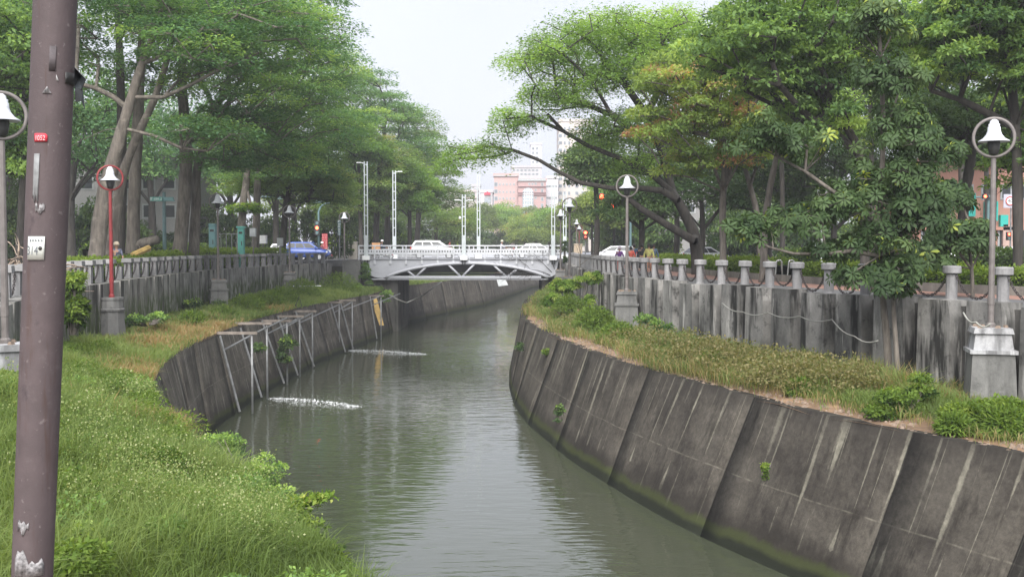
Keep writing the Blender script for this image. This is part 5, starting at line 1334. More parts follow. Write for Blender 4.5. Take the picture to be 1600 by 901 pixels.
def tree(name, label, base, trunk, ells, leafmat, bark, nclump, nleaf, L=.2, cr=1.3, seed=1, group=None, guides=(), kind='tier', crownname='crown', tintf=None, twigr=.02, lowcut=-.45, flat=.25, guide_r=0.0, trunk_r=None, cat='tree', spread=.55, parts=True):
    """trunk: [(x,y,z,r)...] world; ells: [(cx,cy,cz,rx,ry,rz,weight)] world"""
    rs = np.random.RandomState(seed); base = np.array(base, float)
    root = thing(name, label, cat, base, 0, group)
    wts = np.array([e[6] for e in ells], float); wts /= wts.sum(); C = []; Rr = []
    for k in range(nclump):
        best = None; bd = -1
        for _ in range(7):
            e = ells[rs.choice(len(ells), p=wts)]; d = norm(rs.randn(3))
            if d[2] < lowcut: d[2] = -d[2] * .6
            q = (spread + (1 - spread) * rs.rand()); p = np.array(e[:3]) + d * np.array(e[3:6]) * q
            dd = min([np.linalg.norm((p - c) * np.array([1, 1, 1.6])) for c in C]) if C else 1
            if dd > bd: bd = dd; best = (p, e)
        C.append(best[0]); Rr.append(cr * (.7 + .6 * rs.rand()))
    C = np.array(C); Rr = np.array(Rr)
    # skeleton
    P = []; par = []; dist = []; fixed = []
    for i, q in enumerate(trunk):
        P.append(np.array(q[:3])); par.append(i - 1); dist.append(0 if i == 0 else dist[-1] + np.linalg.norm(P[-1] - P[-2])); fixed.append(q[3])
    nt_ = len(trunk)
    gr = {}
    for gi, g in enumerate(guides):
        g = [np.array(q) for q in g]; ng = len(g)
        pi = min(range(len(P)), key=lambda j: np.linalg.norm(P[j] - g[0]))
        for q in g:
            if np.linalg.norm(P[pi] - q) < .25: continue
            P.append(q); par.append(pi); dist.append(dist[pi] + np.linalg.norm(P[pi] - q)); fixed.append(0); pi = len(P) - 1; gr[pi] = guide_r * (1 - .8 * len([1 for z_ in gr.values()]) * 0) 
    start_ok = max(1, nt_ // 2)
    order = np.argsort([np.linalg.norm(c - np.array(trunk[-1][:3])) for c in C]); tip = []
    for k in order:
        c = C[k] - np.array([0, 0, Rr[k] * .12]); best = None; bc = 1e9
        for j in range(start_ok, len(P)):
            v = c - P[j]; d = np.linalg.norm(v); cost = d + .25 * dist[j] + (1.2 if v[2] < -0.2 else 0) * abs(v[2])
            if cost < bc: bc = cost; best = j
        d = np.linalg.norm(c - P[best]); nseg = max(1, int(d / 1.1)); pi = best; p0 = P[best]
        sag = d * .10; perp = norm(rs.randn(3)) * d * .09
        for s in range(1, nseg + 1):
            t = s / nseg; q = p0 * (1 - t) + c * t + np.array([0, 0, 1]) * sag * math.sin(math.pi * t) + perp * math.sin(math.pi * t) + rs.randn(3) * .06 * (t < 1)
            P.append(q); par.append(pi); dist.append(dist[pi] + d / nseg); fixed.append(0); pi = len(P) - 1
        tip.append((pi, k))
    rad2 = np.zeros(len(P))
    for pi, k in tip: rad2[pi] += twigr ** 2.2 * 3
    for j in range(len(P) - 1, 0, -1):
        if rad2[j] == 0: rad2[j] = twigr ** 2.2
        rad2[par[j]] += rad2[j]
    rad = rad2 ** (1 / 2.2)
    for j in range(nt_): rad[j] = max(min(rad[j], fixed[j] * 1.0), fixed[j])
    for j in range(nt_, len(P)):
        if j in gr and guide_r: rad[j] = max(rad[j], min(rad[par[j]] * .86, guide_r))
        rad[j] = min(rad[j], rad[par[j]] * .92)
    # trunk mesh: smooth path
    tb = MB(); tp = [np.array(q[:3]) - base for q in trunk]; tr = [q[3] for q in trunk]
    dense = []; dr = []
    for i in range(len(tp) - 1):
        a0 = tp[max(i - 1, 0)]; a1 = tp[i]; a2 = tp[i + 1]; a3 = tp[min(i + 2, len(tp) - 1)]
        for s in range(4):
            t = s / 4; dense.append(.5 * ((2 * a1) + (-a0 + a2) * t + (2 * a0 - 5 * a1 + 4 * a2 - a3) * t * t + (-a0 + 3 * a1 - 3 * a2 + a3) * t ** 3)); dr.append(tr[i] * (1 - t) + tr[i + 1] * t)
    dense.append(tp[-1]); dr.append(tr[-1]); dr[0] *= 1.25; dr[1] *= 1.08
    tb.path(dense, dr, 12)
    for _v in range(len(tb.v)):
        q = tb.v[_v]; s = 1 + 0; tb.v[_v] = (q[0] + .05 * tr[0] * math.sin(q[2] * 2.1 + q[0] * 9), q[1], q[2])
    tb.build('trunk', bark, root, smooth=True)
    bb = MB()
    for j in range(nt_, len(P)):
        a, c = P[par[j]] - base, P[j] - base; n_ = 7 if rad[j] > .08 else (5 if rad[j] > .03 else 3)
        bb.path([a, c], [min(rad[par[j]], rad[j] * 1.15), rad[j]], n_, False)
    for k in range(len(C)):
        for _ in range(4):
            d = norm(rs.randn(3) * np.array([1, 1, .25])); c0 = C[k] - base - np.array([0, 0, Rr[k] * .12]); bb.path([c0, c0 + d * Rr[k] * .6], [twigr * .7, twigr * .3], 3, False)
    bb.build('branches', bark, root, smooth=True)
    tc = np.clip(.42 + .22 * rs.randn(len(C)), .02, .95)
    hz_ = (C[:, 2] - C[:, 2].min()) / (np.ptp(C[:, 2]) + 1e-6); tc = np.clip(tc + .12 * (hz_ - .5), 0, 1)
    if tintf: tc = tintf(C, tc, rs)
    if kind == 'whorl':
        nw = nleaf // 7; idx = rs.randint(0, len(C), nw); d = norm(rs.randn(nw, 3)); d[:, 2] = np.abs(d[:, 2]) * .8 - .2; cc = C[idx] + d * Rr[idx][:, None] * (rs.rand(nw, 1) ** .4)
        tw = np.where(rs.rand(nw) < .02, .95, np.clip(tc[idx] + .12 * rs.randn(nw), 0, .92)); v, f, tn = whorls(cc - base, d + np.array([0, 0, .3]), rs, L, 7, tw)
    else:
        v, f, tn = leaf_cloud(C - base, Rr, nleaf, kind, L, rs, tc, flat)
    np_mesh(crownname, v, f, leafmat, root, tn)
    return root
def E(px, py, D, rx, ry, rd, w=1.0):
    """ellipsoid at a pixel, radii given in photograph pixels across and up, metres in depth"""
    p = W(px, py, D); k = D / FPX; return (p[0], p[1], p[2], rx * k, rd, ry * k, w)
def T(pts, D, r):
    """trunk through photograph pixels; r as px radius list"""
    out = []
    for i, q in enumerate(pts):
        p = W(q[0], q[1], D + (q[3] if len(q) > 3 else 0)); out.append((p[0], p[1], p[2], q[2] * D / FPX * (.78 if D < 70 else .62)))
    out[0] = (out[0][0], out[0][1], -0.1, out[0][3]); return out
def Gd(pts, D): return [W(q[0], q[1], D + (q[2] if len(q) > 2 else 0)) for q in pts]

LT = 'layered trees along the left bank'
tree('layered_tree', 'leaning pale double trunked tree closest behind the red lamp', (gx(148, 50), 50, 0), T([(146, 402, 17), (160, 320, 15), (180, 240, 13), (200, 170, 10), (222, 100, 8), (245, 40, 6), (262, -30, 5)], 50, 0),
     [E(190, 10, 50, 150, 60, 5), E(330, 95, 50, 100, 60, 4.5, 1.2), E(90, 70, 52, 70, 60, 4, .6), E(330, 200, 50, 60, 20, 3, .3)], M['lf_tier'], M['barkp'], 66, 26000, .20, 1.35, 21, LT,
     guides=[Gd([(190, 200), (165, 203), (130, 218), (100, 235)], 50), Gd([(200, 170), (178, 152), (150, 138), (118, 130)], 50), Gd([(192, 205), (240, 212), (285, 232), (325, 236)], 50), Gd([(205, 152), (255, 152), (300, 132), (345, 108), (380, 95)], 50)])
tree('layered_tree', 'slender pale stem just right of the leaning trunk behind the red lamp', (gx(168, 52), 52, 0), T([(168, 402, 12), (186, 300, 10), (208, 228, 8), (240, 158, 7), (262, 90, 6), (278, 15, 4)], 52, 0),
     [E(370, 40, 52, 130, 70, 5), E(280, 60, 52, 90, 50, 5, .6)], M['lf_tier'], M['barkp'], 50, 20000, .20, 1.35, 22, LT)
tree('dark_trunk_tree', 'dark straight trunked tree between the leaning trunk and the stump', (gx(184, 57), 57, 0), T([(184, 400, 11), (190, 300, 10), (190, 200, 9), (186, 60, 7), (180, -60, 5)], 57, 0),
     [E(130, -20, 57, 150, 70, 6)], M['lf_tier'], M['barkd'], 46, 15000, .22, 1.5, 23, LT)
tree('dark_trunk_tree', 'thick ridged trunk rising straight above the uprooted stump', (gx(208, 61), 61, 0), T([(206, 400, 15), (210, 300, 12), (215, 200, 11), (222, 60, 8), (228, -40, 6)], 61, 0),
     [E(270, 0, 61, 150, 90, 6), E(220, 130, 62, 60, 35, 4, .3)], M['lf_tier'], M['bark'], 52, 17000, .22, 1.5, 24, LT)
tree('layered_tree', 'large layered tree on a broad double trunk, filling the upper left sky edge', (gx(280, 64), 64, 0), T([(276, 400, 15), (288, 310, 13), (290, 220, 12), (284, 120, 9), (292, 20, 6)], 64, 0),
     [E(440, 60, 63, 110, 70, 6, 1.3), E(400, 0, 63, 130, 70, 7), E(440, 165, 63, 110, 70, 6, 1.3), E(400, 245, 64, 90, 35, 5, .5)], M['lf_tier'], M['bark'], 120, 52000, .20, 1.45, 25, LT)
tree('layered_tree', 'second stem of the broad double trunk, bending right at mid height', (gx(300, 65), 65, 0), T([(300, 400, 12), (306, 330, 10), (308, 265, 9), (330, 205, 7), (365, 150, 5)], 65, 0),
     [E(390, 200, 66, 100, 50, 5), E(360, 100, 66, 90, 60, 5)], M['lf_tier'], M['bark'], 50, 17000, .21, 1.4, 26, LT)
tree('broken_tree', 'broken pale stump of a tree with new leaf tufts behind the teal cabinet', (gx(374, 80), 80, 0), T([(374, 400, 11), (379, 330, 10), (384, 290, 9), (387, 264, 7)], 80, 0),
     [E(388, 326, 80, 24, 10, .8)], M['lf_bright'], M['barkp'], 12, 2200, .2, .8, 27, None)
tree('layered_tree', 'tree with a plain upright trunk just right of the broken one', (gx(398, 83), 83, 0), T([(398, 400, 10), (402, 300, 9), (406, 200, 7), (412, 100, 5)], 83, 0),
     [E(482, 190, 82, 80, 80, 6, 1.2), E(510, 110, 82, 50, 60, 5, .7), E(440, 260, 84, 80, 50, 6, .8)], M['lf_tier'], M['bark'], 110, 42000, .22, 1.6, 28, LT)
tree('olive_tree', 'lower olive green layered crown above the blue SUV', (gx(440, 89), 89, 0), T([(440, 400, 9), (445, 340, 8), (455, 280, 6)], 89, 0),
     [E(470, 280, 88, 90, 48, 5), E(512, 300, 89, 40, 40, 4), E(400, 290, 88, 50, 30, 4, .6)], M['lf_tier2'], M['barkd'], 90, 30000, .22, 1.3, 29, LT)
tree('round_tree', 'bright green rounded crown showing between layered trees above the tallest mast', (gx(560, 113), 113, 0), T([(565, 400, 6), (562, 300, 5), (560, 250, 4)], 113, 0),
     [E(545, 215, 112, 48, 40, 5), E(575, 240, 112, 30, 26, 4)], M['lf_bright'], M['barkd'], 55, 17000, .28, 1.5, 30, None, kind='dome')
tree('layered_tree', 'olive brown layered tree right behind the two left lattice masts', (gx(590, 118), 118, 0), T([(585, 400, 8), (590, 320, 7), (595, 240, 5)], 118, 0),
     [E(585, 270, 117, 65, 60, 7), E(560, 320, 117, 60, 35, 6)], M['lf_tier2'], M['barkd'], 90, 28000, .27, 1.6, 31, LT)
tree('layered_tree', 'grey green layered tree whose top forms the sky edge left of centre', (gx(600, 128), 128, 0), T([(605, 400, 8), (605, 300, 7), (600, 200, 5)], 128, 0),
     [E(600, 190, 128, 60, 45, 7), E(560, 140, 128, 50, 40, 7), E(640, 235, 128, 45, 40, 6)], M['lf_tier'], M['barkd'], 90, 30000, .29, 1.8, 32, LT)
tree('round_tree', 'bright green rounded tree between the second mast and the feathery tree', (gx(640, 121), 121, 0), T([(640, 400, 6), (640, 340, 5), (638, 300, 4)], 121, 0),
     [E(632, 285, 120, 34, 30, 4), E(650, 320, 120, 30, 25, 4), E(665, 300, 121, 20, 20, 3)], M['lf_bright'], M['barkd'], 50, 16000, .28, 1.3, 33, None, kind='dome')
tree('layered_tree', 'feathery tree with horizontal sprays reaching furthest into the central sky', (gx(660, 150), 150, 0), T([(650, 400, 7), (655, 300, 6), (650, 200, 4)], 150, 0),
     [E(650, 200, 148, 32, 30, 6), E(676, 260, 148, 36, 36, 7), E(694, 310, 148, 34, 30, 7), E(650, 280, 150, 40, 60, 8)], M['lf_tier2'], M['barkd'], 95, 26000, .30, 2.0, 34, LT)
tree('layered_tree', 'darker low tree under the feathery sprays behind the white minivan', (gx(680, 175), 175, 0), T([(680, 398, 5), (682, 350, 4)], 175, 0),
     [E(680, 345, 174, 50, 32, 8), E(720, 350, 178, 30, 25, 8)], M['lf_tier2'], M['barkd'], 60, 15000, .34, 2.0, 35, LT)
# dark screen of trees deeper in the left park
base_l = tree('park_tree', 'dark bushy park tree at the far left edge behind the pale root heap', (gx(10, 60), 60, 0), T([(30, 402, 10), (36, 300, 8), (44, 200, 7), (40, 60, 5)], 60, 0),
     [E(0, 200, 60, 90, 120, 5), E(20, 60, 60, 90, 90, 5)], M['lf_broad'], M['barkd'], 90, 26000, .24, 1.5, 36, None, kind='dome', tintf=lambda C, t, rs: np.clip(t - .12, 0, 1))
tree('park_tree', 'near dark leaved tree behind the left edge lamp', (gx(-40, 44), 44, 0), T([(-40, 402, 12), (-30, 250, 9), (-10, 120, 7)], 44, 0),
     [E(-20, 90, 44, 80, 90, 3.5), E(10, 250, 46, 40, 60, 3)], M['lf_broad'], M['barkd'], 50, 15000, .22, 1.1, 37, None, kind='dome', tintf=lambda C, t, rs: np.clip(t - .2, 0, 1))
PG = 'dark trees deep in the left park'
src = tree('park_tree', 'dark tree deep in the left park, seen between the nearer trunks', (-34, 84, 0), [(-34, 84, -.1, .4), (-34, 84, 5, .3), (-33.5, 84, 9, .2)], [(-34, 84, 9.5, 6.5, 6, 6.0, 1)], M['lf_tier'], M['barkd'], 70, 15000, .32, 1.9, 38, PG, kind='dome', tintf=lambda C, t, rs: np.clip(t - .05, 0, 1))
for i, (x, y, s) in enumerate([(-44, 88, 1.1), (-26, 98 + 22, 1.0), (-37, 112, 1.15), (-28, 140, 1.1), (-22, 165, 1.1), (-48, 104, 1.2), (-55, 92, 1.1), (-33, 128, 1.2), (-22, 190, 1.1), (-20, 220, 1.0), (-62, 112, 1.3)]):
    copy_tree(src, loc=(x, y, 0), rz=i * 1.3, scale=s)

# right bank
RG = None
spr = tree('spreading_tree', 'wide spreading tree whose long dark limb reaches left over the canal', (gx(1092, 60), 60, 0), T([(1092, 402, 13), (1086, 372, 12), (1072, 338, 10), (1050, 300, 9)], 60, 0),
     [E(742, 238, 58, 52, 24, 2.5, .55), E(700, 262, 58, 22, 16, 1.6, .22), E(808, 188, 58, 45, 20, 2.6, .5), E(845, 90, 58, 55, 32, 3.5, .9), E(870, 150, 58, 70, 30, 3.5, .9), E(930, 50, 58, 75, 34, 4.5, 1.1), E(970, 110, 59, 90, 45, 5, 1.3), E(1040, 60, 60, 90, 60, 5, 1), E(975, 200, 59, 75, 34, 4, 1.0), E(990, 258, 60, 45, 22, 4, .3)],
     M['lf_rain'], M['barkd'], 260, 76000, .16, .95, 41, RG, twigr=.018, lowcut=-.5, spread=.2, flat=.6, guide_r=.24,
     guides=[Gd([(1058, 312), (1035, 298), (1000, 294), (955, 294), (908, 286), (872, 268), (842, 250), (800, 234), (757, 228)], 58.5), Gd([(1050, 300), (1010, 266), (960, 244), (915, 226), (880, 205), (855, 178)], 59), Gd([(1050, 300), (1035, 240), (1010, 180), (975, 130), (940, 90)], 60), Gd([(1084, 376), (1040, 350), (1000, 325), (975, 305)], 59)])
tree('olive_tree', 'olive green tree with rusty red young leaves on a straight grey trunk', (gx(1131, 50), 50, 0), T([(1131, 402, 7.5), (1129, 350, 6.5), (1130, 300, 6.5), (1134, 240, 6), (1138, 180, 5)], 50, 0),
     [E(1085, 195, 50, 95, 60, 3.5, 1.1), E(1140, 130, 50, 90, 65, 4, 1.1), E(1070, 130, 50, 80, 45, 3.5, .9), E(1180, 220, 50, 60, 50, 3.5, .7), E(1090, 255, 50, 60, 28, 3, .5)],
     M['lf_olive'], M['bark'], 150, 42000, .18, .85, 42, RG, kind='dome', lowcut=-.5, spread=.35, tintf=lambda C, t, rs: np.where(rs.rand(len(t)) < .10, .95, np.clip(t + .05, 0, .86)))
tree('broadleaf_tree', 'bright broad leaved tree with a dark angled limb above the palmate tree', (gx(1352, 40), 40, 0), T([(1352, 402, 10), (1350, 320, 9), (1342, 240, 9), (1318, 190, 7), (1288, 140, 6)], 40, 0),
     [E(1160, 70, 40, 85, 45, 3, 1), E(1240, 20, 40, 120, 60, 4, 1.2), E(1310, 60, 40, 90, 60, 3.5, .8), E(1230, 110, 40, 100, 40, 3, .9), E(1280, 190, 41, 60, 40, 3, .6), E(1450, 50, 41, 70, 50, 3, .8)],
     M['lf_broad'], M['barkd'], 190, 50000, .19, .8, 43, RG, kind='dome', lowcut=-.8, spread=.3, guides=[Gd([(1288, 140), (1262, 105), (1245, 85)], 40), Gd([(1342, 240), (1300, 205), (1275, 190)], 40), Gd([(1318, 190), (1240, 100), (1200, 90)], 40)])
tree('broadleaf_tree', 'dark trunked broad leaved tree at the upper right corner behind the tall lamp', (gx(1590, 38), 38, 0), T([(1592, 402, 10), (1590, 300, 10), (1587, 200, 9), (1578, 100, 8), (1570, 0, 6)], 38, 0),
     [E(1520, 40, 38, 90, 55, 3.5, 1.1), E(1600, 90, 38, 50, 80, 3, .9), E(1470, 100, 38, 50, 35, 2.5, .6), E(1600, 250, 39, 40, 50, 2.5, .5), E(1560, -20, 38, 120, 40, 4, .8)],
     M['lf_broad'], M['barkd'], 150, 42000, .19, .8, 44, RG, kind='dome', lowcut=-.8, spread=.3, guides=[Gd([(1587, 200), (1545, 178), (1500, 156), (1455, 142)], 38)])
tree('park_tree', 'dark trunk with hanging leaves just left of the nearest right lamp', (gx(1500, 47), 47, 0), T([(1500, 402, 11), (1506, 320, 10), (1518, 230, 9), (1502, 150, 7)], 47, 0),
     [E(1540, 190, 47, 80, 50, 3.5), E(1450, 200, 47, 60, 50, 3)], M['lf_dark'], M['barkd'], 60, 16000, .22, 1.0, 45, RG, kind='dome')
tree('park_tree', 'small dark trunked tree between the lamp pole and the speed limit sign', (gx(1550, 58), 58, 0), T([(1549, 402, 7), (1552, 320, 6), (1556, 250, 5)], 58, 0), [E(1560, 240, 58, 60, 40, 3)], M['lf_dark'], M['barkd'], 36, 9000, .24, 1.2, 46, RG, kind='dome')
tree('leaning_tree', 'bare leaning grey trunk to the right of the straight grey one', (gx(1194, 47), 47, 0), T([(1193, 402, 8), (1196, 345, 7), (1204, 290, 6.5), (1214, 240, 5)], 47, 0), [E(1225, 205, 47, 55, 35, 2.5)], M['lf_olive'], M['bark'], 36, 9000, .18, .8, 47, RG, kind='dome')
tree('leaning_tree', 'thin bare trunk tilting left between the straight and the leaning grey trunks', (gx(1186, 62), 62, 0), T([(1188, 402, 6), (1184, 345, 6), (1172, 290, 5), (1160, 250, 4)], 62, 0), [E(1150, 250, 62, 50, 30, 3)], M['lf_dark'], M['bark'], 26, 7000, .22, 1.0, 48, RG, kind='dome')
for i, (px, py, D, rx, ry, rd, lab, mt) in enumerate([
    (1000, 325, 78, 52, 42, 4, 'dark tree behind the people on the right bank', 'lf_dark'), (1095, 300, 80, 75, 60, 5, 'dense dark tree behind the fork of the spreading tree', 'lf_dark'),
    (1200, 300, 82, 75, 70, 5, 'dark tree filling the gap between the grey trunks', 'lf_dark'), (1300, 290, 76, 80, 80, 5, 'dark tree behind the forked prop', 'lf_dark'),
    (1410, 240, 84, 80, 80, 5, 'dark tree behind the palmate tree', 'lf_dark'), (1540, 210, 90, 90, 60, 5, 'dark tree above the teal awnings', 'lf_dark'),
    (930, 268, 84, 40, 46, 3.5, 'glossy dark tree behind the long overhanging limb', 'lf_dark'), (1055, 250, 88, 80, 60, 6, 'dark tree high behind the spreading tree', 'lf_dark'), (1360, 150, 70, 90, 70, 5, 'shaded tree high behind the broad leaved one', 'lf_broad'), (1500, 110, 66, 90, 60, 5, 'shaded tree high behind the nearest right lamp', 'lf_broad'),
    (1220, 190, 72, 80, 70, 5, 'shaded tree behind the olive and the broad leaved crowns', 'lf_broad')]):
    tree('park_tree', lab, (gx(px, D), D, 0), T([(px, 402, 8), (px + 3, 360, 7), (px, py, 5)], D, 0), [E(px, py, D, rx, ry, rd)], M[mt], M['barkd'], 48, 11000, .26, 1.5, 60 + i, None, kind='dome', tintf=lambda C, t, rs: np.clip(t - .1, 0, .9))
# far trees beyond the bridge in the middle
for i, (px, py, D, rx, ry, rd, lab, mt) in enumerate([
    (925, 335, 128, 38, 32, 5, 'mid green tree behind the red pedestrian signal', 'lf_far'), (985, 345, 125, 34, 28, 4, 'bluish green tree above the parked white van', 'lf_far'), (960, 300, 132, 34, 30, 5, 'tree behind the hanging red lights', 'lf_rain'),
    (893, 348, 185, 30, 28, 6, 'pale green tree behind the ringed lamps at the right bridge end', 'lf_far'), (858, 350, 230, 26, 24, 7, 'yellow green tree in front of the arched building', 'lf_rain'), (820, 358, 240, 28, 22, 7, 'olive brown tree in the centre above the bridge railing', 'lf_olive'),
    (785, 345, 262, 26, 26, 8, 'fresh green tree in front of the pink building', 'lf_rain'), (752, 348, 250, 24, 28, 7, 'green tree between the middle lattice masts', 'lf_far'), (722, 352, 240, 26, 24, 7, 'green tree left of the mid span mast', 'lf_far'), (838, 372, 210, 40, 12, 6, 'low bushes along the far end of the bridge railing', 'lf_far')]):
    tree('distant_tree', lab, (gx(px, D), D, 0), T([(px, 398, 3), (px, py + ry * .6, 2.5), (px, py, 2)], D, 0), [E(px, py, D, rx, ry, rd)], M[mt], M['barkd'], 60, 9000, .42 if D > 170 else .3, 1.9 if D > 170 else 1.3, 80 + i, None, kind='dome')
FG = 'distant trees on the skyline beyond the bridge'
src = tree('distant_tree', 'distant green tree closing the horizon beyond the bridge', (40, 240, 0), [(40, 240, -.1, .4), (40, 240, 4, .3), (40, 240, 7, .2)], [(40, 240, 6.5, 7, 6, 5.5, 1)], M['lf_far'], M['barkd'], 50, 8000, .5, 2.1, 99, FG, kind='dome')
for i, (x, y, s) in enumerate([(28, 200, 1), (52, 190, 1.1), (20, 290, 1), (5, 320, 1.1), (-15, 330, 1.1), (60, 150, 1.1), (75, 170, 1.3), (48, 130, 1.0), (33, 128, .9), (90, 140, 1.3), (110, 120, 1.2), (-30, 260, 1.3), (-38, 200, 1.2)]):
    copy_tree(src, loc=(x, y, 0), rz=i * 1.1, scale=s)

# palmate tree on the right shelf, in front of the retaining wall
tr = T([(1390, 605, 8), (1386, 540, 7.5), (1380, 470, 7), (1374, 400, 6), (1375, 320, 6), (1380, 220, 5), (1376, 90, 4), (1372, 20, 3)], 29, 0); tr[0] = (*tr[0][:2], -2.4, tr[0][3])
tree('palmate_tree', 'slender tree with big drooping palmate leaves growing on the right shelf before the wall', (tr[0][0], 29, -2.35), tr,
     [E(1366, 40, 29, 44, 60, .7, 1), E(1385, 130, 29, 55, 45, .9, .9), E(1400, 215, 29, 60, 50, 1, 1.2), E(1385, 300, 29, 60, 55, 1.0, 1.5), E(1372, 378, 28.8, 48, 42, .8, 1.0), E(1460, 240, 29, 38, 40, .7, .45), E(1175, 372, 28.5, 38, 38, .7, .55), E(1240, 350, 28.6, 36, 26, .7, .4), E(1190, 215, 28.6, 38, 45, .7, .5), E(1265, 235, 28.8, 48, 36, .7, .55), E(1310, 330, 28.8, 40, 40, .8, .6), E(1335, 440, 28.5, 25, 18, .5, .25), E(1280, 395, 28.6, 38, 20, .6, .4)],
     M['lf_palm'], M['bark'], 170, 16500, .20, .46, 51, None, kind='whorl', twigr=.009, spread=.15, guides=[Gd([(1374, 350), (1340, 322), (1300, 298), (1258, 268), (1216, 246)], 28.8), Gd([(1374, 400), (1330, 392), (1290, 397), (1240, 396), (1208, 388), (1180, 378)], 28.6)])
tr = T([(1405, 605, 6), (1400, 540, 5), (1396, 470, 4.5), (1400, 400, 5), (1420, 340, 4)], 28.6, 0); tr[0] = (*tr[0][:2], -2.4, tr[0][3])
tree('palmate_tree', 'thinner companion stem of the palmate tree, leaning right', (tr[0][0], 28.6, -2.35), tr, [E(1440, 330, 28.6, 40, 60, .7), E(1400, 440, 28.4, 30, 40, .5, .5)], M['lf_palm'], M['bark'], 36, 3800, .25, .38, 52, None, kind='whorl', twigr=.009)
tr = T([(1520, 470, 4), (1518, 420, 3.5), (1512, 370, 3)], 33, 0)
tree('palmate_sapling', 'small palmate leaved sapling behind the posts left of the nearest right lamp', (tr[0][0], 33, 0), tr, [E(1505, 375, 33, 50, 34, .8), E(1450, 400, 33, 30, 25, .6, .5), E(1480, 310, 34, 30, 30, .8, .4)], M['lf_palm'], M['bark'], 36, 3600, .26, .4, 53, None, kind='whorl', twigr=.008)

# ---------------------------------------------------------------- hedges and shrubs
def shrub(name, label, cat, ells, n, L, mat, seed, kind='dome', cr=.35, nc=40, tf=None, group=None, stems=True, flat=None):
    rs = np.random.RandomState(seed); es = np.array([e[:6] for e in ells], float); w = np.array([e[6] for e in ells]); w = w / w.sum()
    base = np.array([es[:, 0].mean(), es[:, 1].mean(), (es[:, 2] - es[:, 5]).min()]); root = thing(name, label, cat, base, 0, group)
    idx = rs.choice(len(es), nc, p=w); d = norm(rs.randn(nc, 3)); C = es[idx, :3] + d * es[idx, 3:6] * (rs.rand(nc, 1) ** .5) * .85; Rr = cr * (.7 + .6 * rs.rand(nc))
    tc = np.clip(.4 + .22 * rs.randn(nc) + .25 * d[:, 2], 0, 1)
    if tf: tc = tf(C, tc, rs)
    if kind == 'whorl':
        nw = n // 7; ii = rs.randint(0, nc, nw); dd = norm(rs.randn(nw, 3)); dd[:, 2] = abs(dd[:, 2]) * .8; v, f, tn = whorls(C[ii] + dd * Rr[ii][:, None] * rs.rand(nw, 1) - base, dd + [0, 0, .4], rs, L, 7, np.clip(tc[ii] + rs.randn(nw) * .1, 0, 1))
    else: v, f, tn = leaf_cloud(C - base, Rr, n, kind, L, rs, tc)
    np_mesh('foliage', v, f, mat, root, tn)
    if stems:
        b = MB()
        for c in C[:min(nc, 30)]:
            q = c - base; s = np.array([q[0] * .3, q[1] * .3, 0]); b.path([s, (s + q) / 2 + rs.randn(3) * .04, q], [.022, .016, .008], 4, False)
        b.build('stems', M['bark'], root)
    return root
def hedge(name, label, fn, off, y0, y1, w, h, n, L, mat, seed):
    rs = np.random.RandomState(seed); ym = (y0 + y1) / 2; base = np.array([float(fn(ym)) + off, ym, 0]); root = thing(name, label, 'hedge', base)
    yy = np.arange(y0, y1 + .01, .7); V = []
    for y in yy:
        x = float(fn(y)) + off
        for a, z in ((-w / 2 + .12, -0.05), (-w / 2 + .1, h - .18), (w / 2 - .1, h - .18), (w / 2 - .12, -0.05)): V.append((x + a - base[0], y - base[1], z + .04 * rs.randn() * (z > 0)))
    V = np.array(V); i = (np.arange(len(yy) - 1)[:, None] * 4 + np.arange(3)[None, :]).ravel(); np_mesh('dark_core', V, np.stack([i, i + 1, i + 5, i + 4], 1), M['core'], root)  # added dark shell under the leaves, no twigs, makes the hedge opaque
    y = y0 + (y1 - y0) * rs.rand(n); u = rs.rand(n); x = fn(y) + off; top = rs.rand(n) < .42; ff = rs.rand(n) < .7
    px_ = np.where(top, (u - .5) * w, np.where(ff, -w / 2, w / 2)); pz = np.where(top, h, u * h); pz = pz + .09 * sinnoise(y, x, 4, seed) * (pz > h * .5); px_ = px_ + .07 * rs.randn(n)
    p = np.stack([x + px_, y, pz + .05 * rs.randn(n)], 1) - base; nm = np.stack([np.where(top, 0, np.sign(px_)), np.zeros(n), np.where(top, 1, .5)], 1) + rs.randn(n, 3) * .5; ax = rs.randn(n, 3) * .7 + nm * .5
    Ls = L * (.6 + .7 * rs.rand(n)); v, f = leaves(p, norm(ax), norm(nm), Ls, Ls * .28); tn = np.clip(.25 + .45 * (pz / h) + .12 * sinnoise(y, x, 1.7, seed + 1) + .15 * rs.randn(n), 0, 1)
    np_mesh('foliage', v, f, mat, root, tn); return root
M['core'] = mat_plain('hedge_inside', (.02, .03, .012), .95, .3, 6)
# low kerb wall along the promenade
mb = MB(); vs = []; fs = []
ysk = list(np.arange(6, 90, .8))
for y in ysk:
    x = float(CURB(y)); vs += [(x, y, 0), (x, y, .30), (x + .2, y, .30), (x + .2, y, 0)]
for i in range(len(ysk) - 1):
    for k in range(3): fs.append((i * 4 + k, i * 4 + k + 1, i * 4 + k + 5, i * 4 + k + 4))
mb.add(vs, fs); tag(mb.build('kerb', M['kerb']), None, None, kind='structure')
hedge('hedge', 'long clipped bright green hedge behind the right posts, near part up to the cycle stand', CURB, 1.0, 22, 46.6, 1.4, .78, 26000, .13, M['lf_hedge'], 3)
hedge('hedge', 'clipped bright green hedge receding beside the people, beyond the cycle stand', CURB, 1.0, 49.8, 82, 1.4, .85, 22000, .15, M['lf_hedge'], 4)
hedge('hedge', 'taller dark hedge behind the clipped one at the right edge', CURB, 4.6, 26, 58, 1.6, 1.35, 20000, .16, M['lf_dark'], 5)
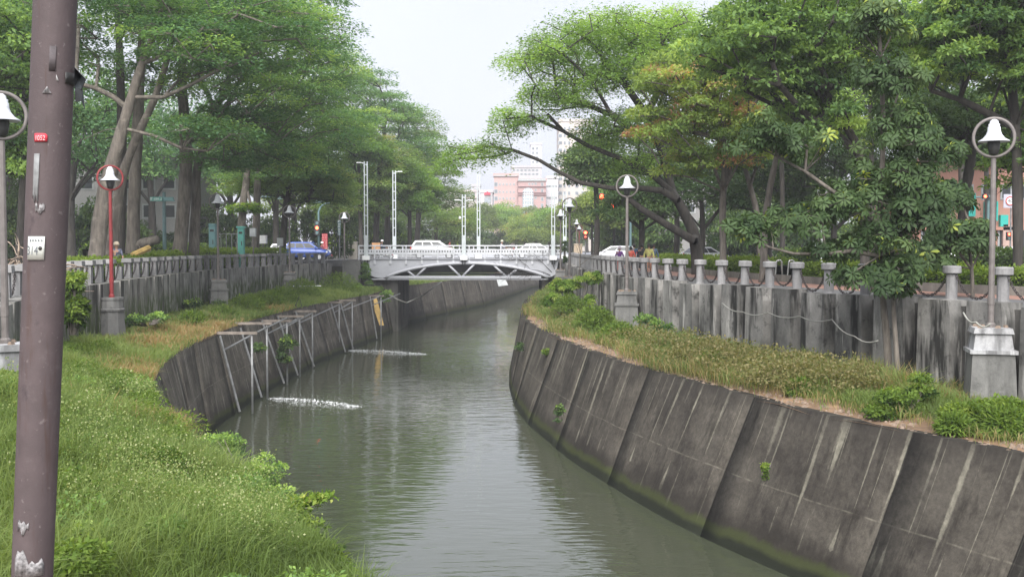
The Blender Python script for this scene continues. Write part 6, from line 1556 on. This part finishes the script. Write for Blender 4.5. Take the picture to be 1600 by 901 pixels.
# patches of soil under the hedges
hedge('hedge', 'bright yellow green shrub row behind the left fence between the cabinet and the SUV', BL, -2.0, 70, 89, 1.8, 1.25, 15000, .17, M['lf_hedge'], 6)
hedge('hedge', 'low bright shrubs behind the left fence in front of the double trunk', BL, -1.6, 58, 68, 1.6, 1.12, 11000, .14, M['lf_hedge'], 7)
hedge('hedge', 'sparse low shrubs behind the broken post of the left fence', BL, -1.4, 40, 56, 1.2, .95, 9000, .12, M['lf_hedge'], 8)
hedge('hedge', 'dark shrub row behind the grey teal cabinet', BL, -4.6, 60, 80, 2.0, 1.6, 9000, .18, M['lf_dark'], 9)
zs = lambda x, y: float(shelfzL(x, y))
def EW(x, y, z, rx, ry, rz, w=1.0): return (x, y, z, rx, ry, rz, w)
shrub('climbing_shrub', 'lush green climber on the left wall just right of the foreground pole', 'shrub', [E(112, 440, 32, 13, 22, .4), E(114, 485, 32, 15, 38, .4, 1.5)], 3400, .15, M['lf_hedge'], 11, cr=.22, nc=36, tf=lambda C, t, rs: np.clip(t + (C[:, 2] - C[:, 2].mean()) * .25, 0, 1))
shrub('creeper', 'green creeper hanging over the left corner of the bridge', 'creeper', [E(571, 422, 92.8, 11, 18, .5), E(582, 445, 92, 15, 16, .7), E(600, 462, 91, 14, 12, .7), E(560, 450, 91, 16, 12, .6)], 5200, .17, M['lf_broad'], 12, cr=.35, nc=34)
shrub('conifer_shrub', 'small cone shaped conifer in front of the beige pillar', 'shrub', [E(548, 392, 97, 6, 8, .35), E(548, 379, 97, 3.5, 8, .25, .6), E(548, 370, 97, 1.6, 5, .1, .3)], 1500, .12, M['lf_dark'], 13, cr=.12, nc=40)
shrub('conifer_shrub', 'slim dark conifer between the two ringed lamp poles at the right bridge end', 'shrub', [E(883, 388, 92, 4, 9, .25), E(884, 405, 91, 4, 9, .25), E(883, 378, 92, 2, 5, .1, .3)], 1500, .12, M['lf_dark'], 14, cr=.12, nc=36)
sv = [E(885, 448, 55, 32, 14, .8, 1.3), E(920, 436, 55, 24, 10, .7, .9), E(868, 470, 54, 22, 12, .7), E(900, 490, 53.5, 24, 10, .7, .6), E(925, 470, 54, 14, 10, .6, .4)]
shrub('variegated_shrub', 'yellow and green variegated shrub on the right shelf near the bridge', 'shrub', sv, 5200, .19, M['lf_var'], 15, kind='whorl', cr=.3, nc=60)
def twiggy(px, py, D, s, seed, name, label):
    mb = MB(); rr = random.Random(seed)
    def go(p, d, l, r, k):
        q = p + d * l; mb.path([p, (p + q) / 2 + np.array([rr.uniform(-1, 1) * .06 * l, 0, rr.uniform(-1, 1) * .06 * l]), q], [r, r * .85, r * .7], 4, False)
        if k < 4:
            for _ in range(rr.choice((2, 3))): go(q, norm(d + np.array([rr.uniform(-.8, .8), rr.uniform(-.6, .6), rr.uniform(-.35, .5)])), l * .72, r * .65, k + 1)
    p = W(px, py, D); go(p, norm(np.array([0.05, 0, 1.0])), s, .03, 0); tag(mb.build(name, M['bark']), label, 'bush')
twiggy(905, 440, 60, .9, 4, 'bare_bush', 'leafless grey twiggy bush above the variegated shrub at the right bridge end')
shrub('wall_fern', 'bushy green plant rooted in the left canal wall among the pipe trestles', 'plant', [E(449, 540, 57.5, 12, 20, .4), E(443, 560, 57, 8, 10, .3, .5)], 1600, .16, M['lf_dark'], 16, cr=.25, nc=22)
shrub('wall_fern', 'small dark plant on the left canal wall behind the two nearest pipe trestles', 'plant', [E(403, 545, 49.5, 7, 10, .3)], 600, .14, M['lf_dark'], 17, cr=.2, nc=10)
shrub('wall_fern', 'small green plant near the top of the right canal wall corner', 'plant', [E(854, 550, 46, 7, 6, .2)], 420, .12, M['lf_hedge'], 18, cr=.12, nc=8)
shrub('wall_fern', 'dark hanging plant low on the right canal wall', 'plant', [E(874, 645, 38.6, 5, 17, .12)], 500, .10, M['lf_dark'], 19, cr=.1, nc=12)
shrub('wall_fern', 'small bright fern in a seam midway up the right canal wall', 'plant', [E(1195, 735, 24.3, 5, 17, .05)], 420, .07, M['lf_hedge'], 20, cr=.06, nc=14)
shrub('wall_fern', 'dark tuft on the right canal wall near its far corner', 'plant', [E(812, 540, 52, 4, 10, .1)], 300, .12, M['lf_dark'], 26, cr=.12, nc=8)
shrub('leafy_shrub', 'dense low green shrub at the foot of the palmate tree', 'shrub', [E(1398, 628, 24.0, 38, 28, .55), E(1440, 606, 25, 22, 24, .4, .5), E(1378, 645, 23.7, 22, 14, .4, .4)], 5200, .09, M['lf_hedge'], 21, cr=.2, nc=70, tf=lambda C, t, rs: np.clip(t - .15, 0, 1))
shrub('leafy_shrub', 'bright grassy shrub at the right edge of the shelf below the nearest lamp', 'shrub', [E(1560, 646, 22.2, 46, 26, .6), E(1500, 650, 22.6, 30, 18, .5, .6)], 6500, .10, M['lf_hedge'], 22, cr=.2, nc=80)
shrub('leafy_shrub', 'sprawling small leaved shrub overhanging the water at the lower left', 'shrub', [E(470, 835, 14.6, 48, 34, .7, 1.2), E(505, 870, 14.0, 36, 26, .5), E(450, 800, 15.4, 40, 22, .6), E(520, 885, 13.6, 26, 14, .4, .5), E(440, 880, 13.8, 45, 26, .6)], 5200, .085, M['lf_hedge'], 23, cr=.12, nc=120, tf=lambda C, t, rs: np.clip(t - .05 + .5 * (rs.rand(len(t)) < .08), 0, 1))
shrub('overhanging_sprig', 'yellow green leafy sprigs reaching right over the water at the lower left', 'plant', [E(470, 784, 15.6, 26, 7, .3), E(505, 778, 15.5, 22, 4, .2, .5), E(515, 868, 14.0, 26, 18, .3, .8), E(538, 888, 13.6, 12, 10, .2, .4)], 900, .085, M['lf_var'], 33, cr=.1, nc=40, stems=False)
_sp = [o for o in COL.objects if o.name == 'overhanging_sprig'][0]; _b = MB(); _o = np.array(_sp.location)
for _p in ([(430, 812, 15.2), (455, 790, 15.5), (490, 782, 15.6), (522, 777, 15.6)], [(440, 815, 15), (470, 795, 15.4), (500, 788, 15.5)], [(455, 850, 14.4), (490, 852, 14.3), (520, 868, 14.1), (544, 886, 13.8)], [(460, 870, 14), (500, 878, 13.9), (535, 893, 13.6)]):
    _b.path([W(*q) - _o for q in _p], [.014, .011, .008, .005][:len(_p)], 5)
_b.build('stems', M['bark'], _sp)
shrub('creeping_plant', 'dark fine leaved creeping plants along the lower left bank edge', 'plant', [E(400, 740, 17.5, 60, 34, .8), E(350, 700, 19.5, 46, 26, .7, .7), E(430, 790, 16, 50, 26, .6, .7)], 9000, .06, M['lf_broad'], 24, cr=.16, nc=130)
t_ = shrub('leafy_weed', 'tall leafy weed at the bottom left beside the foreground pole', 'plant', [E(135, 850, 10.8, 16, 42, .25)], 420, .13, M['lf_broad'], 25, cr=.1, nc=26)
shrub('leafy_weed', 'broad leaved weeds against the left wall under the red lamp pedestal', 'plant', [E(218, 500, 43, 20, 11, .5), E(245, 497, 45, 14, 8, .4, .6)], 1200, .13, M['lf_broad'], 27, cr=.2, nc=26)
shrub('leafy_weed', 'dark broad leaved weeds at the foot of the wall below the left bell lamp', 'plant', [E(335, 480, 60, 22, 14, .6), E(300, 475, 58, 16, 8, .5, .5)], 1300, .16, M['lf_dark'], 28, cr=.25, nc=26)
shrub('leafy_weed', 'pale broad leaved weeds by the right wall beside the small pedestal', 'plant', [E(1035, 510, 42.5, 20, 12, .5), E(1010, 500, 44, 16, 8, .4, .6)], 1200, .14, M['lf_broad'], 29, cr=.2, nc=26)
shrub('leafy_weed', 'light green leafy weeds at the left edge below the steps', 'plant', [E(14, 590, 21, 26, 10, .4)], 1000, .10, M['lf_hedge'], 30, cr=.15, nc=26)

# ---------------------------------------------------------------- grass and flowering weeds (stuff)
def grass(name, label, fa, fb, zf, segs, mat, seed, dry):
    rs = np.random.RandomState(seed); Bs = []; Hs = []; Ts = []; Ws = []
    for y0, y1, dens, hgt, wid in segs:
        m = 0.5 * abs(fb((y0 + y1) / 2) - fa((y0 + y1) / 2)) * 2; n = int(dens * m * (y1 - y0))
        y = y0 + (y1 - y0) * rs.rand(n); u = rs.rand(n); a, c = fa(y), fb(y); x = a + (c - a) * u
        cl = sinnoise(x, y, 2.2, seed) ; cl2 = sinnoise(x, y, .7, seed + 1); keep = rs.rand(n) < np.clip(.75 + .5 * cl, .15, 1)
        if dry == 'R': keep &= rs.rand(n) < np.clip((u - .08 - .10 * cl2) * 6, 0.02, 1)
        x, y, u, cl, cl2 = x[keep], y[keep], u[keep], cl[keep], cl2[keep]
        h = hgt * (.45 + .5 * rs.rand(len(x))) * (.75 + .45 * np.clip(cl + .3, 0, 1.3)) * np.clip(1.2 - .3 * abs(2 * u - 1), .5, 1.2)
        t = np.clip(.42 + .13 * cl + .16 * cl2 + .10 * rs.randn(len(x)), .05, .66)
        if dry == 'L':
            for px_, py_, r in ((-10.6, 31.5, 1.3), (-13.3, 46, 2.4), (-12.6, 50, 2.4), (-13.0, 40, 1.0), (-6.6, 22.5, 1.1), (-14.2, 64, 1.2)):
                d2 = ((x - px_) ** 2 + ((y - py_) * .55) ** 2) / r ** 2; t = np.where(rs.rand(len(x)) < .85 * np.exp(-d2), .80 + .2 * rs.rand(len(x)), t)
        else:
            pd = np.clip(.10 + .40 * cl2 - .25 * (y > 44) + .25 * ((y < 38) & (y > 27)) - .2 * (y < 25), 0, .6); t = np.where(rs.rand(len(x)) < pd, .74 + .2 * rs.rand(len(x)), t)
            t = np.where((u < .2) & (rs.rand(len(x)) < .45), .86, t)
        Bs.append(np.stack([x, y, zf(x, y)], 1)); Hs.append(h); Ts.append(t); Ws.append(np.full(len(x), wid))
    B = np.concatenate(Bs); H = np.concatenate(Hs); Tt = np.concatenate(Ts); Wd = np.concatenate(Ws); n = len(B)
    lean = rs.randn(n, 2) * .32; up = norm(np.stack([lean[:, 0], lean[:, 1], np.ones(n)], 1)); a = rs.rand(n) * 6.283; side = np.stack([np.cos(a), np.sin(a), np.zeros(n)], 1) * Wd[:, None]
    mid = B + up * H[:, None] * .55; tip = B + up * H[:, None] * .9 + np.stack([lean[:, 0], lean[:, 1], -np.abs(lean).sum(1) * .4], 1) * H[:, None] * .8
    B2 = B - np.array([0, 0, .03]); v = np.stack([B2, mid + side, tip, mid - side], 1).reshape(-1, 3); q = np.arange(n * 4).reshape(-1, 4)
    return tag(np_mesh(name, v, q, mat, None, Tt), label, 'grass', kind='stuff')
grass('grass', 'tall green grass with dry orange patches covering the left bank shelf', BL, EL, shelfzL,
      [(7, 14, 1150, .84, .006), (14, 20, 1100, .82, .007), (20, 28, 850, .72, .009), (28, 38, 520, .58, .012), (38, 52, 350, .58, .016), (52, 72, 230, .62, .02), (72, 94, 160, .7, .026), (105, 150, 60, .5, .04)], M['grass'], 5, 'L')
grass('grass', 'mixed green and straw coloured grass along the right bank shelf', ER, BR, shelfzR,
      [(12, 22, 500, .45, .009), (22, 27, 600, .50, .010), (27, 34, 620, .85, .010), (34, 42, 480, .8, .012), (42, 52, 420, .7, .015), (52, 70, 250, .75, .02), (70, 94, 170, .6, .026)], M['grass'], 6, 'R')
def weeds(name, label, spots, seed, cat='weeds', mt='weed'):
    rs = np.random.RandomState(seed); P = []; A = []; Nn = []; L = []; Tt = []
    for px, py, D, r, n in spots:
        k = D / FPX; c = W(px, py, D); R0 = r * k * 1.25; n = int(n * (.42 if mt == 'weed' else .4)); m = max(12, n // 16); a = rs.rand(m) * 6.283; q = rs.rand(m) ** .55
        gx_ = c[0] + np.cos(a) * q * R0; gy_ = c[1] + np.sin(a) * q * R0 * 1.5; zf = shelfzL if c[0] < 0 else shelfzR
        keep = (sinnoise(gx_, gy_, 1.5, 77) > -.12) | (rs.rand(m) < .12) | (c[0] > 0); gx_ = gx_[keep]; gy_ = gy_[keep]; q = q[keep]; m = len(gx_); n = int(n * m / len(keep)); ok = (gx_ < EL(gy_) - .05) if c[0] < 0 else (gx_ > ER(gy_) + .15); gx_ = np.where(ok, gx_, c[0]); gy_ = np.where(ok, gy_, c[1])
        top = zf(gx_, gy_) + (.32 + .50 * rs.rand(m)) * (1.15 - .5 * q) * (1.0 if mt == 'weed' else 1.15)
        g = rs.randint(0, m, n); hgt = rs.rand(n) ** .6; base_z = zf(gx_, gy_)[g]; spread_ = .03 + .09 * hgt
        P.append(np.stack([gx_[g] + rs.randn(n) * spread_, gy_[g] + rs.randn(n) * spread_, base_z + .12 + (top[g] - base_z) * (.35 + .65 * hgt)], 1))
        A.append(rs.randn(n, 3) + [0, 0, .5]); Nn.append(rs.randn(n, 3) + [0, 0, 1.2]); L.append((.016 if mt == 'weed' else .03) + .022 * rs.rand(n)); Tt.append(np.where(rs.rand(n) < .42, .60 + .32 * rs.rand(n), .15 + .5 * rs.rand(n)))
    P, A, Nn, L, Tt = map(np.concatenate, (P, A, Nn, L, Tt)); L = L * np.clip(P[:, 1] / 14, 1, 2.2); v, q = leaves(P, norm(A), norm(Nn), L, L * .36)
    return tag(np_mesh(name, v, q, M[mt], None, Tt), label, cat, kind='stuff')
sp = [(100, 600, 20, 60, 3500), (200, 560, 25, 50, 2500), (110, 860, 11.5, 60, 4000), (420, 830, 13.2, 60, 3600), (330, 770, 14.4, 60, 3600), (220, 720, 15, 60, 3600), (140, 660, 17, 60, 3000), (290, 700, 17, 50, 2400), (380, 880, 12, 60, 3600), (190, 640, 17, 80, 4500), (250, 700, 15.5, 75, 4500), (150, 720, 14.5, 70, 4500), (300, 810, 12.8, 90, 7500), (350, 850, 12.2, 70, 5000), (240, 850, 11.8, 80, 5500), (380, 790, 14, 55, 3500), (20, 640, 19, 50, 2500), (60, 700, 16, 45, 2500), (300, 640, 19, 45, 2500), (330, 720, 16.5, 45, 2600), (180, 790, 13, 60, 3500), (120, 560, 24, 45, 2000), (220, 590, 24, 50, 2200), (410, 740, 16, 35, 1400), (15, 780, 13, 50, 2500)]
weeds('flowering_weeds', 'airy pale flowering weeds spread over the lower left bank', sp, 9)
sp = [(1230, 562, 29.5, 66, 6000), (1160, 552, 31.5, 60, 5200), (1290, 576, 28, 60, 5200), (1060, 522, 36, 64, 4600), (1110, 538, 33.5, 54, 4000), (1000, 520, 40, 40, 1800), (1335, 600, 27, 34, 2200), (1200, 600, 28, 36, 2000), (905, 500, 48, 40, 1500), (850, 462, 62, 24, 900)]
weeds('flowering_weeds', 'brownish seeding weeds along the middle of the right shelf', sp, 10, mt='straw')
# heap of pale roots at far left, uprooted stump, litter
def tangle(name, label, c, r, n, seed, mat, cat, th=.03, up=.6):
    rr = np.random.RandomState(seed); mb = MB(); root = thing(name, label, cat, (c[0], c[1], c[2]))
    for _ in range(n):
        d = norm(rr.randn(3)); d[2] = abs(d[2]); p = d * np.array(r) * rr.rand() ** .5 * .9; pts = [p]
        dd = norm(rr.randn(3))
        for k in range(4): dd = norm(dd + rr.randn(3) * .5); p = p + dd * .22 * max(r) * .6; p[2] = max(p[2], 0); pts.append(p)
        mb.path(pts, [th * (1 - k * .18) * (.5 + rr.rand()) for k in range(5)], 4, False)
    mb.build('roots', mat, root)
    m2 = MB(); m2.lathe([(r[0] * .75, -.1), (r[0] * .62, r[2] * .35), (r[0] * .3, r[2] * .62), (0, r[2] * .7)], 12)
    m2.v = [(a, b * r[1] / r[0], c2) for a, b, c2 in m2.v]; m2.build('earth', mat, root, smooth=True); return root
tangle('root_heap', 'heap of pale brown dry roots and branches behind the fence at the left edge', (gx(22, 34), 35, .1), (1.6, 1.2, 1.35), 200, 4, M['dead'], 'root heap', .035)
tangle('uprooted_stump', 'dark uprooted stump behind the man in the checked shirt', (gx(215, 60), 60, 0), (1.5, .9, 1.5), 110, 5, M['bark'], 'stump', .06)
t = thing('fallen_log', 'grey fallen log slanting right from the uprooted stump', 'log', (gx(222, 61), 61, 0)); o_ = np.array(t.location)
MB().path([W(205, 385, 61) - o_, W(228, 379, 61) - o_, W(248, 374, 61) - o_], [.32, .28, .24], 9).build('log', M['bark'], t, smooth=True)
mb = MB(); a = EL(36); rr = random.Random(8)
# thin railing scrap and white pipe on the left shelf
t = thing('metal_frame', 'small dark bent metal frame standing in grass above the left canal wall', 'frame', (gx(467, 66), 66, SHELF_Z)); k = 66 / FPX
MB().path([(-8 * k, 0, 0), (0, 0, 22 * k), (4 * k, 0, 6 * k), (-2 * k, 0, 2 * k), (-6 * k, 0, 9 * k)], .025, 5).build('bars', M['dark'], t)
t = thing('pipe', 'thin white pipe lying across the grass at the foot of the left wall', 'pipe', W(480, 447, 78)); MB().path([(-1.0, 0, 0), (1.0, 0, .02)], .035, 6).build('tube', M['white'], t)
def stones(name, label, x0f, n, y0, y1, zf, seed, dx):
    rr = np.random.RandomState(seed); mb = MB()
    for _ in range(n):
        y = y0 + (y1 - y0) * rr.rand(); x = float(x0f(y)) + dx * (.1 + .9 * rr.rand()); s = .02 + .05 * rr.rand() ** 2
        mb.box((x, y, float(zf(x, y)) + s * .3), (s * 2, s * 1.6, s), rr.rand() * 3, .6)
    tag(mb.build(name, M['rock']), label, 'stones', kind='stuff')
stones('stones', 'loose stones and rubble on bare soil at the lip of the right canal wall', ER, 900, 18, 56, shelfzR, 2, .9)
# lip of bare reddish soil is the shelf itself

# understorey that closes the view beneath the crowns
BG = 'dark bushes beneath the background trees'
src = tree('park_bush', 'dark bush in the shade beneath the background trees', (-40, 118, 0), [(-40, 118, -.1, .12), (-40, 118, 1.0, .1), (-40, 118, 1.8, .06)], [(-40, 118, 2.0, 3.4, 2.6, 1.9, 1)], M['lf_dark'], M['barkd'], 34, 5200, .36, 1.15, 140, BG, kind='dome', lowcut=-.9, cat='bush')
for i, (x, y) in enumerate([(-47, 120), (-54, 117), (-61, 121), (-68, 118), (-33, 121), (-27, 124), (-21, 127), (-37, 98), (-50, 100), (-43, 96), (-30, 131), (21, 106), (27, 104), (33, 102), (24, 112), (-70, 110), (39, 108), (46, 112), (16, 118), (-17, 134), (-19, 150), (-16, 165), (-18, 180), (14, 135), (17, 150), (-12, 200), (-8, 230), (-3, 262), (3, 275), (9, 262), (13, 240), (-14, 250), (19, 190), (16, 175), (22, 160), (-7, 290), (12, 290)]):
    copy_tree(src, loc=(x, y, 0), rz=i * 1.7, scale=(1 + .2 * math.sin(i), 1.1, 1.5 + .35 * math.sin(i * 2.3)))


def cover(name, label, mat, n_cl, per, L, seed, y0, y1):
    rs = np.random.RandomState(seed); y = y0 + (y1 - y0) * rs.rand(n_cl) ** 1.3; u = .12 + .86 * rs.rand(n_cl); x = BL(y) + (EL(y) - BL(y)) * u
    C = np.stack([x, y, shelfzL(x, y) + .28 + .2 * rs.rand(n_cl)], 1); Rr = .22 + .42 * rs.rand(n_cl); n = n_cl * per
    v, f, tn = leaf_cloud(C, Rr, n, 'dome', L, rs, np.clip(.3 + .3 * rs.rand(n_cl), 0, 1)); return tag(np_mesh(name, v, f, mat, None, tn), label, 'weeds', kind='stuff')
cover('ground_cover', 'patches of bright leafy weeds among the grass of the left bank', M['lf_hedge'], 24, 420, .07, 301, 9.5, 34)
cover('ground_cover', 'patches of darker leafy weeds among the grass of the left bank', M['lf_broad'], 20, 420, .06, 302, 9.5, 34)
def cover_r(label, mat, spots, L, seed):
    rs = np.random.RandomState(seed); C = np.array([W(q[0], q[1], q[2]) for q in spots]); Rr = np.array([q[3] * q[2] / FPX for q in spots]); v = []; 
    n = sum(q[4] for q in spots); idx = np.repeat(np.arange(len(spots)), [q[4] for q in spots]); d = norm(rs.randn(n, 3)); d[:, 2] = abs(d[:, 2]) - .2
    p = C[idx] + d * Rr[idx][:, None] * (rs.rand(n, 1) ** .4); ax = norm(d + rs.randn(n, 3) * .6); vv, f = leaves(p, ax, norm(d + rs.randn(n, 3) * .5 + [0, 0, .6]), L * (.6 + .8 * rs.rand(n)), L * .12 * np.ones(n))
    return tag(np_mesh('grass_tufts', vv, f, mat, None, np.clip(.5 + .2 * rs.randn(n), 0, .8)), label, 'grass', kind='stuff')
cover_r('bright green bushy grass tufts around the middle of the right shelf', M['lf_hedge'], [(930, 505, 46, 34, 2600), (965, 530, 42, 34, 2600), (1010, 555, 38.5, 26, 1600), (1110, 572, 32.5, 24, 1500), (890, 480, 53, 26, 1500), (1250, 610, 27.4, 22, 1200), (1570, 668, 21.6, 40, 2600), (1490, 668, 22, 24, 1500)], .16, 303)

cover_r('bushy bright grass mounds at the foot of the left retaining wall', M['lf_hedge'], [(385, 487, 62, 34, 3000), (420, 478, 66, 30, 2600), (350, 500, 56, 26, 1800), (470, 462, 76, 34, 2600), (530, 452, 86, 34, 2600), (440, 470, 70, 28, 2000), (300, 505, 50, 24, 1400)], .2, 304)
# ---------------------------------------------------------------- air
hb = MB(); hb.box((0, 595, 24), (1860, 1850, 62)); hz = hb.build('haze', None); hz['kind'] = 'stuff'
hm_ = bpy.data.materials.new('haze_air'); hm_.use_nodes = True; n = hm_.node_tree; n.nodes.clear()
out = n.nodes.new('ShaderNodeOutputMaterial'); pv = n.nodes.new('ShaderNodeVolumePrincipled')
pv.inputs['Color'].default_value = (0.93, 0.95, 1.0, 1); pv.inputs['Density'].default_value = 0.0007; pv.inputs['Anisotropy'].default_value = 0.2
n.links.new(pv.outputs[0], out.inputs['Volume']); hz.data.materials.append(hm_)
